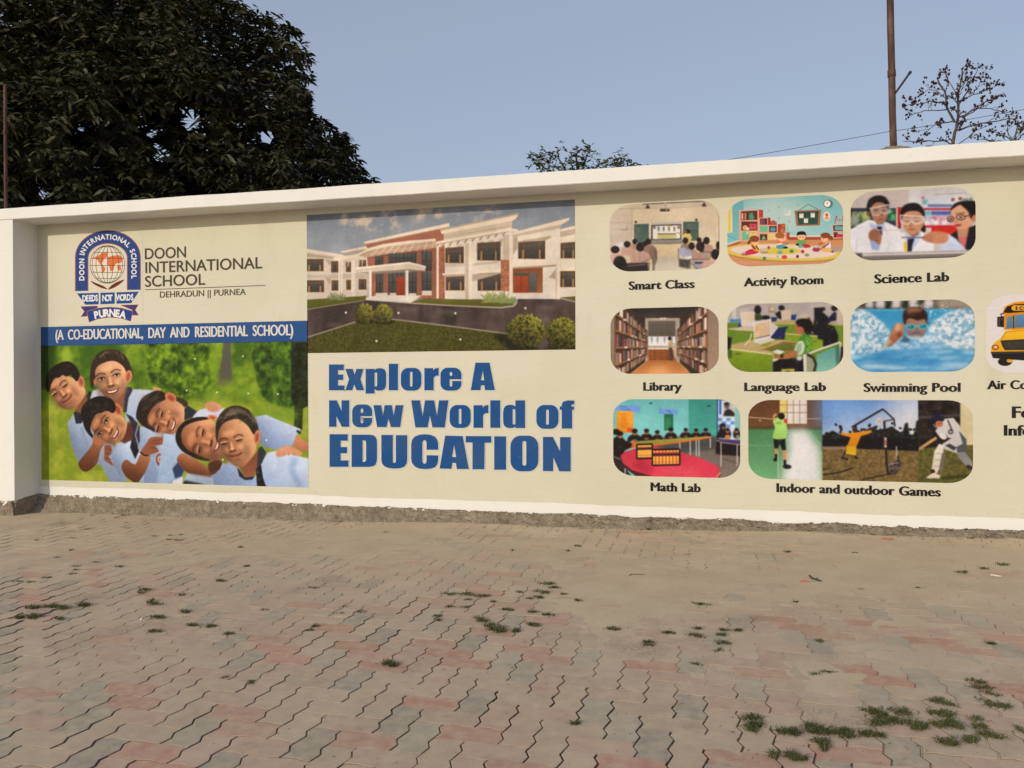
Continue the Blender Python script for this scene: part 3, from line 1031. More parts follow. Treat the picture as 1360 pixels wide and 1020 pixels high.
pr.poly(arch(7), ED); pr.poly(arch(0), BL)
G = 387, 410
pr.ell(G[0], G[1], 168, 182, (232, 226, 206))
for c_ in ([(245, 345), (300, 325), (330, 300), (385, 295), (385, 335), (360, 350), (345, 380), (330, 400), (355, 430), (370, 450), (350, 490), (338, 480), (335, 430), (310, 400), (290, 365)],
           [(390, 340), (440, 325), (500, 320), (535, 345), (530, 380), (510, 400), (490, 395), (460, 410), (440, 470), (415, 475), (405, 430), (390, 410), (392, 370)],
           [(480, 430), (515, 420), (520, 470), (490, 465)]):
    pr.poly(c_, (226, 126, 72))
for k in (0.0, 0.33, 0.66, 0.88, 1.0):
    for sx in (-1, 1):
        pr.line([(G[0] + sx * 168 * k * math.cos(t), G[1] + 182 * math.sin(t)) for t in np.linspace(-1.57, 1.57, 20)], 4.5, (74, 76, 80))
for t in (-62, -38, -18, 3, 24, 45, 64):
    y_ = G[1] + 182 * math.sin(rad(t)); hw = 168 * math.cos(rad(t))
    pr.line([(G[0] + hw * q, y_ + 10 * (1 - q * q) * (1 if t > 0 else -1) * abs(t) / 60) for q in np.linspace(-1, 1, 14)], 4.5, (74, 76, 80))
for pts in ([(228, 570), (290, 595), (350, 620), (388, 650), (340, 640), (290, 620), (250, 595)], [(550, 558), (480, 580), (430, 610), (395, 650), (440, 640), (500, 605)]):
    pr.poly(pts, (118, 48, 40), sm=True)
for pts in ([(92, 690), (303, 683), (303, 795), (175, 800)], [(320, 683), (458, 680), (458, 793), (320, 795)], [(475, 680), (693, 672), (618, 785), (475, 790)]):
    pr.poly(pts, (40, 86, 152))
for pts in ([(130, 818), (290, 812), (290, 830), (190, 862), (190, 910), (133, 915), (165, 865)], [(518, 803), (685, 800), (655, 850), (688, 900), (630, 900), (630, 850)]):
    pr.poly(pts, (66, 72, 130)); pr.line(pts + pts[:1], 5, (186, 96, 84))
rib = [(188, 865), (300, 832), (410, 822), (520, 832), (633, 862), (612, 958), (520, 930), (410, 920), (300, 935), (210, 968)]
pr.poly(rib, (38, 80, 150)); pr.line(rib + rib[:1], 5, (186, 106, 90))


def glyph_print(pr, ch, x, y, ang, size, wx, col, fat=0.03):
    """one character centred on (x, y)"""
    xy, fc, loops = glyph_data(ch, fat, fat)
    if not loops: return
    cx = (xy[:, 0].min() + xy[:, 0].max()) / 2; hh = cap_height()
    c, q = math.cos(rad(ang)), math.sin(rad(ang)); L_ = []
    for l in loops:
        a = (l[:, 0] - cx) / hh * size * wx; b_ = -(l[:, 1] - hh / 2) / hh * size
        L_.append(pr.P(np.stack([x + a * c - b_ * q, y + a * q + b_ * c], 1)))
    pr.lay(pr.mask(L_), col)


# lettering running up, over and down the arch
path = [(139, 575), (139, 345)]
for t in np.linspace(180, 0, 40): path.append((391 + 252 * math.cos(rad(t)), 345 - 202 * math.sin(rad(t))))
path += [(644, 345), (644, 560)]
path = np.array(path); seg = np.linalg.norm(np.diff(path, axis=0), axis=1); cum = np.concatenate([[0], np.cumsum(seg)])
txt = 'DOON INTERNATIONAL SCHOOL'
wid = {'I': 0.42, ' ': 0.5, 'O': 1.12, 'N': 1.02, 'T': 0.84, 'L': 0.82, 'R': 0.92, 'E': 0.86, 'D': 1.0, 'A': 0.95, 'S': 0.85, 'C': 0.92, 'H': 1.0}
tot = sum(wid[c] for c in txt); pos = 6.0; unit = (cum[-1] - 12) / tot
for ch in txt:
    mid = pos + wid[ch] * unit / 2; pos += wid[ch] * unit
    k = min(np.searchsorted(cum, mid) - 1, len(seg) - 1); f = (mid - cum[k]) / seg[k]
    p = path[k] * (1 - f) + path[k + 1] * f; d_ = path[k + 1] - path[k]
    if ch != ' ': glyph_print(pr, ch, p[0], p[1], math.degrees(math.atan2(d_[1], d_[0])), 47, 0.92, (240, 238, 232), 0.035)
for word, x0, x1, yy in (('DEEDS', 148, 298, 738), ('NOT', 342, 434, 735), ('WORDS', 482, 642, 730)):
    n = len(word); st = (x1 - x0) / n
    for k, ch in enumerate(word): glyph_print(pr, ch, x0 + st * (k + .5), yy - k * 0.8, -1, 56, 0.62 if n > 3 else 0.68, (236, 236, 232), 0.045)
for k, ch in enumerate('PURNEA'):
    q = (k + .5) / 6; x_ = 255 + (562 - 255) * q; y_ = 872 + 26 * (2 * q - 1) ** 2 - 4 * q
    glyph_print(pr, ch, x_, y_ + 8, (2 * q - 1) * 12, 66, 0.84, (240, 238, 232), 0.05)
# only the crest itself is printed there: clear the rest
al = np.zeros((pr.h, pr.w), np.float32)
for pts in (arch(7)[:33] + [(705, 655), (80, 668)], [(92, 690), (693, 672), (618, 785), (175, 800)], [(125, 808), (690, 795), (690, 905), (612, 975), (205, 975), (128, 920)]):
    x0, y0, x1, y1, m_ = pr.mask([pr.P(pts)]); al[y0:y1, x0:x1] = np.maximum(al[y0:y1, x0:x1], m_)
pr.a = al * (np.abs(pr.img - np.array((212, 202, 168))).sum(2) > 6)
hang_print(pr, 'school_crest', 'blue arched crest with an orange globe and ribbons', ban_l)
text_on_wall('lettering', 'DOON', (193, 343.9), (247.5, 342.6), 14.4, M_BROWN, ban_l, 0.012, 0.008)
text_on_wall('lettering', 'INTERNATIONAL', (193.6, 362.2), (348.7, 357.2), 14.6, M_BROWN, ban_l, 0.012, 0.008)
text_on_wall('lettering', 'SCHOOL', (193.2, 380.8), (273, 378.7), 14.4, M_BROWN, ban_l, 0.012, 0.008)
text_on_wall('lettering', 'DEHRADUN || PURNEA', (213, 395.4), (327, 391.6), 8.0, M_BROWN, ban_l, 0.008, 0.0)
(u0, z0), (u1, z1) = on_wall(193, 384.6), on_wall(353, 379.4)
zz = (z0 + z1) / 2
put('ruled_line', fill_loops('ruled_line', [[(u0, zz - .003), (u1, zz - .003), (u1, zz + .003), (u0, zz + .003)]], Y_INK), M_BROWN, ban_l)
# blue band
qa = [on_wall(*p) for p in ((54.6, 434.3), (409.3, 426), (409.3, 453.5), (55, 459.5))]
zt, zb_ = (qa[0][1] + qa[1][1]) / 2, (qa[2][1] + qa[3][1]) / 2
put('title_band', fill_loops('title_band', [[(qa[0][0], zb_), (uM0, zb_), (uM0, zt), (qa[0][0], zt)]], Y_PIC), M_BAND, ban_l)
text_on_wall('lettering', '(A  CO-EDUCATIONAL,  DAY  AND  RESIDENTIAL  SCHOOL)', (74.3, 451.3), (390, 445.4), 13.2, M_WHITE, ban_l, 0.045, 0.004, label='white capitals on the blue band')

# photograph of six children
pr = Print([(55, 459), (409.3, 453.5), (409.8, 647), (55.6, 637.5)], ppm=330, seed=11, base=(120, 140, 45))
C1 = lambda: pr.crop(50, 450, 5.1)
C2 = lambda: pr.crop(220, 450, 5.1)
C1()
pr.rect(-30, 0, 1950, 1080, ((88, 125, 28), (158, 172, 52)))
pr.rect(-30, 430, 1950, 1080, ((140, 158, 46), (152, 164, 60)), 40)
pr.tex([(-30, 0), (1950, 0), (1950, 470), (-30, 470)], (70, 108, 24), (142, 168, 48), 110, 30, 0.9)
pr.tex([(-30, 420), (1950, 420), (1950, 1080), (-30, 1080)], (128, 148, 40), (170, 178, 66), 90, 40, 0.8)
pr.poly([(20, 30), (120, 30), (110, 200), (90, 330), (20, 360)], (48, 70, 22), 22, 0.9)
pr.ell(195, 110, 30, 60, (168, 190, 70), 0, 14, 0.8)
pr.ell(430, 80, 160, 45, (66, 104, 24), 0, 22, 0.8)
pr.tex([(735, 30), (1262, 30), (1250, 180), (1225, 260), (1150, 330), (1040, 400), (960, 430), (870, 400), (770, 340), (742, 200)], (42, 72, 15), (140, 172, 40), 46, 9, 1, False, 0.26, 0.76)
C2()
pr.poly([(300, 20), (400, 20), (380, 150), (350, 260), (310, 300), (290, 200)], (150, 178, 46), 14, 0.75)
pr.poly([(395, 20), (440, 20), (450, 290), (400, 315), (355, 310), (380, 130)], (98, 96, 84), 7)
pr.ell(420, 300, 70, 24, (120, 140, 60), 0, 10, 0.7)
pr.tex([(575, 20), (890, 20), (880, 440), (850, 470), (740, 450), (660, 400), (620, 290), (590, 150)], (34, 62, 14), (104, 142, 40), 46, 10, 1, False, 0.26, 0.76)
pr.tex([(850, 20), (975, 20), (975, 450), (930, 470), (925, 620), (870, 590), (872, 460), (850, 400)], (22, 28, 14), (50, 66, 26), 30, 5)
pr.ell(760, 520, 160, 50, (120, 150, 50), 0, 30, 0.8)
# boy at the back on the left
SH, SHD = (172, 192, 222), (128, 150, 184)
C1()
pr.poly([(205, 570), (250, 505), (330, 480), (420, 640), (500, 700), (620, 900), (600, 970), (490, 970), (430, 850), (290, 862), (230, 720)], ((168, 186, 214), (140, 155, 178)), 3)
pr.shade([(205, 570), (250, 505), (330, 480), (420, 640), (500, 700), (620, 900), (600, 970), (490, 970), (430, 850), (290, 862), (230, 720)], -1, .5, (96, 116, 152), .55, 1.8, 0, False)
pr.shade([(205, 570), (250, 505), (330, 480), (420, 640), (500, 700), (620, 900), (600, 970), (490, 970), (430, 850), (290, 862), (230, 720)], .6, -1, (226, 236, 250), .6, 2.2, 0, False)
pr.line([(300, 600), (340, 720), (320, 790)], 14, SHD, 8, .7)
pr.poly([(245, 500), (300, 465), (350, 352), (368, 362), (345, 440), (300, 572), (262, 575)], (44, 44, 58), 3)
pr.poly([(250, 490), (330, 365), (342, 420), (300, 505)], (140, 92, 62), 4)
pr.poly([(82, 330), (105, 260), (160, 240), (230, 262), (285, 290), (318, 330), (326, 372), (292, 430), (250, 470), (200, 479), (150, 452), (120, 405)], (212, 156, 116), 3, 1, True)
pr.shade([(82, 330), (105, 260), (160, 240), (230, 262), (285, 290), (318, 330), (326, 372), (292, 430), (250, 470), (200, 479), (150, 452), (120, 405)], -0.7, 1, (104, 62, 40), 0.78, 1.5)
pr.shade([(82, 330), (105, 260), (160, 240), (230, 262), (285, 290), (318, 330), (326, 372), (292, 430), (250, 470), (200, 479), (150, 452), (120, 405)], 0.7, -1, (246, 204, 164), 0.55, 2.2)
pr.ell(297, 290, 23, 42, (206, 138, 104), -12, 2); pr.ell(297, 292, 12, 26, (166, 98, 72), -12, 3)
pr.face(152, 345, -40, 46, 1.15, 'closed', (212, 156, 116), False)
pr.poly([(62, 345), (57, 280), (88, 205), (148, 166), (212, 153), (262, 188), (288, 245), (268, 288), (246, 268), (225, 245), (195, 256), (172, 244), (148, 262), (118, 268), (96, 305), (82, 358)], (36, 29, 23), 2.5, 1, True)
for k in range(26):
    x_ = 80 + pr.rs.rand() * 180; y_ = 185 + pr.rs.rand() * 70
    pr.line([(x_, y_), (x_ + 22, y_ - 10)], 4, (78, 66, 54), 2, .5)
# girl at the back
pr.poly([(355, 420), (375, 352), (420, 338), (450, 380), (445, 405)], (198, 208, 228), 3)
pr.poly([(590, 420), (640, 342), (700, 342), (830, 352), (720, 420), (690, 560), (600, 560)], ((200, 210, 228), (168, 186, 214)), 4)
pr.poly([(470, 395), (600, 330), (612, 400), (585, 470), (520, 450)], (148, 98, 70), 4)
pr.poly([(598, 330), (636, 325), (645, 350), (618, 400), (604, 500), (580, 495), (590, 415)], (58, 62, 78), 3)
pr.poly([(362, 320), (362, 200), (398, 112), (458, 78), (545, 78), (605, 128), (638, 205), (642, 250), (600, 300), (440, 300), (395, 300), (375, 335)], (58, 44, 34), 3, 1, True)
for k in range(34):
    t = pr.rs.rand(); x_ = 385 + 225 * t; y_ = 150 - 60 * math.sin(t * 3.1) + pr.rs.rand() * 40
    pr.line([(x_, y_), (x_ + 40 * (t - .5), y_ - 25)], 4, (112, 90, 72), 2, .55)
pr.poly([(392, 250), (402, 195), (448, 163), (515, 150), (572, 178), (602, 225), (612, 285), (588, 350), (543, 402), (492, 412), (447, 375), (412, 322)], (220, 166, 130), 3, 1, True)
pr.shade([(392, 250), (402, 195), (448, 163), (515, 150), (572, 178), (602, 225), (612, 285), (588, 350), (543, 402), (492, 412), (447, 375), (412, 322)], -0.6, 1, (104, 62, 40), 0.78, 1.5)
pr.shade([(392, 250), (402, 195), (448, 163), (515, 150), (572, 178), (602, 225), (612, 285), (588, 350), (543, 402), (492, 412), (447, 375), (412, 322)], 0.6, -1, (246, 204, 164), 0.55, 2.2)
pr.ell(618, 255, 24, 44, (212, 140, 108), 8, 2); pr.ell(616, 258, 12, 28, (170, 98, 76), 8, 3)
pr.ell(391, 292, 10, 22, (190, 128, 96), 0, 3)
pr.face(485, 258, -14, 53, 1.05, 'open', (220, 166, 130), True)
pr.line([(372, 200), (356, 270), (362, 320), (390, 335)], 5, (54, 42, 34), 2, .8)
for k in range(30):
    t = pr.rs.rand(); pr.line([(392 + 200 * t, 150 - 56 * math.sin(t * 3.1)), (440 + 130 * t, 92 - 8 * math.sin(t * 3.1))], 3.5, (134, 110, 90), 2, .4)
# bigger shirt of the girl in the middle, hand over the shoulder
pr.poly([(690, 600), (760, 585), (880, 630), (990, 640), (1090, 690), (1010, 860), (960, 985), (720, 978), (690, 860), (680, 740)], ((178, 200, 228), (160, 184, 216)), 3)
pr.shade([(690, 600), (760, 585), (880, 630), (990, 640), (1090, 690), (1010, 860), (960, 985), (720, 978), (690, 860), (680, 740)], -1, .5, (96, 116, 152), .55, 1.8, 0, False)
pr.shade([(690, 600), (760, 585), (880, 630), (990, 640), (1090, 690), (1010, 860), (960, 985), (720, 978), (690, 860), (680, 740)], .6, -1, (226, 236, 250), .6, 2.2, 0, False)
pr.line([(820, 640), (860, 740), (900, 780)], 26, (205, 218, 236), 10, .6)
pr.line([(940, 700), (900, 830), (920, 970)], 26, SHD, 12, .6)
pr.ell(812, 342, 30, 15, (210, 160, 124), 15, 2)
C2()
pr.poly([(180, 530), (232, 480), (300, 466), (400, 468), (352, 540), (280, 532), (200, 545)], (200, 208, 228), 3)
pr.poly([(110, 500), (150, 452), (212, 490), (182, 532), (122, 552)], (46, 52, 66), 3)
pr.poly([(50, 440), (122, 460), (112, 545), (70, 570)], (150, 96, 68), 3)
pr.poly([(270, 442), (328, 424), (382, 462), (342, 496), (300, 492), (275, 472)], (210, 156, 126), 2, 1, True)
for k in range(4): pr.line([(285 + 18 * k, 446 + 4 * k), (300 + 18 * k, 488)], 4, (160, 106, 84), 2, .7)
# boy leaning in front
C1()
pr.poly([(495, 770), (540, 705), (640, 690), (700, 760), (725, 860), (722, 972), (650, 962), (600, 830), (572, 890), (590, 945), (560, 932), (520, 850)], ((184, 204, 230), (158, 182, 214)), 3)
pr.shade([(495, 770), (540, 705), (640, 690), (700, 760), (725, 860), (722, 972), (650, 962), (600, 830), (572, 890), (590, 945), (560, 932), (520, 850)], -1, .5, (96, 116, 152), .55, 1.8, 0, False)
pr.shade([(495, 770), (540, 705), (640, 690), (700, 760), (725, 860), (722, 972), (650, 962), (600, 830), (572, 890), (590, 945), (560, 932), (520, 850)], .6, -1, (226, 236, 250), .6, 2.2, 0, False)
pr.poly([(598, 505), (642, 528), (692, 590), (694, 690), (672, 765), (640, 742), (636, 640), (630, 560)], (52, 52, 68), 3)
pr.line([(690, 560), (664, 650), (690, 740)], 10, (170, 176, 190), 3, .8)
pr.poly([(560, 690), (622, 555), (652, 620), (642, 682), (590, 710)], (104, 58, 48), 4)
pr.poly([(640, 680), (690, 755), (662, 815), (628, 735)], (34, 31, 42), 2)
pr.poly([(278, 845), (300, 808), (372, 715), (380, 655), (452, 700), (425, 760), (405, 840), (342, 896), (300, 888)], ((150, 96, 62), (122, 74, 46)), 3, 1, True)
pr.shade([(278, 845), (300, 808), (372, 715), (380, 655), (452, 700), (425, 760), (405, 840), (342, 896), (300, 888)], -.3, 1, (66, 36, 22), .6, 1.6)
pr.shade([(278, 845), (300, 808), (372, 715), (380, 655), (452, 700), (425, 760), (405, 840), (342, 896), (300, 888)], .4, -1, (206, 148, 108), .5, 2.4)
pr.poly([(455, 720), (498, 722), (508, 760), (482, 800), (522, 862), (490, 848), (452, 822)], (150, 92, 62), 3)
for k in range(3): pr.line([(462, 742 + 32 * k), (500, 750 + 32 * k)], 5, (96, 54, 38), 2, .8)
pr.poly([(570, 862), (602, 818), (662, 850), (702, 778), (762, 790), (742, 880), (682, 970), (640, 962), (592, 922)], ((160, 102, 68), (130, 80, 52)), 3, 1, True)
pr.shade([(570, 862), (602, 818), (662, 850), (702, 778), (762, 790), (742, 880), (682, 970), (640, 962), (592, 922)], -.3, 1, (66, 36, 22), .6, 1.6)
pr.shade([(570, 862), (602, 818), (662, 850), (702, 778), (762, 790), (742, 880), (682, 970), (640, 962), (592, 922)], .4, -1, (206, 148, 108), .5, 2.4)
pr.poly([(703, 762), (738, 708), (770, 668), (862, 664), (888, 690), (852, 714), (800, 728), (822, 760), (780, 780), (740, 792)], (154, 96, 68), 2, 1, True)
for q in ([(775, 690), (870, 682)], [(770, 708), (830, 706)], [(765, 735), (815, 742)]): pr.line(q, 5, (96, 54, 40), 2, .8)
pr.line([(695, 765), (722, 788), (752, 790)], 9, (26, 22, 24))
pr.poly([(362, 585), (366, 530), (420, 496), (500, 478), (560, 515), (602, 560), (602, 620), (572, 682), (512, 708), (450, 692), (400, 652), (372, 622)], (204, 146, 106), 3, 1, True)
pr.shade([(362, 585), (366, 530), (420, 496), (500, 478), (560, 515), (602, 560), (602, 620), (572, 682), (512, 708), (450, 692), (400, 652), (372, 622)], -1, 0.5, (104, 62, 40), 0.78, 1.5)
pr.shade([(362, 585), (366, 530), (420, 496), (500, 478), (560, 515), (602, 560), (602, 620), (572, 682), (512, 708), (450, 692), (400, 652), (372, 622)], 1, -0.5, (246, 204, 164), 0.55, 2.2)
pr.ell(543, 476, 28, 46, (206, 128, 94), -28, 2); pr.ell(545, 480, 14, 30, (160, 88, 64), -28, 3)
pr.face(446, 600, -63, 50, 1.0, 'open', (204, 146, 106), True)
pr.poly([(308, 562), (298, 480), (340, 420), (420, 388), (502, 408), (532, 460), (515, 502), (470, 488), (432, 502), (398, 512), (368, 562), (362, 622), (392, 672), (368, 668), (330, 622)], (32, 27, 25), 2.5, 1, True)
for k in range(26):
    x_ = 320 + pr.rs.rand() * 150; y_ = 420 + pr.rs.rand() * 90
    pr.line([(x_, y_), (x_ + 14, y_ + 24)], 4, (98, 88, 80), 2, .5)
pr.poly([(376, 655), (402, 660), (456, 702), (430, 722), (386, 706)], (176, 116, 82), 2, 1, True)
pr.ell(832, 822, 36, 54, (196, 190, 190), -10, 2); pr.ell(832, 822, 30, 46, (124, 84, 84), -10, 2); pr.ell(832, 815, 20, 26, (204, 176, 164), -10, 2); pr.ell(832, 818, 9, 12, (190, 96, 66))
# tilted girl
C2()
pr.poly([(60, 395), (112, 402), (152, 432), (134, 462), (84, 425)], (70, 56, 44), 3, 1, True)
C1()
pr.poly([(735, 560), (748, 480), (808, 428), (868, 398), (932, 418), (990, 462), (992, 560), (962, 622), (902, 644), (840, 632), (780, 602)], (202, 142, 106), 3, 1, True)
pr.shade([(735, 560), (748, 480), (808, 428), (868, 398), (932, 418), (990, 462), (992, 560), (962, 622), (902, 644), (840, 632), (780, 602)], -1, 0.6, (104, 62, 40), 0.78, 1.5)
pr.shade([(735, 560), (748, 480), (808, 428), (868, 398), (932, 418), (990, 462), (992, 560), (962, 622), (902, 644), (840, 632), (780, 602)], 1, -0.6, (246, 204, 164), 0.55, 2.2)
pr.poly([(668, 522), (690, 430), (740, 380), (810, 350), (862, 368), (872, 405), (826, 432), (776, 472), (746, 540), (772, 592), (832, 634), (778, 622), (718, 592), (688, 562)], (44, 35, 28), 2.5, 1, True)
for k in range(26):
    x_ = 700 + pr.rs.rand() * 110; y_ = 385 + pr.rs.rand() * 110
    pr.line([(x_, y_), (x_ + 30, y_ - 22)], 4, (92, 74, 60), 2, .5)
for k in range(30):
    x_ = 690 + pr.rs.rand() * 130; y_ = 372 + pr.rs.rand() * 130
    pr.line([(x_, y_), (x_ + 34, y_ - 26)], 4, (118, 96, 78), 2, .45)
pr.ell(902, 396, 42, 30, (218, 134, 100), 34, 2); pr.ell(905, 400, 26, 17, (168, 92, 68), 34, 3)
pr.face(828, 558, -74, 50, 1.1, 'closed', (202, 142, 106), True)
pr.ell(892, 492, 8, 8, (225, 190, 70))
# sleeve and arm in the middle
C2()
pr.poly([(-10, 640), (80, 655), (122, 762), (60, 842), (45, 882), (62, 942), (0, 984), (-60, 984)], ((182, 203, 230), (156, 180, 212)), 3)
pr.poly([(48, 880), (84, 835), (130, 890), (110, 930), (66, 946)], (52, 68, 104), 5)
pr.poly([(78, 822), (110, 775), (172, 800), (282, 870), (312, 922), (300, 952), (220, 942), (130, 892)], ((160, 102, 70), (128, 80, 54)), 3, 1, True)
pr.shade([(78, 822), (110, 775), (172, 800), (282, 870), (312, 922), (300, 952), (220, 942), (130, 892)], -.3, 1, (66, 36, 22), .6, 1.6)
pr.shade([(78, 822), (110, 775), (172, 800), (282, 870), (312, 922), (300, 952), (220, 942), (130, 892)], .4, -1, (206, 148, 108), .5, 2.4)
pr.poly([(120, 975), (140, 945), (330, 960), (330, 990), (120, 988)], (48, 42, 36), 4)
pr.poly([(50, 960), (120, 935), (115, 990), (48, 990)], (212, 214, 222), 4)
# kid lying sideways and shirt behind
pr.poly([(605, 530), (682, 514), (762, 550), (915, 612), (888, 652), (862, 722), (740, 752), (650, 722), (625, 640)], ((180, 198, 232), (150, 170, 208)), 3)
pr.shade([(605, 530), (682, 514), (762, 550), (915, 612), (888, 652), (862, 722), (740, 752), (650, 722), (625, 640)], -1, .5, (96, 116, 152), .55, 1.8, 0, False)
pr.shade([(605, 530), (682, 514), (762, 550), (915, 612), (888, 652), (862, 722), (740, 752), (650, 722), (625, 640)], .6, -1, (226, 236, 250), .6, 2.2, 0, False)
pr.line([(640, 600), (740, 720)], 30, (142, 162, 200), 14, .6)
pr.line([(888, 622), (916, 640)], 18, (54, 54, 72), 2)
pr.poly([(885, 650), (975, 712), (975, 752), (920, 762), (860, 722)], ((214, 154, 118), (176, 116, 84)), 3)
pr.poly([(120, 960), (150, 910), (310, 935), (380, 840), (500, 870), (330, 1000), (140, 960)], (172, 192, 220), 6, .9)
pr.poly([(288, 852), (342, 818), (384, 840), (352, 902), (308, 918)], (92, 54, 42), 3, 1, True)
for k in range(4): pr.line([(300 + 18 * k, 842 + 2 * k), (318 + 18 * k, 890)], 4, (52, 30, 26), 2, .8)
pr.poly([(102, 650), (130, 590), (200, 552), (302, 548), (352, 600), (372, 700), (402, 790), (332, 822), (250, 808), (168, 768), (118, 720)], (198, 138, 100), 3, 1, True)
pr.shade([(102, 650), (130, 590), (200, 552), (302, 548), (352, 600), (372, 700), (402, 790), (332, 822), (250, 808), (168, 768), (118, 720)], -0.5, 0.9, (104, 62, 40), 0.78, 1.5)
pr.shade([(102, 650), (130, 590), (200, 552), (302, 548), (352, 600), (372, 700), (402, 790), (332, 822), (250, 808), (168, 768), (118, 720)], 0.5, -0.9, (246, 204, 164), 0.55, 2.2)
pr.poly([(68, 662), (90, 598), (150, 548), (240, 528), (305, 540), (205, 560), (134, 592), (108, 640), (118, 710), (162, 760), (262, 802), (305, 826), (230, 818), (130, 772), (84, 722)], (36, 29, 25), 2.5, 1, True)
pr.ell(316, 532, 34, 18, (220, 138, 104), 8, 2); pr.ell(318, 534, 20, 9, (170, 92, 70), 8, 2)
pr.face(240, 693, -79, 59, 1.0, 'closed', (198, 138, 100), True)
# girl at the front
pr.poly([(428, 830), (490, 880), (540, 952), (612, 930), (652, 840), (692, 770), (762, 758), (880, 790), (972, 812), (972, 1010), (330, 1000), (318, 930)], ((190, 208, 238), (168, 190, 224)), 3)
pr.shade([(428, 830), (490, 880), (540, 952), (612, 930), (652, 840), (692, 770), (762, 758), (880, 790), (972, 812), (972, 1010), (330, 1000), (318, 930)], -1, .5, (96, 116, 152), .55, 1.8, 0, False)
pr.shade([(428, 830), (490, 880), (540, 952), (612, 930), (652, 840), (692, 770), (762, 758), (880, 790), (972, 812), (972, 1010), (330, 1000), (318, 930)], .6, -1, (226, 236, 250), .6, 2.2, 0, False)
pr.line([(880, 800), (850, 880), (910, 1000)], 40, (140, 164, 204), 16, .7); pr.line([(760, 800), (720, 900)], 40, (204, 218, 242), 18, .7)
pr.line([(400, 870), (450, 960)], 26, (148, 170, 206), 12, .6)
pr.poly([(498, 870), (600, 790), (634, 738), (642, 820), (602, 932), (540, 942)], ((120, 72, 50), (160, 104, 74)), 4)
pr.poly([(484, 868), (540, 940), (602, 930), (590, 952), (540, 957), (500, 932)], (44, 44, 60), 3)
pr.poly([(630, 738), (652, 728), (682, 770), (652, 842), (620, 872)], (52, 57, 72), 3)
pr.poly([(612, 882), (646, 848), (660, 940), (680, 1000), (620, 1000)], (30, 28, 35), 2)
pr.ell(634, 950, 7, 7, (70, 70, 76)); pr.ell(622, 905, 6, 6, (70, 70, 76))
pr.poly([(348, 682), (358, 610), (400, 558), (470, 538), (540, 576), (592, 640), (616, 700), (602, 772), (552, 842), (510, 867), (460, 852), (400, 792), (370, 742)], (212, 156, 118), 3, 1, True)
pr.shade([(348, 682), (358, 610), (400, 558), (470, 538), (540, 576), (592, 640), (616, 700), (602, 772), (552, 842), (510, 867), (460, 852), (400, 792), (370, 742)], -1, 0.55, (104, 62, 40), 0.78, 1.5)
pr.shade([(348, 682), (358, 610), (400, 558), (470, 538), (540, 576), (592, 640), (616, 700), (602, 772), (552, 842), (510, 867), (460, 852), (400, 792), (370, 742)], 1, -0.55, (246, 204, 164), 0.55, 2.2)
pr.poly([(340, 650), (345, 560), (388, 490), (458, 453), (542, 468), (594, 520), (628, 600), (624, 655), (592, 642), (562, 592), (520, 556), (474, 542), (400, 568), (362, 622), (350, 700)], (50, 42, 35), 2.5, 1, True)
for k in range(44):
    t = pr.rs.rand(); x_ = 385 + 200 * t; y_ = 490 + 60 * t + pr.rs.rand() * 55 - 20
    pr.line([(x_, y_ + 16), (x_ + 20, y_ - 16 + 24 * t)], 4, (118, 104, 88), 2, .5)
for k in range(60):
    t = pr.rs.rand(); a_ = 2.9 - 2.5 * t; r_ = .72 + .3 * pr.rs.rand()
    x_, y_ = 486 + 142 * math.cos(a_) * r_, 590 - 128 * math.sin(a_) * r_
    pr.line([(x_, y_), (x_ + 26 * math.sin(a_) + 10, y_ + 22 * math.cos(a_) + 6 + 20 * t)], 4, (150, 134, 116), 2, .45)
pr.ell(470, 490, 46, 16, (150, 136, 120), -8, 12, .55)
pr.ell(622, 666, 23, 50, (204, 134, 100), 6, 2); pr.ell(620, 668, 11, 30, (160, 92, 68), 6, 3)
pr.face(452, 696, -14, 52, 1.15, 'closed', (212, 156, 118), False, -0.4)
pr.poly([(745, 772), (790, 730), (852, 730), (925, 772), (902, 792), (852, 782), (800, 792), (762, 802)], (212, 158, 126), 2, 1, True)
for k in range(4): pr.line([(770 + 34 * k, 756 + 3 * k), (760 + 36 * k, 792)], 5, (164, 106, 82), 2, .7)
for x_, y_ in ((200, 135), (524, 118), (143, 350), (347, 362), (560, 370), (760, 374), (682, 686), (389, 818)):
    pr.ell(x_, y_, 6, 6, (240, 236, 226))
pr.develop(1, 0.07, 1.02); pr.grain(5)
hang_print(pr, 'photograph', 'printed photo of six children in pale blue shirts', ban_l)

# ======================= middle banner =======================
pr = Print([(407, 285), (763.5, 266), (764.5, 464.6), (409.2, 468.5)], ppm=330, seed=21, base=(150, 150, 150))
B1 = lambda: pr.crop(400, 260, 4.742)
B2 = lambda: pr.crop(400, 260, 4.742, 853.6)
B1()
pr.rect(0, 0, 1760, 420, ((128, 138, 154), (176, 184, 190)))
pr.tex([(250, 60), (620, 60), (620, 215), (250, 230)], (140, 150, 164), (214, 200, 186), 60, 30, .9, False, .45, .7)
pr.tex([(720, 40), (1010, 40), (1000, 165), (700, 180)], (140, 150, 164), (206, 192, 180), 50, 26, .9, False, .45, .7)
pr.tex([(1060, 50), (1250, 40), (1250, 160), (1060, 165)], (140, 150, 164), (196, 186, 178), 40, 26, .8, False, .5, .72)
W1, W2, SHW, FR, GL = (218, 207, 193), (230, 215, 196), (182, 168, 150), (128, 88, 48), (74, 71, 68)
BR1, BR2 = (166, 110, 90), (150, 96, 76)


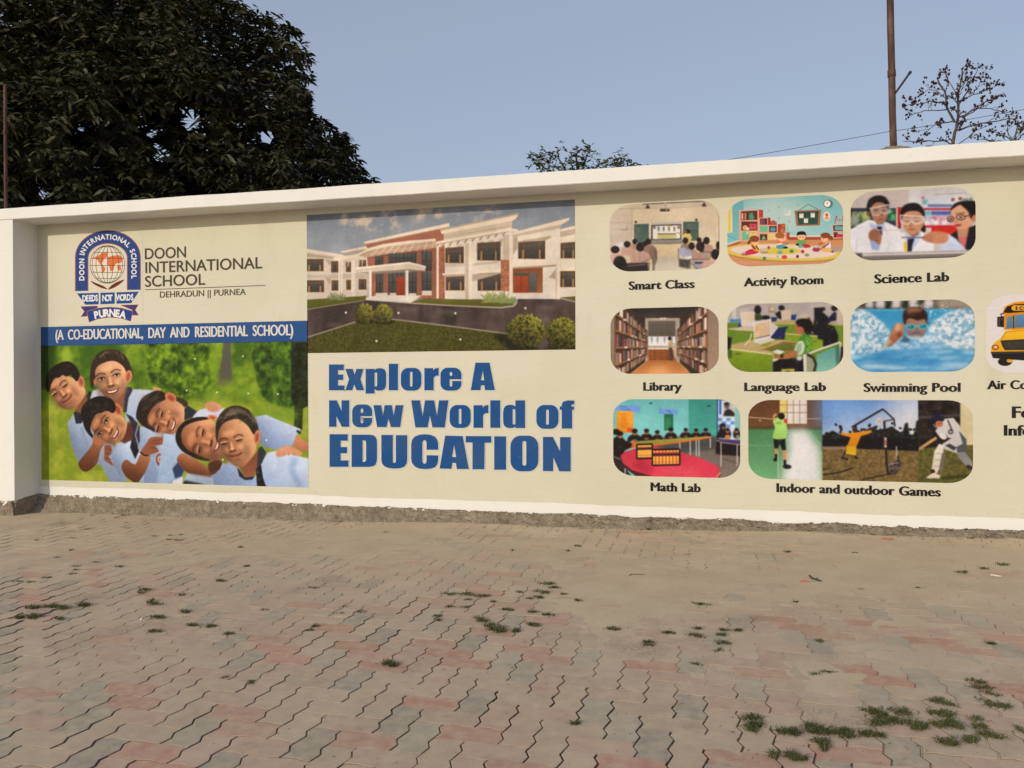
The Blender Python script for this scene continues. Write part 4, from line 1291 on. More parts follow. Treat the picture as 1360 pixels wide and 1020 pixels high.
def window(x0, y0, x1, y1, dy=0, n=3, split=True):
    """framed window; dy drops the left side for the perspective"""
    pr.poly([(x0, y0 + dy), (x1, y0), (x1, y1), (x0, y1 - dy * .2)], FR)
    e = 4
    pr.poly([(x0 + e, y0 + dy + e), (x1 - e, y0 + e), (x1 - e, y1 - e), (x0 + e, y1 - dy * .2 - e)], ((92, 88, 84), (66, 62, 60)))
    w_ = x1 - x0
    for k in (0.22, 0.78):
        pr.rect(x0 + w_ * k - 2.5, y0 + e, x0 + w_ * k + 2.5, y1, FR)
    pr.line([(x0, y0 + dy + (y1 - y0) * .24), (x1, y0 + (y1 - y0) * .24)], 4, FR)
    if split:
        for k in (0.18, 0.80): pr.rect(x0 + w_ * k - 5, y0 + (y1 - y0) * .5, x0 + w_ * k + 5, y1 - 2, (176, 136, 88))


# left wing
pr.poly([(30, 355), (265, 378), (420, 375), (420, 645), (30, 655)], (W1, (206, 194, 182)))
pr.poly([(30, 362), (205, 385), (205, 400), (30, 385)], SHW, 2)
pr.poly([(30, 333), (268, 372), (265, 386), (30, 356)], W2)
pr.poly([(245, 352), (425, 314), (425, 332), (280, 364)], W2); pr.poly([(255, 362), (425, 332), (425, 345), (290, 372)], SHW)
pr.rect(30, 498, 200, 520, (196, 184, 170), 3); pr.rect(200, 492, 415, 520, (192, 180, 166), 3)
for a in ((30, 398, 143, 476), (190, 412, 236, 484), (283, 417, 316, 481), (362, 405, 411, 448), (30, 532, 146, 608), (193, 532, 241, 598), (285, 530, 316, 593), (363, 525, 413, 592)): window(*a, 0, 3, a[2] - a[0] > 60)
for x_ in (150, 158): pr.poly([(x_, 400), (x_ + 30, 405), (x_ + 30, 440)], SHW, 2); pr.poly([(x_, 515), (x_ + 30, 520), (x_ + 30, 560)], SHW, 2)
for k in range(7): pr.poly([(250 + k * 22, 408), (262 + k * 22, 406), (256 + k * 22, 448), (250 + k * 22, 448)], (190, 176, 160), 2)
pr.poly([(200, 395), (360, 366), (430, 330), (430, 348), (372, 384), (230, 408)], W2)
for x_ in (236, 252, 318, 331): pr.rect(x_, 402, x_ + 10, 632, (226, 216, 202))
# brick gable and facade
pr.poly([(400, 300), (905, 188), (905, 330), (430, 345)], BR1)
pr.poly([(393, 291), (935, 172), (935, 196), (410, 308)], W2); pr.line([(405, 307), (925, 200)], 5, (170, 150, 132))
pr.tex([(415, 370), (880, 325), (880, 648), (440, 640)], BR2, (172, 114, 92), 12, 0, 1, False, .3, .7, 2)
pr.poly([(470, 300 + 80), (732, 350), (732, 640), (470, 640)], (112, 84, 70))
for a in ((470, 385, 516, 440), (548, 362, 722, 424), (760, 348, 822, 476), (475, 492, 520, 612), (550, 478, 660, 612), (678, 478, 726, 615), (762, 480, 826, 600)):
    pr.rect(*a, ((96, 98, 98), (70, 70, 70)))
    n = max(2, int((a[2] - a[0]) / 24))
    for k in range(n + 1): pr.rect(a[0] + (a[2] - a[0]) * k / n - 1.6, a[1], a[0] + (a[2] - a[0]) * k / n + 1.6, a[3], (50, 46, 44))
    pr.line([(a[0], (a[1] + a[3]) / 2), (a[2], (a[1] + a[3]) / 2)], 3, (50, 46, 44))
for x_ in (518, 728): pr.poly([(x_, 380), (x_ + 32, 376), (x_ + 32, 628), (x_, 628)], (158, 102, 82))
pr.rect(762, 598, 828, 628, W1); pr.rect(470, 612, 545, 630, W1); pr.rect(560, 612, 600, 630, (206, 196, 184)); pr.rect(680, 614, 726, 630, W1)
pr.rect(600, 508, 660, 628, ((168, 78, 48), (138, 58, 36)))
# curved canopy with beams below
pr.poly([(360, 378), (420, 345), (540, 318), (700, 300), (850, 292), (872, 325), (700, 347), (540, 366), (420, 388)], (192, 164, 142))
for k in range(9): pr.line([(440 + k * 48, 382 - k * 6), (500 + k * 42, 322 - k * 4)], 5, (222, 204, 184))
pr.line([(430, 368), (560, 345), (860, 308)], 4, (216, 196, 176))
pr.poly([(355, 376), (415, 332), (520, 304), (680, 283), (848, 270), (848, 288), (690, 302), (540, 322), (425, 348)], W2, sm=False)
# portico
pr.poly([(355, 476), (690, 462), (775, 470), (700, 480), (470, 492), (360, 486)], (150, 134, 120), 3)
pr.poly([(345, 455), (680, 418), (788, 446), (782, 474), (680, 463), (362, 485)], (216, 202, 186)); pr.poly([(345, 452), (680, 416), (788, 444), (786, 454), (680, 428), (347, 464)], (240, 228, 212))
pr.poly([(366, 655), (480, 626), (762, 628), (684, 680)], (222, 212, 202)); pr.poly([(366, 655), (684, 672), (684, 684), (366, 664)], (176, 164, 154))
for x_ in (425, 657): pr.rect(x_, 470, x_ + 20, 655 if x_ > 600 else 640, (232, 226, 216)); pr.rect(x_, 475, x_ + 6, 640, (198, 188, 176), 2)
pr.rect(823, 330, 852, 645, (156, 100, 80)); pr.rect(853, 318, 869, 655, (230, 216, 198))
# right part
B2()
pr.poly([(12, 300), (470, 225), (480, 645), (12, 655)], (222, 212, 199))
pr.tex([(14, 325), (52, 315), (52, 650), (14, 655)], BR2, (176, 116, 94), 12, 0, 1, False, .3, .7, 2)
pr.poly([(45, 236), (475, 160), (475, 225), (45, 290)], (202, 188, 170)); pr.line([(45, 262), (470, 190)], 5, (180, 164, 146))
pr.poly([(22, 214), (512, 112), (510, 132), (490, 152), (470, 160), (32, 242)], W2); pr.line([(25, 218), (510, 117)], 5, (176, 150, 134))
for k in range(6):       # shadows the pergola throws on the rendered wall
    x_ = 60 + k * 66
    pr.poly([(x_, 326 - k * 10), (x_ + 36, 318 - k * 10), (x_ + 8, 380 - k * 8), (x_ - 8, 384 - k * 8)], SHW, 3, .8)
for k in range(9):
    x_ = 20 + k * 48
    pr.poly([(x_, 300 - k * 9), (x_ + 34, 292 - k * 9), (x_ + 20, 322 - k * 9), (x_ + 10, 324 - k * 9)], (206, 190, 172)); pr.line([(x_ + 36, 292 - k * 9), (x_ + 12, 325 - k * 9)], 5, (130, 112, 98))
pr.poly([(-6, 290), (460, 203), (514, 213), (512, 230), (462, 226), (-4, 308)], W2); pr.line([(0, 306), (460, 226)], 4, (168, 150, 134))
window(55, 320, 172, 426, 10); window(255, 288, 403, 410, 10); window(57, 494, 176, 597); window(258, 485, 406, 599)
pr.poly([(55, 430), (176, 425), (176, 445), (55, 448)], (200, 188, 172)); pr.poly([(240, 425), (400, 412), (380, 425), (225, 440)], (196, 182, 166))
pr.poly([(33, 490), (180, 477), (184, 494), (40, 502)], W2); pr.poly([(45, 503), (180, 495), (180, 506), (60, 512)], SHW)
pr.poly([(238, 478), (427, 459), (432, 479), (250, 492)], W2); pr.poly([(225, 494), (420, 482), (404, 490), (225, 540)], SHW, 2)
pr.tex([(404, 405), (457, 398), (460, 602), (406, 600)], (152, 98, 74), (190, 124, 90), 10, 0, 1, False, .3, .7, 2)
for k in range(12): pr.line([(404, 415 + k * 16), (460, 412 + k * 16)], 2.5, (206, 160, 130), 0, .7)
pr.rect(180, 300, 203, 655, (196, 182, 166), 2); pr.rect(203, 290, 221, 657, (230, 217, 200))
pr.rect(420, 245, 458, 405, (196, 182, 166), 3)
pr.poly([(480, 250), (778, 203), (778, 645), (480, 640)], (228, 218, 206)); pr.poly([(480, 262), (510, 258), (510, 330), (480, 380)], SHW, 3)
pr.rect(458, 238, 480, 608, (226, 213, 196))
pr.poly([(475, 246), (790, 176), (776, 206), (480, 262)], (198, 184, 168)); pr.poly([(468, 234), (838, 138), (834, 156), (790, 180), (480, 246)], W2)
pr.poly([(508, 270), (735, 234), (722, 250), (530, 288)], W2); pr.poly([(512, 288), (720, 252), (722, 262), (690, 280), (512, 300)], SHW, 2)
window(513, 282, 684, 400, 12)
pr.poly([(480, 450), (668, 440), (668, 612), (480, 612)], ((136, 82, 48), (166, 108, 66))); pr.rect(487, 486, 634, 606, (98, 88, 80)); pr.rect(488, 506, 578, 610, ((176, 84, 48), (150, 66, 38))); pr.rect(531, 508, 534, 608, (110, 50, 30)); pr.rect(582, 487, 631, 598, ((112, 108, 104), (92, 88, 84)))
pr.poly([(705, 515), (752, 460), (752, 525)], SHW, 3)
pr.poly([(470, 430), (808, 406), (802, 426), (752, 434), (480, 452)], W2); pr.poly([(480, 452), (752, 434), (752, 446), (480, 462)], (170, 152, 136))
pr.poly([(778, 225), (880, 205), (880, 640), (778, 640)], (224, 213, 198)); pr.poly([(778, 212), (880, 186), (880, 206), (780, 228)], W2); pr.poly([(778, 228), (880, 206), (880, 250), (778, 262)], (190, 176, 160)); pr.poly([(778, 262), (880, 240), (880, 262), (780, 285)], W2)
window(780, 290, 880, 396, 8); window(778, 474, 880, 576); pr.poly([(776, 460), (880, 452), (880, 470), (776, 474)], W2)
pr.poly([(483, 612), (700, 622), (770, 640), (770, 650), (500, 650)], (218, 208, 198)); pr.rect(750, 418, 776, 656, (230, 217, 202)); pr.rect(750, 430, 757, 650, (196, 184, 168), 2)
# grounds
B1()
pr.poly([(30, 655), (415, 630), (405, 660), (30, 716)], ((104, 106, 42), (88, 90, 32)))
ROAD = [(30, 718), (400, 657), (684, 680), (905, 692), (1260, 708), (1354, 690), (1370, 650), (1640, 652), (1740, 676), (1740, 1000), (1460, 965), (1300, 866), (905, 812), (580, 775), (360, 786), (30, 893)]
pr.tex(ROAD, (66, 55, 52), (98, 84, 79), 90, 0, 1, False, .3, .7, 3, .4)
for x0_, y0_, l_ in ((870, 720, 130), (1190, 722, 90), (1500, 690, 110), (1530, 770, 40), (620, 705, 120), (170, 800, 90)):
    pr.poly([(x0_, y0_), (x0_ + l_, y0_ + 4), (x0_ + l_ - 20, y0_ + 26), (x0_ - 20, y0_ + 22)], (140, 124, 116), 12, .5)
pr.line([(30, 718), (400, 659)], 5, (166, 150, 136)); pr.poly([(690, 672), (775, 645), (905, 650), (1160, 655), (1345, 660), (1330, 690), (1254, 700), (905, 686)], ((112, 108, 44), (92, 92, 32)))
pr.line([(690, 676), (905, 690), (1254, 707), (1340, 697), (1362, 672)], 7, (180, 164, 148)); pr.line([(1640, 648), (1740, 674)], 5, (176, 160, 146)); pr.poly([(1640, 640), (1740, 632), (1740, 668)], (104, 104, 42))
pr.tex([(30, 900), (360, 792), (580, 782), (905, 822), (1310, 874), (1500, 985), (1500, 1000), (30, 1000)], (62, 62, 20), (100, 98, 40), 8, 0, 1, False, .25, .75, 3)
pr.line([(30, 895), (360, 789), (580, 778), (905, 817), (1310, 870)], 8, (160, 144, 130))
B2()
pr.poly([(350, 872), (470, 872), (640, 960), (660, 985), (480, 985), (400, 920)], (34, 34, 14), 8, .9)
pr.poly([(700, 950), (880, 950), (880, 990), (640, 990)], (40, 36, 26), 8, .8)
for cx_, cy_, rx_, ry_, n_ in ((565, 850, 120, 106, 420), (795, 872, 106, 102, 380)): pr.leafy(cx_, cy_, rx_, ry_, n_, 10, (46, 46, 14), (170, 166, 68))
for cx_, cy_, n_ in ((340, 650, 70), (430, 655, 80)):
    for k in range(n_):
        a = pr.rs.rand() * 3.14; r_ = 20 + pr.rs.rand() * 56
        pr.line([(cx_ + 12 * math.cos(a), cy_ + 20), (cx_ + r_ * math.cos(a) * 1.1, cy_ + 24 - r_ * math.sin(a) * 1.1)], 6, (176 - 60 * pr.rs.rand(), 180 - 50 * pr.rs.rand(), 118 - 50 * pr.rs.rand()), 1, .8)
B1()
for cx_, cy_ in ((400, 742), (518, 746)): pr.ell(cx_ + 6, cy_ + 48, 62, 16, (30, 30, 14), 0, 4, .9); pr.leafy(cx_, cy_, 60, 61, 230, 8, (52, 52, 18), (172, 166, 70))
for k in range(60):
    a = pr.rs.rand() * 3.14; cx_ = 200 if k % 2 else 252; r_ = 14 + pr.rs.rand() * 26
    pr.line([(cx_, 655), (cx_ + r_ * math.cos(a), 655 - r_ * math.sin(a) * 1.3)], 5, (150 - 40 * pr.rs.rand(), 156 - 40 * pr.rs.rand(), 96), 1, .8)
for x_, y_ in ((283, 736), (614, 738), (476, 915), (972, 740), (1413, 708), (1004, 905)): pr.ell(x_, y_, 7, 7, (240, 232, 220))
pr.develop(1, 0.07); pr.grain(4)
hang_print(pr, 'building_picture', 'printed picture of a two storey school with a curved brick entrance', ban_m)


# the big blue words, drawn letter by letter
def rr(x0, y0, x1, y1, r, ry=None):
    ry = ry or r; p = []
    for cx, cy, a0 in ((x1 - r, y0 + ry, -90), (x1 - r, y1 - ry, 0), (x0 + r, y1 - ry, 90), (x0 + r, y0 + ry, 180)):
        for k in range(8):
            a = rad(a0 + 90 * k / 7); p.append((cx + r * math.cos(a), cy + ry * math.sin(a)))
    return p


def e_shape(x0, y0, x1, y1, hx0, hx1, ht, hb, slit0, slit1):
    """a heavy lower-case e: outer bowl with a slit to the right, and the closed eye above"""
    o = rr(x0, y0, x1, y1, (x1 - x0) * .36, (y1 - y0) * .30)
    right = [p for p in o[:8]]; low = [p for p in o[8:16]]; rest = o[16:]
    loop = right + [(x1, slit0), (hx0, slit0), (hx0, hb - 10), (hx0 + 5, hb - 2), ((hx0 + hx1) / 2, hb), (hx1 - 5, hb - 2), (hx1, hb - 10), (hx1, slit1), (x1 - 1, slit1)] + low + rest
    return [loop, rr(hx0, ht, hx1, slit0 - 26, (hx1 - hx0) * .48, 12)]


K = 1051.0
sh = lambda pts: [(x + K, y) for x, y in pts]
LET = []
LET.append([[(77, 88), (198, 88), (198, 133), (150, 133), (150, 170), (192, 170), (192, 213), (150, 213), (150, 260), (203, 260), (203, 298), (77, 298)]])
LET.append([[(212, 124), (270, 124), (287, 172), (303, 124), (358, 124), (334, 208), (364, 298), (303, 298), (284, 250), (266, 298), (212, 298), (242, 208)]])
LET.append([[(378, 124), (450, 124), (450, 136), (464, 122), (490, 118), (515, 120), (533, 130), (543, 150), (545, 180), (545, 240), (541, 272), (530, 290), (508, 300), (480, 301), (462, 297), (450, 288), (450, 325), (378, 325)], rr(450, 152, 472, 268, 10)])
LET.append([[(568, 82), (642, 82), (642, 298), (568, 298)]])
LET.append([rr(667, 116, 834, 301, 58, 62), rr(740, 146, 762, 270, 10.5)])
LET.append([[(860, 118), (931, 118), (931, 136), (945, 121), (976, 115), (976, 178), (952, 180), (938, 190), (935, 205), (935, 298), (860, 298)]])
LET.append(e_shape(992, 114, 1163, 301, 1066, 1088, 147, 270, 208, 223))
LET.append([sh([(228, 73), (342, 73), (386, 297), (307, 297), (301, 258), (272, 258), (267, 297), (190, 297)]), sh([(287, 135), (300, 217), (272, 217)])])
LET.append([[(78, 382), (140, 382), (180, 470), (180, 382), (242, 382), (242, 598), (182, 598), (137, 510), (137, 598), (78, 598)]])
LET.append(e_shape(268, 416, 430, 602, 336, 358, 448, 571, 511, 525))
LET.append([[(442, 422), (504, 422), (520, 505), (533, 422), (592, 422), (607, 508), (623, 422), (686, 422), (660, 600), (585, 600), (565, 530), (548, 600), (472, 600)]])
LET.append([[(752, 382), (822, 382), (845, 510), (865, 382), (940, 382), (962, 512), (980, 382), (1056, 382), (1026, 603), (926, 603), (905, 505), (885, 603), (786, 603)]])
LET.append([sh(rr(16, 420, 188, 607, 60, 64)), sh(rr(90, 450, 112, 577, 10.5))])
LET.append([sh([(212, 422), (287, 422), (287, 445), (302, 425), (333, 419), (333, 485), (308, 487), (294, 497), (290, 512), (290, 606), (212, 606)])])
LET.append([sh([(350, 382), (430, 382), (430, 606), (350, 606)])])
LET.append([sh([(556, 382), (634, 382), (634, 608), (558, 608), (556, 597), (540, 606), (512, 609), (486, 605), (467, 593), (457, 570), (455, 540), (455, 480), (460, 448), (472, 430), (492, 420), (520, 418), (540, 423), (556, 433)]), sh(rr(532, 452, 555, 580, 10.5))])
LET.append([sh(rr(728, 420, 908, 614, 62, 66)), sh(rr(806, 457, 830, 582, 11.5))])
LET.append([sh([(936, 612), (936, 458), (920, 458), (920, 432), (936, 432), (937, 410), (948, 393), (985, 382), (1038, 384), (1038, 414), (1022, 415), (1015, 420), (1014, 432), (1036, 432), (1036, 458), (1020, 458), (1020, 612)])])
LET.append([[(82, 660), (230, 660), (230, 712), (172, 712), (172, 765), (224, 765), (224, 815), (172, 815), (172, 875), (236, 875), (236, 926), (82, 926)]])
LET.append([[(263, 664), (410, 664), (440, 669), (458, 682), (468, 705), (470, 740), (470, 850), (467, 885), (456, 910), (436, 922), (400, 927), (263, 927)], [(352, 708), (370, 710), (379, 716), (382, 730), (382, 865), (379, 880), (370, 886), (352, 887)]])
LET.append([[(507, 666), (600, 666), (600, 880), (604, 892), (613, 897), (622, 892), (626, 880), (626, 668), (718, 668), (718, 870), (713, 900), (695, 925), (660, 938), (613, 941), (565, 936), (530, 921), (512, 898), (507, 868)]])
LET.append([[(972, 786), (878, 786), (878, 730), (872, 712), (860, 707), (848, 712), (842, 730), (842, 880), (848, 897), (861, 903), (873, 897), (878, 880), (878, 832), (972, 834), (972, 870), (965, 905), (945, 930), (910, 942), (862, 945), (815, 940), (780, 923), (758, 895), (752, 860), (752, 745), (759, 705), (780, 680), (815, 665), (862, 660), (910, 665), (945, 680), (965, 705), (972, 740)]])
LET.append([sh([(-20, 672), (122, 675), (172, 944), (75, 944), (68, 895), (38, 893), (30, 943), (-66, 940)]), sh([(52, 745), (70, 848), (35, 846)])])
LET.append([sh([(148, 675), (357, 676), (357, 728), (302, 728), (300, 946), (204, 946), (204, 726), (148, 726)])])
LET.append([sh([(382, 677), (478, 678), (478, 950), (382, 950)])])
LET.append([sh(rr(515, 672, 743, 963, 82, 88)), sh(rr(612, 715, 645, 917, 15))])
LET.append([sh([(782, 682), (862, 682), (922, 800), (922, 684), (1008, 684), (1008, 964), (916, 963), (866, 848), (864, 962), (782, 960)])])
words = {'Explore A': range(0, 8), 'New World of': range(8, 18), 'EDUCATION': range(18, 27)}
for wname, idx in words.items():
    allp, fillp = [], []
    for k in idx:
        for h_, pts in enumerate(LET[k]):
            l = [on_wall(425 + x / 6.183, 470 + y / 6.183) for x, y in pts]
            ar = area(l)
            if (h_ == 0) != (ar > 0): l = l[::-1]
            fillp.append(np.array(l))
    hal = offset_loops(fillp, 0.0085)
    put('word_edge', fill_loops('word_edge', hal, Y_HALO), M_HALO, ban_m)
    o = put('word', fill_loops('word', offset_loops(fillp, 0.001), Y_INK), M_BLUE, ban_m); o['label'] = 'big blue words ' + wname

# ======================= right banner: captions and rounded pictures =======================
def caption(t, a, b_, cap, label=None): text_on_wall('caption', t, a, b_, cap * 1.06, M_BLACK, ban_r, 0.058, 0.008, label='black caption ' + t, space=1.06)


caption('Smart Class', (834.9, 385.1), (922.8, 382.6), 10.6)
caption('Activity Room', (987.6, 380.2), (1093.7, 377.4), 10.6)
caption('Science Lab', (1160.7, 376.5), (1260.5, 373.8), 11.4)
caption('Library', (854.3, 518.9), (905.9, 518.9), 10.6)
caption('Language Lab', (988.3, 519.3), (1097.1, 519.4), 10.6)
caption('Swimming Pool', (1146.6, 520.4), (1275.6, 520.4), 11.0)
caption('Air Co', (1310.4, 516.8), (1364.5, 516.8), 11.0)
caption('Math Lab', (864, 652.4), (930.7, 653.4), 10.9)
caption('Indoor and outdoor Games', (1031, 653.4), (1249.4, 659.4), 11.2)
caption('Fo', (1343.3, 555.2), (1371, 555.4), 14.6)
caption('Info', (1332.7, 578.4), (1371, 578.8), 13.2)

RND = 0.165
DK = (34, 29, 30)


def pupil(x, y, rx, ry, bx, by, bw, bh, shirt, hair=(48, 38, 36), face=None):
    pr.ell(bx, by, bw, bh, shirt, 0, 4); pr.rect(bx - bw * .98, by, bx + bw * .98, by + bh * 1.2, shirt, 4)
    if face: pr.ell(x, y + ry * .35, rx * .8, ry * .9, face, 0, 2); pr.ell(x, y - ry * .25, rx, ry * .78, hair, 0, 2)
    else: pr.ell(x, y, rx, ry, hair, 0, 2)


# Smart Class
pr = Print([(810, 272), (955.5, 266), (955.5, 358), (810, 360)], seed=31, base=(206, 192, 170)); pr.crop(805, 260, 8.5)
pr.rect(0, 0, 1360, 900, ((216, 202, 180), (214, 202, 174)))
pr.rect(30, 130, 292, 600, ((212, 198, 184), (204, 192, 178))); pr.rect(290, 140, 296, 560, (176, 158, 138)); pr.rect(50, 303, 292, 308, (186, 168, 150))
pr.poly([(120, 150), (660, 76), (1200, 52), (1290, 110), (1180, 112), (700, 140), (200, 150)], (206, 196, 182)); pr.line([(150, 150), (700, 140), (1200, 112)], 4, (168, 150, 132))
pr.line([(410, 96), (660, 85), (1110, 62)], 9, (96, 84, 72)); pr.line([(470, 90), (470, 115)], 7, (70, 60, 52)); pr.line([(1105, 64), (1105, 98)], 7, (70, 60, 52))
for x_, y_ in ((470, 130), (1105, 108)): pr.poly([(x_ - 26, y_ + 14), (x_ - 8, y_ - 22), (x_ + 8, y_ - 22), (x_ + 28, y_ + 12)], (58, 48, 42), 3)
pr.line([(670, 80), (670, 145)], 22, (190, 172, 152)); pr.rect(610, 150, 715, 180, (62, 52, 47), 3); pr.rect(612, 180, 715, 196, (226, 216, 200)); pr.ell(682, 163, 10, 9, (180, 176, 170))
pr.rect(1245, 240, 1272, 500, (226, 210, 186)); pr.rect(1270, 230, 1290, 520, (176, 152, 128), 4)
pr.line([(165, 382), (236, 384), (236, 345)], 6, (120, 106, 92)); pr.rect(560, 530, 815, 700, ((220, 200, 164), (208, 190, 160)))
pr.poly([(300, 318), (500, 306), (500, 540), (300, 545)], (226, 214, 196)); pr.poly([(315, 322), (484, 314), (484, 528), (315, 530)], ((82, 104, 96), (96, 116, 106)))
pr.poly([(858, 286), (1055, 284), (1060, 520), (858, 525)], (226, 214, 196)); pr.poly([(868, 293), (1045, 290), (1045, 508), (868, 506)], ((78, 100, 92), (92, 110, 100)))
for k in range(9): pr.line([(330, 350 + k * 18), (345 + 40 * pr.rs.rand(), 352 + k * 18)], 5, (160, 172, 164), 1, .7)
for k in range(3): pr.line([(905, 330 + k * 22), (1030, 322 + k * 24)], 5, (150, 164, 156), 1, .7)
pr.poly([(505, 300), (850, 284), (856, 540), (505, 548)], ((196, 190, 184), (140, 134, 128))); pr.rect(512, 300, 846, 330, ((206, 202, 196), (170, 164, 158))); pr.poly([(512, 332), (846, 322), (846, 490), (512, 500)], (34, 32, 34))
pr.poly([(524, 340), (838, 332), (838, 482), (524, 492)], (230, 228, 222)); pr.poly([(580, 432), (790, 426), (790, 478), (580, 486)], (204, 196, 132)); pr.rect(580, 426, 790, 434, (60, 54, 48))
for x_ in (592, 650, 710, 770): pr.ell(x_, 378, 11, 24, (130, 124, 116), 0, 3); pr.ell(x_, 358, 8, 9, (80, 72, 66))
for x_ in (545, 818): pr.ell(x_, 356, 16, 18, (110, 104, 98), 0, 3)
pr.rect(690, 336, 750, 346, (200, 190, 90)); pr.poly([(505, 500), (850, 492), (880, 530), (700, 548), (505, 520)], ((176, 172, 168), (120, 114, 110)), 2)
for x_, y_ in ((336, 297), (1018, 272)): pr.ell(x_, y_, 13, 13, (48, 40, 36))
pr.poly([(545, 690), (822, 688), (830, 845), (530, 850)], ((196, 186, 170), (214, 206, 194)))
pr.line([(795, 410), (850, 432), (885, 445)], 12, (196, 150, 116), 2); pr.poly([(862, 442), (900, 418), (950, 428), (968, 470), (945, 540), (880, 540)], ((222, 202, 128), (196, 178, 112)), 2)
pr.ell(922, 402, 28, 26, (44, 34, 30), 0, 2); pr.ell(902, 408, 12, 16, (150, 104, 78), 0, 2)
PK, PK2, PK3 = (196, 164, 150), (178, 148, 134), (150, 128, 116)
pr.poly([(60, 570), (180, 525), (210, 560), (90, 620)], (216, 218, 222), 6)
for a in ((325, 515, 27, 32, 318, 575, 44, 36, PK2), (478, 516, 32, 34, 490, 590, 62, 40, PK3), (440, 540, 28, 30, 462, 620, 50, 40, PK3), (238, 546, 38, 36, 252, 622, 80, 44, PK), (520, 620, 1, 1, 530, 630, 46, 60, (140, 116, 104)),
          (102, 606, 50, 42, 115, 690, 76, 46, (208, 176, 168)), (385, 576, 46, 52, 385, 690, 112, 68, PK)): pupil(*a)
pr.line([(385, 630), (378, 740)], 8, PK3, 3, .7); pr.line([(300, 660), (330, 740)], 10, PK3, 5, .7)
pr.poly([(200, 760), (470, 750), (480, 860), (180, 860)], (56, 50, 52), 3); pr.line([(250, 790), (450, 770)], 8, (150, 146, 148), 2); pr.line([(380, 760), (540, 690)], 8, (120, 110, 104), 2)
for q in ([(520, 690), (532, 845)], [(490, 750), (480, 850)], [(555, 600), (575, 720)], [(540, 720), (545, 840)]): pr.line(q, 9, (92, 84, 80), 1)
pr.poly([(520, 700), (570, 690), (572, 740), (545, 800)], (120, 100, 90), 4, .8)
pr.ell(155, 765, 75, 88, (40, 33, 34), 0, 3); pr.ell(130, 720, 30, 30, (74, 64, 62), 0, 12, .6)
for a in ((895, 505, 32, 35, 890, 575, 50, 42, PK3), (1050, 500, 28, 32, 1050, 560, 40, 40, PK3), (1133, 506, 36, 42, 1152, 598, 58, 50, PK2), (965, 566, 36, 42, 955, 640, 74, 40, (172, 146, 138)), (1265, 560, 26, 46, 1275, 620, 30, 50, PK2), (1090, 565, 20, 50, 1080, 620, 20, 30, (50, 44, 44)), (1060, 572, 44, 52, 1068, 690, 104, 56, PK2)): pupil(*a)
pr.poly([(820, 590), (880, 580), (985, 660), (880, 700), (830, 660)], (172, 174, 196), 4); pr.poly([(880, 690), (960, 672), (970, 700), (900, 720)], (226, 224, 226), 2)
pr.poly([(820, 710), (950, 720), (940, 820), (830, 800)], (86, 78, 76), 5); pr.poly([(960, 735), (1170, 720), (1100, 820), (1000, 830)], (168, 164, 176), 4); pr.rect(1000, 745, 1110, 765, (66, 60, 66), 2)
for q in ([(815, 590), (825, 800)], [(950, 710), (955, 820)], [(960, 760), (1040, 830)], [(860, 730), (920, 820)], [(960, 715), (1175, 712)], [(1100, 630), (1195, 632)], [(1175, 640), (1180, 700)]): pr.line(q, 9, (116, 108, 104), 1)
pupil(1235, 660, 50, 60, 1170, 780, 92, 60, (212, 172, 156), (44, 36, 36))
pr.develop(1, 0.06); pr.grain(5); hang_print(pr, 'classroom_picture', 'rounded photo of pupils facing a screen in class', ban_r, RND)

# Activity Room
pr = Print([(966, 266), (1119.5, 257.5), (1119.5, 350), (966, 354)], seed=33, base=(160, 204, 208)); pr.crop(960, 250, 8.0)
pr.rect(0, 0, 1360, 620, ((130, 188, 194), (168, 212, 214))); pr.ell(560, 300, 420, 200, (192, 214, 214), 0, 90, .85)
pr.poly([(20, 60), (218, 60), (218, 520), (190, 562), (20, 616)], ((112, 180, 192), (134, 196, 204))); pr.line([(30, 230), (190, 300)], 5, (96, 162, 178)); pr.line([(30, 490), (150, 550)], 6, (90, 156, 172))
pr.poly([(20, 190), (100, 168), (102, 470), (20, 480)], ((226, 210, 118), (238, 224, 150))); pr.rect(66, 185, 76, 470, (200, 178, 84), 2); pr.rect(38, 190, 46, 470, (204, 184, 90), 2)
pr.poly([(20, 616), (190, 560), (1300, 530), (1300, 900), (20, 900)], ((206, 150, 104), (214, 160, 120)))
for k in range(9): pr.line([(20, 600 + k * 28), (1300, 556 + k * 34)], 2.5, (182, 124, 86), 0, .7)
pr.poly([(690, 520), (1300, 510), (1300, 545), (690, 550)], (170, 84, 58)); pr.rect(700, 500, 1300, 518, (224, 216, 204)); pr.poly([(20, 610), (190, 558), (190, 574), (20, 680)], (176, 100, 68)); pr.poly([(20, 595), (190, 545), (190, 560), (20, 615)], (220, 214, 202))
pr.ell(640, 690, 640, 92, (168, 128, 60), 2, 2); pr.ell(640, 680, 640, 92, (220, 198, 100), 2, 2); pr.ell(640, 672, 560, 72, (230, 212, 204), 2, 2); pr.ell(590, 665, 240, 38, (216, 202, 92), 0, 3); pr.poly([(1140, 630), (1270, 625), (1250, 670), (1160, 680)], (176, 160, 160), 3)
pr.rect(20, 785, 1300, 900, ((216, 166, 132), (208, 154, 118)), 4)
SF, SI = (226, 176, 156), (104, 58, 54)
pr.poly([(172, 235), (382, 226), (382, 562), (172, 566)], SF); pr.poly([(382, 226), (426, 234), (426, 318), (382, 330)], (192, 70, 64))
pr.poly([(192, 248), (366, 238), (366, 336), (192, 342)], SI); pr.rect(196, 354, 366, 450, SI)
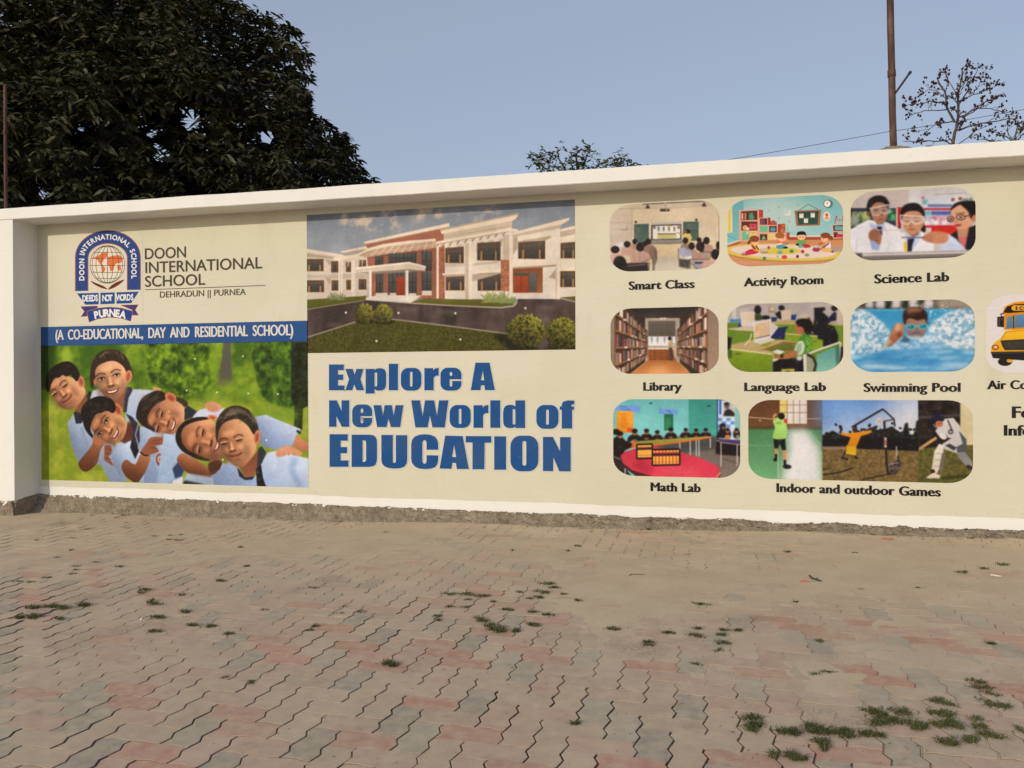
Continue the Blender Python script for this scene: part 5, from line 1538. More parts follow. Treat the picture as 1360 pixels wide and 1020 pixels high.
for x_, c_, w_, h_ in ((198, (210, 200, 170), 16, 70), (216, (190, 60, 70), 14, 76), (232, (214, 150, 90), 14, 72), (280, (90, 160, 130), 18, 68), (300, (80, 150, 130), 18, 70)): pr.rect(x_, 336 - h_, x_ + w_, 336, c_)
pr.poly([(285, 268), (315, 258), (335, 325), (305, 330)], (84, 156, 126)); pr.ell(236, 420, 28, 26, (222, 176, 120)); pr.ell(262, 432, 20, 18, (230, 200, 160)); pr.rect(282, 378, 358, 438, (214, 86, 104)); pr.rect(300, 395, 336, 404, (150, 40, 60))
pr.rect(204, 460, 276, 552, (122, 192, 152)); pr.rect(284, 456, 360, 522, (230, 200, 134)); pr.ell(258, 478, 8, 10, (240, 240, 230)); pr.rect(305, 470, 340, 480, (200, 160, 90))
pr.poly([(384, 314), (476, 310), (576, 395), (576, 545), (480, 550), (384, 552)], SF); pr.rect(384, 390, 576, 552, SF); pr.rect(392, 322, 470, 388, SI); pr.rect(392, 400, 474, 466, (122, 196, 156)); pr.rect(490, 402, 570, 466, SI); pr.rect(392, 488, 470, 552, SI); pr.rect(480, 482, 562, 546, (230, 204, 136))
for x_, c_ in ((398, (196, 60, 66)), (412, (70, 120, 130)), (428, (180, 60, 90)), (444, (90, 70, 110))): pr.rect(x_, 330, x_ + 12, 388, c_)
pr.ell(530, 438, 30, 24, (84, 160, 186)); pr.poly([(412, 545), (432, 495), (454, 545)], (130, 190, 140)); pr.poly([(478, 310), (505, 318), (505, 388), (478, 392)], (168, 60, 56))
pr.rect(582, 382, 662, 472, (170, 76, 58)); pr.poly([(500, 392), (510, 350), (540, 340), (570, 362), (572, 392)], (176, 100, 84)); pr.ell(640, 398, 22, 24, (196, 110, 70)); pr.ell(632, 455, 26, 28, (206, 124, 76)); pr.rect(664, 470, 706, 542, (200, 68, 56)); pr.rect(664, 470, 676, 542, (224, 150, 120))
pr.line([(805, 238), (905, 170), (1014, 232)], 5, (110, 92, 86)); pr.poly([(758, 240), (1042, 230), (1026, 396), (778, 402)], (172, 116, 84)); pr.poly([(784, 252), (1014, 244), (1004, 382), (800, 390)], ((44, 82, 74), (58, 92, 82)))
for x_, y_ in ((810, 268), (930, 262), (858, 320)): pr.rect(x_, y_, x_ + 44, y_ + 50, (238, 230, 224)); pr.rect(x_ + 8, y_ + 4, x_ + 36, y_ + 12, (200, 150, 120))
pr.ell(1118, 168, 46, 44, (84, 122, 136)); pr.ell(1106, 166, 42, 42, (110, 130, 142)); pr.ell(1106, 166, 34, 34, (242, 238, 232)); pr.line([(1106, 166), (1106, 148)], 5, (190, 70, 60)); pr.line([(1106, 166), (1096, 160)], 4, (80, 60, 60))
for x_, y_, r_ in ((592, 200, 15), (486, 244, 11), (592, 318, 15), (704, 354, 14), (792, 178, 15), (1092, 402, 13), (1235, 182, 16)):
    pr.poly([(x_ + r_ * (1 if k % 2 == 0 else .45) * math.sin(k * .628), y_ - r_ * (1 if k % 2 == 0 else .45) * math.cos(k * .628)) for k in range(10)], (196, 164, 130))
pr.ell(680, 258, 40, 36, (232, 222, 206)); pr.ell(668, 246, 36, 32, (190, 214, 216)); pr.ell(1100, 300, 38, 50, (236, 222, 208)); pr.ell(1100, 284, 16, 18, (206, 96, 90)); pr.ell(1100, 320, 24, 18, (222, 170, 130)); pr.line([(690, 390), (685, 450), (760, 495)], 5, (120, 184, 196))
pr.poly([(1152, 388), (1300, 380), (1300, 532), (1165, 536)], (220, 186, 166)); pr.poly([(1164, 396), (1300, 390), (1300, 452), (1172, 456)], SI); pr.poly([(1172, 468), (1300, 464), (1300, 520), (1176, 524)], SI); pr.rect(1186, 404, 1300, 446, (112, 176, 190)); pr.rect(1200, 488, 1300, 522, (200, 60, 84)); pr.rect(1215, 468, 1290, 486, (200, 210, 200))
for q in ([(1185, 378), (1200, 296)], [(1220, 376), (1205, 296)], [(1260, 376), (1274, 290)], [(1290, 376), (1278, 290)]): pr.line(q, 8, (180, 80, 70))
pr.rect(1212, 306, 1262, 372, (190, 200, 196)); pr.ell(1236, 340, 18, 22, (150, 170, 170))
HB, FC = (146, 82, 46), (244, 192, 152)
pr.poly([(200, 702), (290, 648), (372, 655), (362, 690), (250, 712), (205, 712)], (208, 52, 78), sm=True); pr.ell(222, 692, 22, 12, (150, 170, 160)); pr.poly([(300, 592), (352, 588), (378, 660), (330, 662)], (230, 182, 66), 1, 1, True); pr.line([(305, 605), (345, 650)], 16, (110, 60, 36)); pr.line([(350, 610), (385, 662)], 12, (110, 64, 40))
pr.ell(345, 572, 36, 34, FC); pr.ell(334, 538, 52, 34, HB); pr.ell(278, 574, 16, 28, HB, 30); pr.ell(364, 566, 4, 5, (50, 30, 26)); pr.ell(378, 664, 10, 10, FC)
pr.ell(615, 580, 46, 38, (228, 124, 78)); pr.poly([(570, 590), (620, 580), (655, 612), (600, 625), (568, 618)], (238, 222, 214)); pr.poly([(570, 610), (640, 600), (690, 630), (640, 645), (575, 640)], (92, 162, 180), 1, 1, True); pr.ell(664, 632, 26, 9, (44, 34, 40)); pr.ell(676, 590, 18, 10, (110, 150, 160)); pr.ell(626, 534, 44, 34, FC); pr.ell(604, 502, 50, 32, (174, 108, 62)); pr.ell(640, 530, 4, 5, (50, 30, 26))
pr.poly([(790, 560), (832, 540), (876, 560), (880, 610), (786, 612)], (114, 174, 104), 1, 1, True); pr.ell(790, 598, 18, 12, (50, 50, 60)); pr.poly([(840, 600), (900, 595), (930, 625), (860, 632)], (200, 54, 62), 1, 1, True); pr.ell(826, 622, 30, 12, (120, 180, 190)); pr.ell(832, 520, 44, 32, FC); pr.poly([(784, 510), (790, 470), (832, 458), (872, 468), (882, 510), (860, 495), (800, 498)], (36, 28, 34), sm=True)
for x_ in (818, 848): pr.ell(x_, 520, 4, 5, (40, 24, 24))
pr.poly([(1080, 600), (1125, 566), (1145, 610), (1130, 645), (1085, 640)], (234, 220, 224), 1, 1, True); pr.line([(1124, 580), (1070, 626), (1034, 650)], 15, (140, 62, 108)); pr.poly([(1040, 645), (1110, 632), (1170, 680), (1060, 672)], (228, 188, 112), 1, 1, True); pr.ell(1160, 675, 14, 8, (60, 50, 90)); pr.line([(1010, 594), (1060, 580)], 12, (190, 70, 60)); pr.ell(1076, 538, 38, 34, FC); pr.ell(1086, 502, 52, 30, HB); pr.ell(1146, 528, 20, 26, HB, -30); pr.ell(1062, 536, 4, 5, (50, 30, 26))
for x_, y_, rx_, ry_, c_ in ((436, 660, 36, 18, (200, 190, 200)), (440, 680, 40, 12, (190, 160, 90)), (486, 630, 14, 16, (196, 70, 80)), (606, 680, 28, 16, (110, 176, 170)), (728, 668, 22, 18, (90, 150, 70)), (845, 672, 18, 18, (196, 56, 60)), (440, 744, 18, 18, (64, 150, 100)), (652, 730, 28, 20, (214, 84, 70)), (790, 724, 14, 16, (80, 44, 44)), (892, 708, 22, 14, (150, 150, 110)), (990, 650, 40, 24, (176, 62, 96)), (990, 620, 30, 14, (190, 200, 200)), (580, 722, 10, 8, (110, 180, 150))): pr.ell(x_, y_ + 6, rx_ * 1.1, ry_ * .9, (150, 130, 110), 0, 2, .5); pr.ell(x_, y_, rx_, ry_, c_, 0, 1)
pr.grain(3); hang_print(pr, 'playroom_picture', 'rounded drawing of children playing on a rug', ban_r, RND)

# Science Lab
pr = Print([(1129.5, 254.5), (1295.5, 249), (1295.5, 342), (1129.5, 346)], seed=35, base=(200, 194, 196)); pr.crop(1120, 245, 7.351)
pr.rect(0, 0, 640, 260, (196, 186, 186)); pr.rect(638, 0, 1360, 270, ((206, 206, 212), (220, 222, 230))); pr.rect(760, 120, 1060, 230, (204, 210, 224), 4); pr.rect(820, 195, 1060, 222, (112, 124, 172), 3); pr.rect(766, 150, 815, 195, (120, 180, 190), 3); pr.line([(880, 100), (1200, 84)], 6, (150, 146, 150), 1, .8)
for x_, y_, c_ in ((1064, 150, (140, 60, 60)), (1135, 140, (130, 54, 50)), (776, 132, (190, 130, 110)), (1200, 150, (120, 150, 120)), (1240, 145, (110, 140, 110)), (1170, 150, (130, 150, 120))): pr.ell(x_, y_, 16, 16, c_, 0, 3)
pr.rect(50, 232, 560, 430, (52, 58, 84)); pr.tex([(60, 270), (260, 260), (260, 410), (60, 415)], (60, 80, 70), (176, 186, 120), 40, 4); pr.ell(110, 350, 46, 50, (150, 160, 156), 0, 6, .8); pr.tex([(425, 250), (510, 240), (510, 360), (420, 350)], (40, 60, 60), (90, 180, 130), 40, 4)
pr.rect(780, 232, 1060, 250, (190, 44, 54)); pr.rect(780, 250, 1060, 405, (190, 186, 204)); pr.rect(785, 258, 850, 300, (120, 180, 200)); pr.rect(855, 258, 1050, 302, (112, 126, 186)); pr.line([(855, 280), (1050, 280)], 6, (60, 60, 110)); pr.tex([(850, 312), (1050, 306), (1050, 385), (850, 390)], (180, 130, 150), (226, 214, 220), 22, 2)
for x_ in (812, 900, 980): pr.ell(x_, 375, 26, 22, (228, 222, 224), 0, 3)
pr.poly([(786, 402), (1090, 398), (1100, 420), (786, 424)], (196, 44, 50)); pr.rect(786, 424, 860, 480, (206, 204, 208)); pr.poly([(855, 416), (1110, 410), (1100, 490), (855, 500)], (196, 46, 36)); pr.poly([(515, 225), (575, 225), (560, 300), (555, 420), (515, 420)], (176, 40, 48)); pr.rect(512, 230, 528, 415, (224, 190, 170))
CO, CO2 = (226, 226, 234), (190, 190, 204)
pr.poly([(60, 450), (150, 390), (245, 345), (420, 368), (530, 420), (560, 480), (600, 660), (60, 680)], CO, 3); pr.line([(130, 520), (125, 660)], 10, CO2, 4, .8); pr.line([(440, 545), (540, 560)], 6, CO2, 3, .9); pr.line([(400, 400), (440, 520)], 10, CO2, 5, .8)
pr.poly([(246, 372), (330, 400), (402, 372), (396, 440), (330, 448), (262, 420)], (176, 190, 222), 2); pr.poly([(290, 320), (410, 320), (386, 385), (330, 392)], (122, 84, 68), 3); pr.poly([(326, 412), (372, 412), (378, 500), (345, 480)], (34, 38, 60), 2)
pr.poly([(252, 240), (290, 185), (370, 178), (428, 226), (434, 300), (395, 368), (350, 385), (320, 370), (275, 318)], (172, 124, 100), 2, 1, True); pr.poly([(226, 232), (248, 150), (320, 110), (402, 122), (448, 190), (440, 250), (405, 195), (350, 175), (296, 190), (262, 245), (266, 315), (240, 290)], (34, 27, 30), 2, 1, True)
pr.ell(246, 285, 12, 24, (140, 94, 76)); pr.line([(290, 240), (340, 234)], 7, (44, 30, 28), 2); pr.line([(370, 226), (420, 218)], 7, (44, 30, 28), 2)
for x_ in (318, 392): pr.ell(x_, 256, 20, 9, (46, 34, 34), -8, 2)
pr.poly([(262, 240), (446, 196), (450, 275), (400, 292), (372, 268), (345, 302), (292, 304)], (190, 182, 184), 2, .36); pr.line([(262, 240), (446, 196), (450, 275), (400, 292), (372, 268), (345, 302), (292, 304), (262, 240)], 8, (206, 200, 202), 1, .85); pr.line([(250, 235), (440, 198)], 9, (214, 208, 210), 1, .8)
pr.ell(372, 300, 10, 8, (120, 78, 62), 0, 3); pr.line([(338, 348), (392, 340)], 9, (122, 62, 58), 2)
pr.poly([(248, 475), (290, 432), (352, 450), (372, 520), (344, 602), (290, 566), (250, 530)], (166, 114, 90), 2, 1, True)
for k in range(4): pr.line([(258, 470 + k * 26), (340, 462 + k * 28)], 5, (96, 58, 44), 2, .8)
pr.poly([(255, 560), (290, 545), (355, 600), (340, 640), (280, 640)], (160, 178, 220), 2)
pr.poly([(395, 665), (430, 490), (560, 470), (625, 475), (690, 560), (760, 455), (865, 500), (885, 600), (880, 680), (395, 690)], CO, 3); pr.line([(880, 580), (885, 660)], 8, CO2, 3, .9); pr.line([(450, 560), (430, 660)], 8, CO2, 4, .8)
pr.poly([(596, 470), (680, 512), (754, 452), (752, 520), (700, 600), (650, 650), (612, 560)], (184, 198, 230), 2); pr.poly([(622, 450), (740, 440), (730, 490), (680, 516), (630, 480)], (140, 98, 76), 3); pr.poly([(625, 532), (692, 526), (668, 600), (664, 655), (622, 655)], (34, 34, 56), 2)
pr.poly([(745, 380), (775, 360), (802, 440), (792, 474), (750, 450)], (30, 25, 28), 2); pr.poly([(566, 330), (596, 262), (680, 244), (764, 284), (782, 380), (745, 448), (680, 492), (620, 470), (582, 408)], (196, 146, 116), 2, 1, True)
pr.poly([(552, 300), (574, 222), (640, 186), (722, 188), (782, 250), (788, 335), (760, 290), (720, 262), (640, 262), (590, 290), (568, 352)], (32, 26, 30), 2, 1, True)
for x_ in (618, 712): pr.line([(x_ - 30, 322), (x_ + 30, 320)], 6, (70, 48, 40), 2); pr.line([(x_ - 24, 356), (x_, 362), (x_ + 24, 356)], 6, (60, 40, 36), 2)
pr.poly([(552, 300), (784, 316), (772, 368), (700, 392), (662, 362), (622, 396), (560, 372)], (206, 200, 204), 2, .34); pr.line([(552, 300), (784, 316), (772, 368), (700, 392), (662, 362), (622, 396), (560, 372), (552, 300)], 9, (226, 222, 226), 1, .9)
pr.line([(655, 370), (648, 412), (668, 416)], 7, (140, 94, 72), 2); pr.line([(630, 440), (700, 436)], 9, (140, 70, 66), 2); pr.ell(610, 415, 14, 30, (200, 152, 122), 0, 8, .7)
pr.poly([(1030, 500), (1112, 446), (1120, 540), (1200, 640), (1100, 560)], (36, 31, 36), 2); pr.poly([(1105, 440), (1245, 385), (1225, 500), (1185, 630), (1120, 530)], (190, 140, 112), 2); pr.poly([(1118, 524), (1222, 500), (1182, 640), (1150, 600)], (200, 112, 112), 3); pr.poly([(1222, 420), (1310, 390), (1310, 640), (1180, 640)], (36, 31, 36), 2)
pr.poly([(1044, 282), (1080, 218), (1150, 195), (1216, 258), (1250, 340), (1236, 402), (1150, 442), (1082, 412), (1050, 350)], (212, 164, 134), 2, 1, True); pr.poly([(1036, 262), (1078, 190), (1180, 162), (1310, 180), (1310, 330), (1245, 338), (1215, 270), (1170, 225), (1130, 200), (1060, 242)], (30, 25, 28), 2, 1, True); pr.ell(1268, 335, 20, 40, (190, 136, 110), 10, 2)
for x_, y_, rx_ in ((1140, 322, 44), (1042, 338, 32)): pr.line([(x_ + rx_ * math.cos(t), y_ + 26 * math.sin(t)) for t in np.linspace(0, 6.283, 16)], 8, (58, 44, 44)); pr.ell(x_, y_, 18, 9, (60, 44, 42), 0, 2)
pr.line([(1182, 312), (1250, 300)], 8, (58, 44, 44)); pr.line([(1090, 288), (1180, 278)], 7, (60, 44, 40), 2); pr.ell(1112, 400, 36, 10, (156, 40, 46), -6, 2); pr.ell(1092, 366, 14, 10, (176, 124, 100), 0, 4)
pr.poly([(935, 592), (1010, 476), (1100, 535), (1200, 645), (1190, 660), (960, 660)], ((210, 216, 234), (190, 200, 226)), 3); pr.line([(1020, 580), (1100, 600)], 8, (160, 172, 206), 4, .8); pr.poly([(758, 530), (830, 470), (930, 458), (1012, 480), (1014, 552), (950, 578), (860, 572)], (196, 138, 108), 2, 1, True)
for k in range(3): pr.line([(775 + 16 * k, 520 + 20 * k), (870, 500 + 24 * k)], 6, (136, 86, 64), 2, .8)
pr.line([(330, 446), (590, 450)], 8, (196, 190, 196)); pr.line([(565, 518), (790, 518)], 8, (76, 76, 92)); pr.rect(600, 520, 616, 570, (210, 206, 200)); pr.rect(588, 560, 618, 655, (228, 192, 58), 1)
pr.poly([(60, 672), (1310, 640), (1310, 760), (60, 780)], ((196, 190, 190), (112, 104, 104))); pr.line([(180, 690), (1300, 660)], 10, (222, 218, 218)); pr.line([(180, 718), (1290, 690)], 12, (116, 108, 106), 2); pr.poly([(60, 672), (182, 670), (180, 760), (60, 760)], (92, 84, 90), 2)
pr.develop(1, 0.06); pr.grain(5); hang_print(pr, 'laboratory_picture', 'rounded photo of three girls in a science laboratory', ban_r, RND)

# Library
pr = Print([(811, 410.5), (954.5, 406.5), (954.5, 496), (811, 496.5)], seed=37, base=(66, 52, 44)); pr.crop(805, 400, 8.5)
pr.rect(0, 0, 1360, 900, (70, 56, 48)); pr.poly([(220, 50), (1020, 50), (835, 195), (440, 195)], ((48, 42, 40), (74, 66, 62)))
for k in range(4): pr.line([(330 + 26 * k, 80 + 28 * k), (960 - 30 * k, 75 + 28 * k)], 4, (94, 86, 80), 1, .7)
pr.rect(440, 190, 830, 690, (176, 164, 150)); pr.ell(625, 197, 16, 9, (250, 246, 236), 0, 3); pr.ell(662, 195, 16, 9, (250, 246, 236), 0, 3); pr.rect(475, 222, 782, 396, ((112, 102, 92), (98, 90, 82))); pr.rect(478, 398, 778, 510, (226, 226, 226))
for x_ in (515, 580, 660, 740): pr.rect(x_ - 14, 402, x_ + 14, 456, (180, 184, 188), 2); pr.rect(x_ - 3, 400, x_ + 3, 480, (140, 140, 142), 1)
pr.rect(470, 500, 790, 545, (214, 204, 190)); pr.rect(470, 508, 790, 516, (120, 110, 100)); pr.rect(476, 545, 790, 668, (156, 92, 46))
for x_ in (545, 615, 685): pr.rect(x_, 545, x_ + 7, 668, (84, 46, 24))
for k in range(5): pr.line([(478, 558 + 24 * k), (740, 558 + 24 * k)], 7, (96, 52, 26), 1, .85); pr.line([(478, 570 + 24 * k), (740, 570 + 24 * k)], 6, (196, 128, 70), 1, .7)
pr.poly([(240, 840), (460, 668), (800, 668), (980, 840)], ((168, 108, 58), (214, 148, 88))); pr.ell(600, 780, 120, 60, (232, 176, 120), 0, 40, .7); pr.line([(470, 668), (300, 800)], 8, (214, 160, 100), 2); pr.line([(800, 672), (930, 790)], 8, (224, 180, 124), 2)
BK = [(196, 168, 140), (150, 116, 100), (178, 150, 138), (120, 84, 74), (206, 190, 170), (170, 110, 104), (110, 96, 96), (190, 140, 110), (222, 212, 200), (140, 70, 66), (90, 96, 104)]


def stack(x0, x1, hs, vx, vy, sgn):
    """one wall of shelves receding from x0 to x1 towards (vx, vy)"""
    def Y(y, x): return vy + (y - vy) * (x - vx) / (x0 - vx)
    pr.poly([(x0, Y(hs[0] - 190, x0)), (x1, Y(hs[0] - 190, x1)), (x1, Y(hs[-1] + 130, x1)), (x0, Y(hs[-1] + 130, x0))], (74, 58, 48))
    for a, b_ in zip([hs[0] - 190] + hs, hs + [hs[-1] + 175]):
        t = 0.0
        while t < 0.985:
            # equal real spacing along the wall
            x = vx + (x0 - vx) / (1 + t * ((x0 - vx) / (x1 - vx) - 1)); t2 = t + 0.014 + 0.014 * pr.rs.rand()
            xb = vx + (x0 - vx) / (1 + t2 * ((x0 - vx) / (x1 - vx) - 1)); t = t2
            if pr.rs.rand() < .10: continue
            hgt = (b_ - a) * (0.60 + 0.22 * pr.rs.rand()); c_ = BK[pr.rs.randint(len(BK))]; k = 0.8 + 0.35 * pr.rs.rand()
            pr.poly([(x, Y(b_ - 4, x)), (xb, Y(b_ - 4, xb)), (xb, Y(b_ - hgt, xb)), (x, Y(b_ - hgt, x))], tuple(min(255, v * k) for v in c_), 0.5)
    for h_ in hs: pr.poly([(x0, Y(h_ - 8, x0)), (x1, Y(h_ - 8, x1)), (x1, Y(h_ + 14, x1)), (x0, Y(h_ + 14, x0))], (164, 118, 74))
    for t in (0.0, 0.27, 0.52, 0.76, 1.0):
        x = vx + (x0 - vx) / (1 + t * ((x0 - vx) / (x1 - vx) - 1)); w_ = 15 * abs(x - vx) / abs(x0 - vx)
        pr.poly([(x, Y(hs[0] - 190, x)), (x + w_ * sgn, Y(hs[0] - 190, x)), (x + w_ * sgn, Y(hs[-1] + 170, x)), (x, Y(hs[-1] + 170, x))], (136, 100, 70))
    for k in range(12):
        t = pr.rs.rand(); x = vx + (x0 - vx) / (1 + t * ((x0 - vx) / (x1 - vx) - 1)); h_ = hs[pr.rs.randint(len(hs))]; w_ = 46 * abs(x - vx) / abs(x0 - vx)
        pr.rect(x - w_ / 2, Y(h_, x) - w_ * .3, x + w_ / 2, Y(h_, x) + w_ * .3, (232, 226, 214), 1, .9)


stack(95, 466, [128, 322, 522, 724], 632, 512, 1); stack(1150, 800, [118, 314, 516, 700], 632, 512, -1)
pr.poly([(1148, 90), (1290, 110), (1290, 760), (1148, 790)], ((150, 130, 112), (176, 150, 130))); pr.rect(30, 120, 93, 760, ((160, 146, 134), (150, 130, 116)))
pr.poly([(702, 515), (742, 505), (764, 650), (744, 668), (704, 664), (715, 580)], (84, 70, 66), 2); pr.poly([(698, 470), (725, 440), (755, 470), (750, 520), (702, 525)], (186, 164, 132), 2); pr.line([(740, 465), (780, 492)], 12, (190, 168, 136), 2); pr.ell(716, 420, 20, 22, (46, 36, 32), 0, 2); pr.poly([(755, 520), (790, 500), (795, 640), (770, 640)], (196, 180, 160), 3)
pr.develop(1, 0.06); pr.grain(5); hang_print(pr, 'library_picture', 'rounded photo of a library aisle between bookshelves', ban_r, RND)

# Language Lab
pr = Print([(966, 404), (1119.8, 401), (1119.8, 493.5), (966, 494)], seed=39, base=(180, 172, 170)); pr.crop(960, 395, 8.0)
GR, GR2, WD = (128, 156, 36), (108, 138, 44), (182, 166, 116)
pr.rect(0, 0, 1360, 420, ((172, 164, 162), (194, 188, 184))); pr.rect(100, 60, 140, 240, (206, 202, 198), 3); pr.rect(930, 60, 1290, 260, (182, 174, 172), 10)
pr.rect(40, 330, 1300, 840, (106, 134, 42)); pr.poly([(40, 272), (190, 262), (165, 325), (40, 345)], (104, 132, 50)); pr.poly([(80, 232), (200, 228), (205, 262), (70, 268)], (84, 138, 180), 2); pr.poly([(180, 262), (205, 312), (150, 322)], (44, 66, 128), 2)
pr.ell(370, 132, 38, 48, (36, 32, 34), 0, 2); pr.poly([(335, 178), (395, 176), (420, 205), (410, 245), (340, 245)], (62, 78, 40), 2); pr.ell(455, 215, 46, 24, (34, 32, 36), 0, 3); pr.rect(485, 100, 560, 165, (150, 140, 130)); pr.rect(498, 108, 550, 140, (206, 186, 160), 2)
pr.ell(622, 112, 34, 28, (36, 32, 36), 0, 2); pr.poly([(552, 172), (610, 140), (625, 232), (590, 225)], (32, 30, 42), 3); pr.poly([(510, 212), (575, 208), (565, 262), (515, 262)], (42, 54, 104), 2)
pr.poly([(520, 258), (690, 240), (960, 262), (960, 290), (560, 292)], WD); pr.poly([(560, 288), (800, 290), (800, 380), (560, 380)], (118, 146, 44)); pr.poly([(618, 140), (722, 130), (716, 232), (624, 240)], (208, 190, 170)); pr.poly([(726, 186), (782, 182), (768, 242), (722, 238)], (44, 64, 124)); pr.rect(818, 175, 915, 225, (196, 186, 170), 3)
pr.poly([(185, 160), (336, 150), (336, 302), (200, 306)], (212, 202, 196)); pr.poly([(205, 178), (322, 168), (322, 262), (210, 270)], (214, 196, 176)); pr.poly([(170, 120), (270, 110), (275, 150), (180, 160)], (190, 180, 172)); pr.poly([(60, 330), (250, 310), (330, 330), (330, 365), (60, 350)], (200, 184, 160), 2); pr.poly([(148, 362), (312, 362), (285, 430), (200, 434)], (84, 54, 42), 3)
pr.poly([(1090, 290), (1300, 300), (1300, 560), (1210, 480)], (118, 146, 46)); pr.poly([(1100, 270), (1300, 262), (1300, 300), (1110, 292)], WD); pr.rect(1205, 130, 1300, 290, (196, 180, 164), 3)
pr.poly([(664, 384), (1014, 410), (1090, 440), (1060, 540), (950, 560), (760, 470), (664, 460)], (136, 162, 46)); pr.line([(660, 384), (1014, 412)], 12, (206, 190, 150)); pr.ell(970, 468, 6, 6, DK)
pr.poly([(966, 112), (1080, 104), (1088, 134), (1052, 152), (1110, 200), (1140, 262), (1104, 282), (1182, 310), (1222, 402), (1218, 490), (1060, 522), (1062, 450), (1006, 442), (1004, 402), (912, 392), (900, 330), (960, 292), (970, 200)], (33, 31, 39), 2, 1); pr.ell(910, 235, 20, 26, (120, 80, 66), 0, 3); pr.line([(985, 240), (1000, 290)], 8, (120, 120, 150), 2); pr.line([(915, 342), (960, 388)], 9, (196, 196, 200), 1)
pr.ell(1182, 116, 36, 30, (34, 30, 34), 0, 2); pr.poly([(1130, 205), (1180, 152), (1205, 165), (1202, 246), (1100, 264)], (36, 40, 70), 3)
pr.poly([(505, 260), (592, 312), (510, 432)], (206, 202, 198), 1); pr.poly([(496, 436), (588, 322), (694, 308), (664, 352), (650, 446)], (38, 48, 96), 1)
pr.poly([(40, 340), (335, 365), (330, 460), (90, 505), (40, 470)], GR2); pr.poly([(88, 502), (330, 448), (480, 468), (620, 448), (790, 474), (770, 560), (520, 606), (88, 552)], WD); pr.poly([(400, 560), (640, 470), (790, 480), (760, 505), (480, 560)], (140, 108, 62)); pr.poly([(470, 560), (660, 500), (790, 505), (750, 560), (560, 590)], (92, 124, 46), 2); pr.poly([(400, 478), (530, 470), (480, 520), (400, 520)], (150, 150, 50))
pr.poly([(322, 262), (512, 226), (510, 432), (332, 484)], (214, 210, 206)); pr.poly([(338, 280), (500, 246), (498, 406), (340, 440)], ((216, 192, 164), (206, 180, 150))); pr.rect(350, 310, 372, 350, (200, 170, 80), 3); pr.line([(340, 438), (500, 400)], 6, (60, 54, 54)); pr.line([(305, 380), (292, 440), (225, 520)], 12, (216, 206, 196)); pr.poly([(335, 470), (510, 430), (560, 450), (400, 500)], (206, 202, 198))
pr.poly([(84, 552), (535, 604), (532, 830), (60, 830)], ((134, 158, 40), (118, 144, 36))); pr.line([(84, 548), (520, 602)], 14, (220, 206, 170)); pr.rect(528, 605, 540, 830, (196, 200, 180)); pr.poly([(60, 560), (96, 560), (98, 640), (65, 640)], (66, 100, 50)); pr.poly([(40, 420), (96, 425), (80, 540), (40, 560)], (30, 26, 30), 3)
for x_, y_, r_ in ((150, 598, 16), (185, 600, 14), (340, 652, 6), (488, 670, 7), (125, 596, 8)): pr.ell(x_, y_, r_, r_ * .4, (70, 84, 26), 10, 1)
pr.poly([(530, 685), (640, 640), (860, 648), (862, 830), (530, 830)], (28, 26, 32), 2); pr.line([(620, 775), (760, 770)], 30, (196, 184, 70), 2); pr.ell(690, 800, 50, 20, (30, 28, 34), 0, 2)
pr.poly([(820, 420), (870, 382), (932, 418), (945, 560), (880, 600), (750, 592), (790, 490)], (84, 142, 52), 2, 1, True); pr.tex([(880, 420), (940, 440), (945, 580), (880, 580)], (70, 120, 50), (140, 190, 80), 16, 2); pr.poly([(792, 480), (850, 466), (866, 540), (832, 606), (756, 592)], (214, 222, 214), 2, 1, True)
for k in range(3): pr.line([(800 + 18 * k, 490 - 2 * k), (776 + 18 * k, 590)], 7, (80, 150, 60), 1)
pr.poly([(536, 622), (620, 610), (760, 566), (796, 600), (702, 648), (560, 652)], (176, 114, 76), 2, 1, True); pr.poly([(640, 548), (750, 535), (756, 560), (650, 566)], (140, 88, 60), 2); pr.poly([(520, 575), (580, 552), (660, 575), (600, 606)], (216, 212, 206), 1); pr.rect(612, 602, 640, 640, (34, 30, 36), 2); pr.poly([(536, 650), (600, 648), (560, 676), (536, 680)], (214, 206, 196), 1); pr.ell(810, 645, 30, 26, (206, 210, 206), 0, 3)
pr.poly([(772, 288), (802, 272), (852, 350), (856, 385), (800, 390), (770, 376), (782, 345), (763, 334)], (182, 116, 80), 2, 1, True); pr.poly([(772, 265), (800, 233), (882, 226), (944, 262), (946, 345), (905, 396), (862, 360), (840, 318), (800, 300)], (27, 23, 22), 2, 1, True); pr.ell(846, 345, 14, 24, (176, 108, 76), -10, 2); pr.ell(798, 308, 8, 5, (30, 20, 18), 0, 1)
pr.poly([(990, 606), (1224, 512), (1236, 690), (1180, 790), (990, 820)], ((92, 150, 146), (132, 186, 172)), 2); pr.poly([(1195, 520), (1236, 505), (1240, 680), (1200, 720)], (60, 110, 100), 4, .8); pr.line([(870, 612), (1000, 560), (1245, 474), (1250, 680)], 20, (216, 210, 206)); pr.poly([(848, 608), (890, 602), (890, 830), (860, 830)], (212, 208, 204), 1); pr.poly([(890, 610), (960, 640), (990, 720), (960, 800), (890, 800)], (150, 156, 130), 4); pr.line([(890, 600), (960, 640), (988, 710), (965, 790)], 24, (38, 36, 38), 2)
pr.poly([(1250, 520), (1300, 530), (1300, 720), (1240, 690)], (40, 38, 34), 4)
pr.develop(1, 0.06); pr.grain(5); hang_print(pr, 'computer_room_picture', 'rounded photo of a boy at a computer between green desks', ban_r, RND)

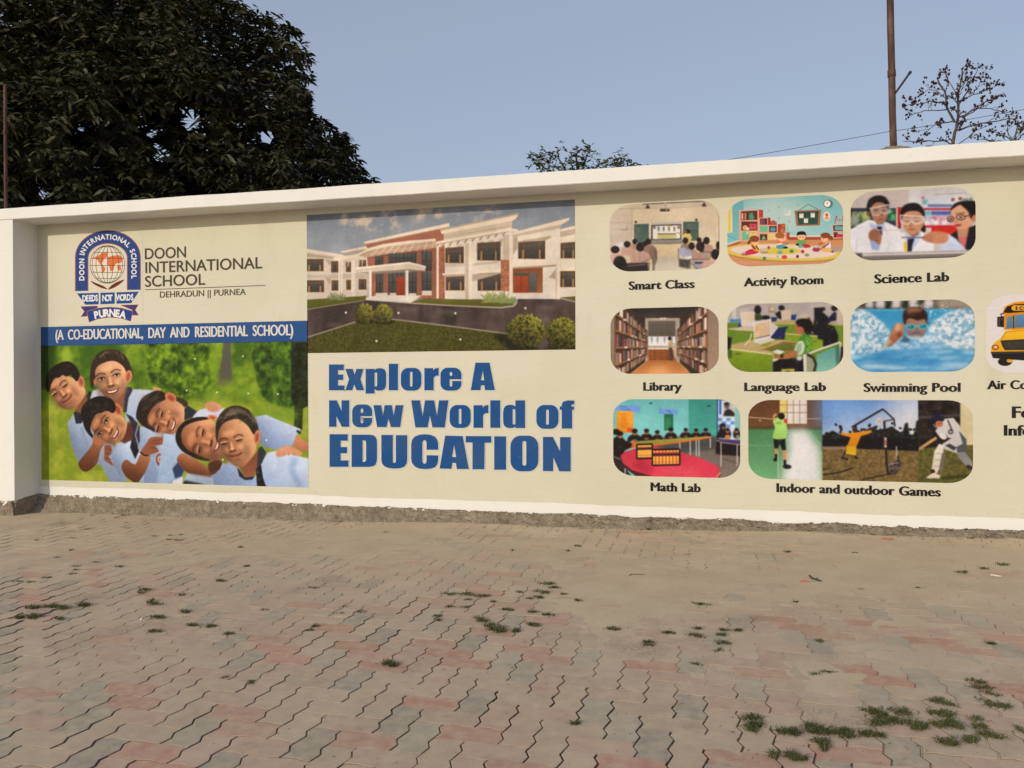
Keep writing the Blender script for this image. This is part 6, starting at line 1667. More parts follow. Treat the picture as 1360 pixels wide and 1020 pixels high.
# Swimming Pool
pr = Print([(1129.5, 401), (1294.5, 397), (1294.5, 493.5), (1129.5, 494)], seed=41, base=(110, 170, 210)); pr.crop(1120, 390, 7.351)
pr.rect(0, 0, 1360, 160, (58, 66, 48)); pr.tex([(0, 0), (1360, 0), (1360, 160), (0, 160)], (36, 44, 32), (112, 108, 92), 50, 6)
for x_, w_ in ((255, 38), (360, 46), (515, 42), (680, 40), (830, 44)): pr.rect(x_ - w_, 40, x_ + w_, 140, (206, 200, 206), 9)
pr.rect(900, 40, 1320, 150, (158, 148, 134), 20); pr.rect(60, 100, 180, 160, (150, 120, 96), 16)
pr.rect(0, 150, 1360, 860, ((58, 150, 196), (104, 172, 216)))
pr.rect(200, 152, 1100, 172, (96, 172, 206), 6)
for k in range(70):
    x_ = pr.rs.rand() * 1360; y_ = 480 + pr.rs.rand() * 300; t = pr.rs.rand()
    pr.ell(x_, y_, 60 + 110 * pr.rs.rand(), 8 + 14 * pr.rs.rand(), (62, 142, 196) if t < .42 else (168, 204, 228), -4, 8, .55)
pr.ell(450, 640, 150, 46, (56, 138, 194), 5, 20, .8); pr.ell(720, 650, 190, 40, (66, 148, 204), 0, 20, .7); pr.ell(700, 545, 130, 46, (82, 158, 214), 0, 20, .8); pr.ell(380, 715, 230, 18, (206, 224, 236), 2, 10, .7); pr.ell(1100, 690, 150, 22, (186, 212, 230), 0, 12, .7)
pr.tex([(50, 150), (180, 150), (280, 195), (370, 270), (440, 345), (470, 470), (380, 560), (50, 600)], (110, 166, 200), (220, 230, 236), 26, 12, .95, False, .3, .6)
pr.tex([(830, 300), (960, 210), (1110, 150), (1300, 160), (1300, 560), (1000, 520), (900, 480), (830, 380)], (126, 170, 196), (226, 232, 236), 26, 12, .95, False, .3, .6)
pr.tex([(470, 400), (640, 400), (900, 380), (1000, 510), (700, 540), (420, 530)], (120, 172, 212), (216, 230, 240), 30, 16, .9)
for k in range(420):
    s_ = pr.rs.rand()
    if s_ < .4: t = pr.rs.rand(); x_ = 90 + 330 * t + pr.rs.randn() * 20; y_ = 165 + 190 * t ** 1.3 + abs(pr.rs.randn()) * 60
    elif s_ < .85: t = pr.rs.rand(); x_ = 850 + 420 * t; y_ = 300 - 150 * t + abs(pr.rs.randn()) * 80
    else: x_ = 560 + pr.rs.rand() * 500; y_ = 80 + pr.rs.rand() * 120
    c_ = (236, 242, 244) if pr.rs.rand() < .72 else (70, 120, 156)
    pr.ell(x_, y_, 3 + 6 * pr.rs.rand(), 2 + 4 * pr.rs.rand(), c_, pr.rs.rand() * 180, 0.6, .85)
pr.line([(860, 160), (840, 230)], 10, (200, 224, 236), 3, .8)
pr.poly([(600, 270), (622, 238), (782, 238), (808, 290), (802, 368), (764, 428), (705, 440), (642, 412), (606, 350)], ((176, 122, 100), (128, 122, 130)), 3, 1, True)
pr.poly([(580, 200), (608, 152), (690, 132), (782, 152), (818, 210), (812, 296), (792, 250), (720, 262), (700, 252), (640, 240), (612, 270), (602, 302), (584, 270)], (56, 36, 27), 3, 1, True); pr.ell(690, 160, 80, 22, (176, 124, 92), 0, 10, .85); pr.ell(645, 185, 26, 20, (150, 100, 72), -30, 10, .7)
pr.line([(590, 318), (820, 312)], 14, (100, 168, 176), 1); pr.line([(806, 300), (840, 285)], 10, (110, 60, 60), 2)
for x_, y_ in ((658, 323), (774, 318)): pr.ell(x_, y_, 50, 30, (116, 190, 192), 0, 2); pr.ell(x_, y_, 36, 20, (40, 112, 138), 0, 2); pr.ell(x_ - 10, y_ - 6, 12, 6, (140, 206, 214), 0, 2)
pr.ell(712, 352, 20, 16, (140, 108, 104), 0, 4); pr.line([(672, 385), (715, 380), (756, 384)], 9, (84, 72, 84), 3); pr.ell(705, 430, 70, 16, (190, 212, 226), 0, 8, .8)
pr.poly([(468, 372), (508, 300), (550, 282), (592, 320), (578, 370), (592, 402), (540, 442), (470, 502), (428, 512), (440, 460)], ((206, 150, 118), (156, 84, 54)), 3, 1, True); pr.ell(530, 330, 20, 36, (226, 184, 156), 20, 8, .8); pr.ell(545, 400, 22, 30, (116, 62, 44), 30, 8, .7); pr.poly([(440, 440), (480, 470), (420, 520), (360, 545)], (196, 178, 160), 8, .8)
pr.poly([(585, 400), (650, 440), (640, 475), (560, 470)], (56, 96, 116), 8, .8)
pr.develop(1, 0.06); pr.grain(5); hang_print(pr, 'swimming_picture', 'rounded photo of a swimmer in blue goggles', ban_r, RND)

# Math Lab
pr = Print([(814.5, 530), (983, 530.5), (983, 634.5), (814.5, 632)], seed=43, base=(130, 205, 205)); pr.crop(805, 522, 7.158)
pr.rect(0, 0, 790, 560, ((116, 190, 192), (146, 216, 214))); pr.rect(784, 0, 1062, 560, ((70, 156, 146), (92, 184, 174)))
for k in range(12): pr.rect(800 + k * 21, 0, 804 + k * 21, 520, (66, 150, 140), 2, .5)
pr.rect(1055, 0, 1300, 500, (206, 216, 230)); pr.rect(1052, 0, 1064, 480, (40, 84, 130)); pr.rect(1225, 60, 1300, 360, ((150, 206, 204), (130, 190, 190))); pr.rect(1075, 70, 1096, 202, (62, 112, 196)); pr.rect(1060, 40, 1200, 68, (60, 100, 170))
pr.rect(1114, 84, 1220, 220, (196, 194, 190)); pr.ell(1148, 122, 25, 32, (110, 104, 100), 0, 2); pr.ell(1146, 104, 26, 18, (50, 46, 46), 0, 2); pr.poly([(1114, 218), (1128, 168), (1160, 152), (1180, 155), (1220, 190), (1220, 220)], (46, 44, 46), 2)
for i_ in range(4):
    for j_ in range(3): pr.rect(1062 + i_ * 40, 236 + j_ * 32, 1102 + i_ * 40, 268 + j_ * 32, (112, 156, 212) if (i_ + j_) % 2 == 0 else (206, 220, 236))
pr.rect(420, 480, 1300, 840, ((112, 104, 100), (134, 124, 116))); pr.poly([(480, 420), (1050, 410), (1060, 530), (700, 570), (480, 520)], (82, 84, 86), 10)
pr.poly([(95, 118), (326, 116), (326, 186), (70, 164)], (122, 168, 228)); pr.poly([(500, 144), (681, 156), (681, 206), (500, 198)], (122, 166, 226))
for q in ([(135, 128), (200, 130)], [(135, 152), (230, 156)], [(570, 166), (610, 168)], [(590, 182), (625, 186)]): pr.line(q, 7, (60, 84, 140), 1, .8)
pr.rect(100, 172, 258, 376, ((238, 168, 56), (226, 150, 44))); pr.rect(202, 330, 246, 370, (220, 84, 48), 2)
for k in range(8): pr.line([(140, 200 + k * 18), (190 + 30 * pr.rs.rand(), 202 + k * 18)], 6, (188, 104, 40), 1, .7)
pr.rect(552, 200, 638, 356, ((30, 112, 82), (40, 128, 96)))
for k in range(6): pr.line([(565, 240 + k * 18), (600 + 26 * pr.rs.rand(), 238 + k * 18)], 6, (150, 190, 130), 1, .7)
for x_, y_ in ((424, 96), (976, 122)): pr.ell(x_, y_, 14, 7, (40, 60, 60))
FCM = (150, 98, 74)
for x_, y_, r_, w_ in ((272, 366, 28, 66), (385, 362, 24, 58), (487, 374, 22, 50), (616, 350, 24, 56), (757, 352, 20, 52), (855, 356, 19, 48), (947, 352, 20, 52)):
    pr.ell(x_, y_ + 2.6 * r_, w_, r_ * 1.7, (36, 29, 30), 0, 3); pr.rect(x_ - w_, y_ + 2.4 * r_, x_ + w_, y_ + 3.4 * r_, (36, 29, 30), 3); pr.ell(x_, y_ + r_ * .4, r_ * .8, r_, FCM, 0, 2); pr.ell(x_, y_ - r_ * .25, r_, r_ * .75, (28, 22, 22), 0, 2); pr.ell(x_, y_ + 3.0 * r_, w_ * .4, r_ * .35, (176, 122, 92), 0, 3)
for k in range(14): pr.line([(700 + k * 24, 450), (704 + k * 24, 520)], 8, (66, 68, 72), 2, .8)
pr.poly([(1050, 430), (1300, 470), (1300, 600), (1040, 580)], (34, 28, 30), 5)
for q in ([(700, 470), (704, 562)], [(800, 450), (800, 592)], [(856, 444), (858, 600)], [(882, 440), (884, 600)], [(990, 430), (990, 520)], [(1092, 470), (1092, 700)], [(1245, 490), (1245, 690)]): pr.line(q, 10, (206, 200, 190), 1)
pr.line([(1100, 620), (1245, 665)], 6, (80, 74, 70), 2)
pr.poly([(1045, 425), (1080, 330), (1130, 322), (1155, 430)], (38, 30, 32), 3); pr.ell(1108, 312, 30, 26, (30, 24, 24), 0, 2); pr.ell(1112, 330, 14, 14, FCM, 0, 3); pr.ell(1155, 380, 24, 44, (70, 50, 44), 0, 3)
for x_ in (1154, 1240): pr.ell(x_, 390, 34, 44, (36, 30, 34), 0, 3); pr.ell(x_, 360, 17, 22, (176, 122, 96), 0, 2); pr.ell(x_, 346, 20, 14, (30, 24, 24), 0, 2)
pr.ell(1155, 418, 28, 24, (196, 140, 80), 0, 3); pr.ell(1252, 418, 20, 24, (120, 150, 120), 0, 3)
pr.poly([(1048, 436), (1300, 446), (1300, 492), (1100, 470), (1050, 452)], ((82, 70, 132), (66, 56, 116))); pr.line([(1050, 450), (1110, 472), (1300, 494)], 8, (196, 160, 110))
pr.poly([(240, 474), (300, 456), (640, 432), (1000, 408), (1002, 424), (700, 466), (500, 490), (250, 520)], ((176, 164, 84), (140, 140, 60))); pr.line([(300, 512), (520, 490), (720, 462), (1000, 420)], 13, (226, 116, 54), 1); pr.ell(255, 500, 40, 22, (226, 110, 50), -20, 4)
pr.poly([(60, 440), (130, 388), (182, 452), (252, 470), (240, 515), (180, 545), (140, 612), (60, 640)], (36, 29, 30), 3, 1); pr.ell(96, 368, 36, 28, (30, 25, 26), 0, 2); pr.ell(134, 398, 27, 32, (186, 130, 102), 0, 2); pr.ell(130, 384, 34, 22, (28, 22, 22), 0, 2); pr.ell(250, 465, 22, 12, (206, 150, 120), 0, 3)
pr.poly([(60, 600), (160, 600), (180, 700), (240, 790), (100, 780), (60, 700)], (52, 48, 50), 5); pr.line([(180, 690), (182, 770)], 12, (206, 200, 196)); pr.line([(272, 740), (274, 800)], 14, (216, 208, 200)); pr.line([(70, 600), (140, 630)], 8, (150, 146, 144), 1)
TBL = [(138, 592), (180, 556), (290, 522), (480, 508), (700, 558), (900, 620), (1062, 692), (1088, 752), (1060, 806), (440, 788), (250, 732), (160, 664)]
pr.poly([(x + 4, y + 18) for x, y in TBL], (92, 40, 40)); pr.poly([(138, 592), (180, 640), (420, 740), (440, 830), (300, 800), (150, 690)], (84, 38, 40)); pr.poly(TBL, ((206, 62, 84), (222, 74, 98)), 1); pr.poly([(300, 600), (460, 700), (400, 780), (250, 700)], (176, 44, 66), 20, .6); pr.ell(700, 740, 200, 40, (232, 100, 118), 10, 30, .6); pr.line([(1088, 752), (1050, 806)], 12, (226, 176, 110), 1)


def abacus(x0, y0, x1, y1, tilt, rows_hi):
    T = lambda u, v: (x0 + (x1 - x0) * u, y0 + (y1 - y0) * v - tilt * u)
    pr.poly([T(0, 0), T(1, 0), T(1, 1), T(0, 1)], (130, 60, 52), 0, .55)
    for u in np.linspace(.06, .94, 8):
        pr.line([T(u, 0), T(u, 1)], 4, (60, 40, 34))
        for v in rows_hi: pr.ell(*T(u, v), 15, 10, (238, 172, 66)); pr.ell(T(u, v)[0] - 4, T(u, v)[1] - 3, 6, 4, (252, 220, 150), 0, 1)
    pr.line([T(0, .34), T(1, .34)], 12, (40, 26, 26)); pr.line([T(0, 0), T(1, 0), T(1, 1), T(0, 1), T(0, 0), T(1, 0)], 14, (38, 25, 26))


abacus(292, 488, 440, 622, 4, (.12, .46, .58, .70, .86)); abacus(440, 536, 700, 686, 6, (.14, .50, .62, .74, .88))
pr.develop(1, 0.06); pr.grain(5); hang_print(pr, 'abacus_picture', 'rounded photo of pupils around a red table with abacuses', ban_r, RND)

# Indoor and outdoor games
pr = Print([(993.8, 530.8), (1292, 532), (1292, 641.8), (993.8, 635.5)], seed=45, base=(110, 90, 60)); pr.crop(985, 522, 4.317)
pr.rect(20, 20, 462, 215, ((104, 70, 42), (126, 88, 56))); pr.rect(218, 30, 374, 176, (222, 214, 206), 1); pr.rect(220, 30, 262, 120, (226, 206, 120), 3)
for x_ in (260, 296, 332): pr.rect(x_ - 2, 30, x_ + 2, 176, (140, 126, 110))
for y_ in (68, 112): pr.rect(218, y_ - 2, 374, y_ + 2, (140, 126, 110))
pr.rect(20, 196, 462, 520, ((84, 138, 92), (120, 178, 132))); pr.poly([(20, 190), (462, 190), (462, 210), (20, 206)], (92, 74, 50), 4); pr.poly([(262, 208), (372, 204), (452, 320), (462, 520), (225, 520), (262, 330)], (226, 224, 228), 22, .95); pr.line([(378, 214), (460, 300)], 3, (170, 200, 170), 1); pr.line([(208, 330), (210, 500)], 4, (206, 216, 200), 1); pr.line([(40, 300), (190, 300)], 2.5, (150, 190, 150), 1)
pr.line([(30, 138), (200, 150)], 5, (206, 186, 156), 1); pr.line([(370, 148), (460, 146)], 5, (206, 186, 156), 1); pr.ell(105, 158, 5, 4, (230, 220, 200))
pr.poly([(188, 308), (206, 312), (202, 366), (188, 366)], (206, 150, 112), 1); pr.poly([(234, 322), (255, 322), (256, 388), (240, 388)], (206, 150, 112), 1); pr.rect(190, 350, 204, 376, DK, 1); pr.poly([(240, 384), (255, 384), (255, 414), (240, 414)], DK, 1); pr.ell(192, 382, 11, 10, DK, 0, 1); pr.ell(260, 422, 25, 13, (40, 34, 40), 5, 1)
pr.poly([(182, 252), (248, 256), (254, 326), (234, 328), (218, 288), (206, 318), (187, 316)], (30, 28, 32), 1); pr.ell(254, 222, 6, 18, (206, 150, 112), 10, 1); pr.poly([(180, 156), (214, 140), (252, 160), (260, 228), (244, 262), (180, 258), (190, 200)], ((184, 226, 132), (160, 206, 110)), 1, 1, True); pr.line([(186, 158), (184, 130), (200, 120)], 13, (206, 156, 120), 1); pr.ell(228, 133, 19, 19, (30, 25, 22), 0, 1); pr.rect(196, 165, 226, 178, (130, 180, 90), 2); pr.poly([(242, 146), (262, 150), (258, 174), (244, 172)], (206, 60, 50), 1)
pr.rect(462, 20, 1012, 330, ((112, 154, 212), (206, 212, 226))); pr.ell(960, 180, 160, 150, (226, 224, 228), 0, 60, .8); pr.ell(470, 100, 60, 120, (104, 148, 208), 0, 40, .7)
TR = [(462, 240), (500, 226), (520, 214), (560, 236), (620, 244), (660, 215), (700, 222), (740, 200), (800, 215), (860, 190), (880, 205), (920, 240), (934, 175), (950, 168), (962, 240), (990, 235), (1000, 160), (1014, 155), (1014, 345), (462, 330)]
pr.tex(TR, (24, 25, 26), (52, 52, 48), 14, 1.5)
for k in range(60): x_ = 465 + pr.rs.rand() * 540; pr.ell(x_, 236 + 18 * pr.rs.randn() - 16 * (x_ > 700), 9, 6, (32, 33, 32), pr.rs.rand() * 180, 1)
pr.rect(462, 262, 1012, 330, (30, 28, 30), 2); pr.tex([(462, 312), (1012, 332), (1012, 530), (462, 530)], (104, 88, 54), (142, 120, 76), 10, 1); pr.rect(462, 306, 640, 322, (150, 130, 110), 3)
pr.line([(465, 468), (560, 455), (640, 428)], 7, (40, 34, 30), 1); pr.line([(690, 497), (830, 466)], 6, (44, 38, 32), 1); pr.line([(465, 440), (510, 428)], 5, (60, 50, 40), 1)
pr.line([(630, 196), (808, 92)], 10, (46, 36, 34), 1); pr.line([(806, 90), (872, 150), (878, 192)], 8, (44, 36, 34), 1); pr.line([(815, 162), (872, 150)], 6, (70, 60, 56), 1); pr.line([(700, 215), (770, 190)], 6, (60, 48, 44), 1); pr.line([(816, 160), (830, 400), (838, 470)], 12, (46, 34, 36), 1); pr.rect(816, 255, 830, 312, (206, 196, 190), 1); pr.rect(819, 268, 827, 300, (176, 70, 70), 1)
pr.ell(787, 160, 22, 22, (206, 202, 200), 0, 1); pr.line([(772, 150), (800, 172)], 2.5, (150, 146, 146), 1); pr.line([(776, 175), (802, 150)], 2.5, (150, 146, 146), 1)
pr.line([(580, 365), (612, 300)], 9, (60, 40, 30), 1); pr.line([(640, 352), (660, 372)], 9, (60, 44, 34), 1); pr.line([(620, 432), (640, 352)], 8, (110, 86, 30), 1); pr.poly([(600, 298), (658, 298), (654, 358), (596, 346)], ((206, 160, 36), (230, 190, 48)), 1)
pr.poly([(566, 222), (604, 234), (630, 226), (652, 226), (742, 212), (746, 226), (682, 248), (660, 302), (604, 302), (624, 254), (572, 240)], ((224, 150, 34), (206, 132, 28)), 1, 1); pr.ell(648, 210, 15, 16, (74, 46, 38), 0, 1); pr.poly([(552, 186), (572, 184), (580, 214), (566, 218)], (50, 40, 40), 1); pr.ell(764, 198, 16, 9, (60, 48, 46), -30, 1)
for x_, y_ in ((600, 378), (656, 372), (580, 372)): pr.ell(x_, y_, 11, 6, (40, 34, 30), 0, 1)
pr.tex([(838, 400), (905, 385), (920, 430), (880, 465), (840, 470)], (40, 34, 34), (120, 106, 100), 8, 2); pr.line([(886, 305), (886, 385)], 6, (214, 206, 196), 1); pr.line([(892, 360), (896, 400)], 10, (54, 46, 46), 2); pr.line([(838, 410), (900, 398)], 5, (170, 160, 150), 1)
pr.rect(1011, 20, 1255, 320, (40, 34, 34)); pr.tex([(1011, 20), (1255, 20), (1255, 320), (1011, 320)], (34, 28, 28), (58, 50, 48), 30, 0); pr.line([(1012, 140), (1250, 128)], 16, (84, 76, 72), 2); pr.rect(1251, 20, 1340, 305, ((206, 198, 164), (214, 200, 160))); pr.tex([(1011, 318), (1250, 300), (1340, 296), (1340, 530), (1011, 530)], (84, 82, 40), (118, 112, 60), 10, 1); pr.poly([(1140, 480), (1330, 460), (1330, 480), (1150, 496)], (60, 58, 34), 3, .8)
pr.poly([(1226, 340), (1280, 336), (1322, 400), (1320, 440), (1296, 430), (1250, 380)], ((130, 130, 136), (160, 156, 156)), 1); pr.ell(1304, 425, 20, 12, (60, 54, 54), 30, 1)
pr.poly([(1108, 216), (1160, 148), (1212, 142), (1248, 186), (1254, 212), (1284, 262), (1288, 332), (1240, 348), (1160, 322), (1148, 292), (1200, 258), (1130, 252)], ((216, 213, 210), (196, 192, 190)), 1, 1); pr.poly([(1242, 214), (1286, 264), (1290, 334), (1236, 344), (1228, 310), (1266, 290)], (92, 94, 102), 1); pr.poly([(1165, 300), (1190, 290), (1230, 312), (1215, 330)], (70, 66, 72), 1); pr.line([(1180, 155), (1205, 215)], 7, (60, 56, 60), 1)
pr.poly([(1104, 332), (1130, 290), (1158, 300), (1152, 362), (1132, 432), (1116, 462), (1084, 456)], ((228, 222, 208), (206, 200, 186)), 1, 1)
for k in range(3): pr.line([(1112 - 4 * k, 345 + 36 * k), (1148 - 5 * k, 350 + 36 * k)], 3.5, (150, 144, 132), 1)
pr.poly([(1148, 345), (1170, 335), (1160, 400), (1140, 470), (1130, 430)], (120, 110, 104), 1); pr.ell(1094, 450, 12, 14, (70, 30, 30), 0, 1); pr.poly([(1056, 482), (1098, 456), (1138, 472), (1130, 488), (1066, 488)], (216, 206, 194), 1)
pr.poly([(1014, 312), (1112, 248), (1120, 262), (1016, 332)], ((206, 168, 110), (176, 136, 82)), 1); pr.ell(1150, 258, 30, 22, (44, 38, 40), 0, 2); pr.ell(1152, 248, 24, 16, (222, 218, 214), 30, 1); pr.ell(1196, 222, 14, 14, (60, 54, 56), 0, 2); pr.ell(1196, 222, 7, 7, (200, 200, 200), 0, 1)
pr.ell(1130, 178, 22, 20, (196, 126, 98), 0, 1); pr.poly([(1084, 170), (1088, 135), (1108, 116), (1136, 114), (1156, 135), (1156, 160), (1120, 158), (1100, 172)], (34, 38, 62), 1, 1, True); pr.line([(1095, 178), (1112, 196), (1140, 196)], 4, (206, 206, 210), 1); pr.ell(1126, 176, 3, 2, (40, 26, 24)); pr.ell(1142, 174, 3, 2, (40, 26, 24))
pr.develop(1, 0.06); pr.grain(5); hang_print(pr, 'games_picture', 'widest rounded photo strip of indoor and outdoor games', ban_r, RND)

# school bus drawing, running out of the frame on the right
pr = Print([(1309, 396), (1461, 385), (1461, 497), (1309, 493.5)], seed=47, base=(224, 220, 220)); pr.crop(1290, 380, 4.636)
bc = 345
for sg in (1, -1):
    def S(p): return [(x if sg == 1 else 2 * bc - x, y) for x, y in p]
    pr.poly(S([(188, 170), (204, 126), (262, 100), (bc, 92), (bc, 170), (214, 182)]), (228, 152, 34)); pr.poly(S([(196, 162), (218, 126), (270, 112), (bc, 108), (bc, 158), (222, 166)]), (48, 33, 24))
    pr.poly(S([(200, 178), (bc, 164), (bc, 270), (200, 268)]), (218, 146, 40)); pr.poly(S([(266, 178), (bc, 172), (bc, 252), (266, 256)]), ((110, 150, 184), (84, 124, 160))); pr.poly(S([(219, 190), (250, 184), (255, 256), (214, 262)]), ((110, 148, 178), (84, 122, 154)))
    pr.line(S([(258, 180), (260, 260)]), 7, (50, 38, 30)); pr.line(S([(190, 190), (178, 172), (200, 168)]), 5, (50, 44, 44)); pr.poly(S([(158, 190), (200, 185), (199, 253), (158, 249)]), (44, 39, 42))
    pr.poly(S([(164, 196), (174, 195), (174, 246), (164, 245)]), (84, 78, 80))
    pr.ell(*S([(206, 464)])[0], 44, 26, (46, 42, 46)); pr.ell(*S([(236, 458)])[0], 20, 12, (226, 172, 50))
    pr.poly(S([(178, 322), (210, 274), (bc, 262), (bc, 405), (120, 408), (122, 372), (150, 340)]), ((240, 196, 56), (224, 170, 38))); pr.line(S([(182, 330), (212, 282), (bc, 270)]), 4, (196, 136, 30), 1)
    pr.poly(S([(178, 334), (bc, 325), (bc, 392), (206, 394), (190, 370)]), (56, 52, 50)); pr.poly(S([(190, 342), (bc, 333), (bc, 384), (212, 386)]), (72, 68, 64))
    pr.ell(*S([(146, 376)])[0], 21, 16, (60, 44, 34)); pr.ell(*S([(146, 376)])[0], 17, 12, (230, 142, 74)); pr.ell(*S([(150, 374)])[0], 7, 6, (246, 214, 170))
    pr.poly(S([(118, 404), (bc, 400), (bc, 458), (132, 442)]), (44, 41, 44)); pr.line(S([(122, 412), (bc, 408)]), 5, (86, 82, 84))
pr.poly(rr(245, 118, 2 * bc - 245, 152, 22, 17), (232, 182, 54))
for k, ch in enumerate('SCHOOL'): glyph_print(pr, ch, 277 + k * 27, 136, -1, 19, 1.0, (50, 34, 24), 0.05)
pr.grain(2.5); hang_print(pr, 'bus_picture', 'rounded drawing of a yellow school bus front', ban_r, 0.16)

# ---------------------------------------------------------------- trees behind the wall
def leaf_cloud(name, centers, mat, parent, leaf, per, seed, droop=0.5, spread=1.0, lo=5):
    """whorls of lance-shaped leaves round twig tips; centers = (point, outward direction)"""
    rs = np.random.RandomState(seed); V, F = [], []
    n = len(centers)
    P0 = np.array([c[0] for c in centers]); O0 = np.array([c[1] for c in centers])
    base = 0
    for k in range(per):
        az = rs.rand(n) * 6.283; up = rs.rand(n) * 1.1 - droop
        d = np.stack([np.cos(az), np.sin(az), up], 1) + O0 * 0.45
        d /= np.linalg.norm(d, axis=1, keepdims=True)
        L = leaf * (0.6 + 0.6 * rs.rand(n))[:, None]
        side = np.cross(d, np.array([0, 0, 1.0]) + 0.5 * rs.randn(n, 3)); side /= np.maximum(np.linalg.norm(side, axis=1, keepdims=True), 1e-6)
        nrm = np.cross(side, d)
        wv = side * L * 0.15
        st = P0 + rs.randn(n, 3) * leaf * 0.14
        sag = np.array([0, 0, -1.0]) * L * 0.22
        pts = [st, st + d * L * .35 + wv + nrm * L * .02, st + d * L * .35 - wv + nrm * L * .02, st + d * L * .7 + wv * .8 + sag * .4, st + d * L * .7 - wv * .8 + sag * .4, st + d * L + sag]
        V.append(np.stack(pts, 1).reshape(-1, 3))
        idx = base + np.arange(n)[:, None] * 6
        F.append(np.concatenate([idx + 0, idx + 1, idx + 2, idx * 0 - 1], 1)); F.append(np.concatenate([idx + 1, idx + 3, idx + 4, idx + 2], 1)); F.append(np.concatenate([idx + 3, idx + 5, idx + 4, idx * 0 - 1], 1))
        base += n * 6
    V = np.concatenate(V); faces = []
    for f in np.concatenate(F).tolist():
        faces.append(f[:3] if f[3] < 0 else f)
    me = mesh(name, V.tolist(), faces)
    return put(name, me, mat, parent)


def grow(vs, fs, p, d, length, r, depth, rnd, tips, spread=0.6, rise=0.15, kids=(2, 3), keep=0.72, n=5, wob=0.18):
    """recursive branch; collects twig tips"""
    pts, rr_ = [p.copy()], [r]
    steps = max(3, int(length / 0.12) if length < 1 else 6)
    q = p.copy(); dd = d.normalized()
    for i in range(steps):
        dd = (dd + Vector((rnd.gauss(0, wob), rnd.gauss(0, wob), rnd.gauss(0, wob * .6) + rise * 0.3))).normalized()
        q = q + dd * length / steps; pts.append(q.copy()); rr_.append(r * (1 - 0.45 * (i + 1) / steps))
    tube(vs, fs, pts, rr_, n if r > 0.02 else 4)
    if depth == 0:
        tips.append((q.copy(), dd.copy())); return
    for k in range(rnd.randint(*kids) + (1 if depth > 2 else 0)):
        i = rnd.randint(max(1, len(pts) // 2), len(pts) - 1)
        nd_ = (dd + Vector((rnd.gauss(0, spread), rnd.gauss(0, spread), rnd.gauss(0, spread * .6) + rise))).normalized()
        grow(vs, fs, pts[i], nd_, length * keep * rnd.uniform(.75, 1.15), rr_[i] * .7, depth - 1, rnd, tips, spread, rise, kids, keep, n, wob)
    tips.append((q.copy(), dd.copy()))


# --- the big mango tree
MC, MR = Vector((-11.8, 13.6, 3.4)), Vector((5.75, 4.6, 6.2))
mango = empty('mango_tree', (MC.x, MC.y, gz(-14) - 0.02)); tag(mango, 'big dense dark green mango tree filling the sky above the wall and pillar', 'tree')
rnd = random.Random(17)
vs, fs, tips = [], [], []
tube(vs, fs, [(MC.x, MC.y, -0.1), (MC.x + .1, MC.y, 1.2), (MC.x - .1, MC.y + .1, 2.3)], [0.42, 0.33, 0.30], 12)
for k in range(11):
    a = k / 11 * 6.283 + rnd.random() * .4
    grow(vs, fs, Vector((MC.x - .05, MC.y + .05, 1.9 + .4 * rnd.random())), Vector((math.cos(a), math.sin(a), rnd.uniform(.3, 1.6))), 2.4, 0.15, 3, rnd, tips, .55, .12)
put('trunk', mesh('trunk', vs, fs, True), M_BARK, mango)
HOLES = [(ray(x, y).normalized(), r) for x, y, r in ((112, 172, .16), (140, 166, .14), (100, 181, .12), (200, 172, .20), (250, 155, .26), (268, 172, .12), (215, 205, .22), (228, 212, .14), (312, 162, .14), (352, 180, .18), (325, 188, .10), (54, 250, .16), (60, 265, .16), (252, 240, .12), (128, 215, .14), (205, 190, .12), (282, 190, .12), (178, 150, .10))]


def in_hole(p):
    v = Vector(p) - Vector((0, 0, EYE))
    return any((v - h * v.dot(h)).length < 1.25 * r * (1 + .5 * noise.noise(v * 2.0)) for h, r in HOLES)


rs = np.random.RandomState(4); cen = []
while len(cen) < 9400:
    d = rs.randn(3); d /= np.linalg.norm(d)
    lump = 1 + 0.11 * noise.noise(Vector(d * 2.6)) + 0.09 * noise.noise(Vector(d * 6.0) + Vector((5, 0, 0)))
    rr_ = (1 - abs(rs.randn()) * 0.085) * lump
    p = Vector((MC.x + d[0] * MR.x * rr_, MC.y + d[1] * MR.y * rr_, MC.z + d[2] * MR.z * rr_))
    if p.z < 2.3: continue
    if d[1] > 0.55 and rs.rand() < .6: continue
    clump = noise.noise(p * 0.85) + 0.7 * noise.noise(p * 2.1)
    low = max(0, min(1, (5.6 - p.z) / 2.4))
    if clump < -0.42 + 0.44 * low and rs.rand() < .86: continue
    cen.append(((p.x, p.y, p.z), d))
# leaves deeper inside, so that the crown is dense except low down
while len(cen) < 11500:
    d = rs.randn(3); d /= np.linalg.norm(d); rr_ = 0.45 + 0.42 * rs.rand()
    p = Vector((MC.x + d[0] * MR.x * rr_, MC.y + d[1] * MR.y * rr_, MC.z + d[2] * MR.z * rr_))
    if p.z < 2.6 or (p.z < 5.2 and noise.noise(p * 0.9 + Vector((3, 3, 3))) < 0.02): continue
    cen.append(((p.x, p.y, p.z), d))
crown_o = leaf_cloud('crown', [q for q in cen if not in_hole(q[0])], M_MANGO, mango, 0.185, 10, 5, 0.95)
inner = []
while len(inner) < 5200:
    d = rs.randn(3); d /= np.linalg.norm(d); rr_ = 0.40 + 0.42 * rs.rand()
    p = Vector((MC.x + d[0] * MR.x * rr_, MC.y + d[1] * MR.y * rr_, MC.z + d[2] * MR.z * rr_))
    if p.z < 2.6 or (p.z < 5.0 and noise.noise(p * 0.8 + Vector((3, 3, 3))) < 0.28): continue
    inner.append(((p.x, p.y, p.z), d))
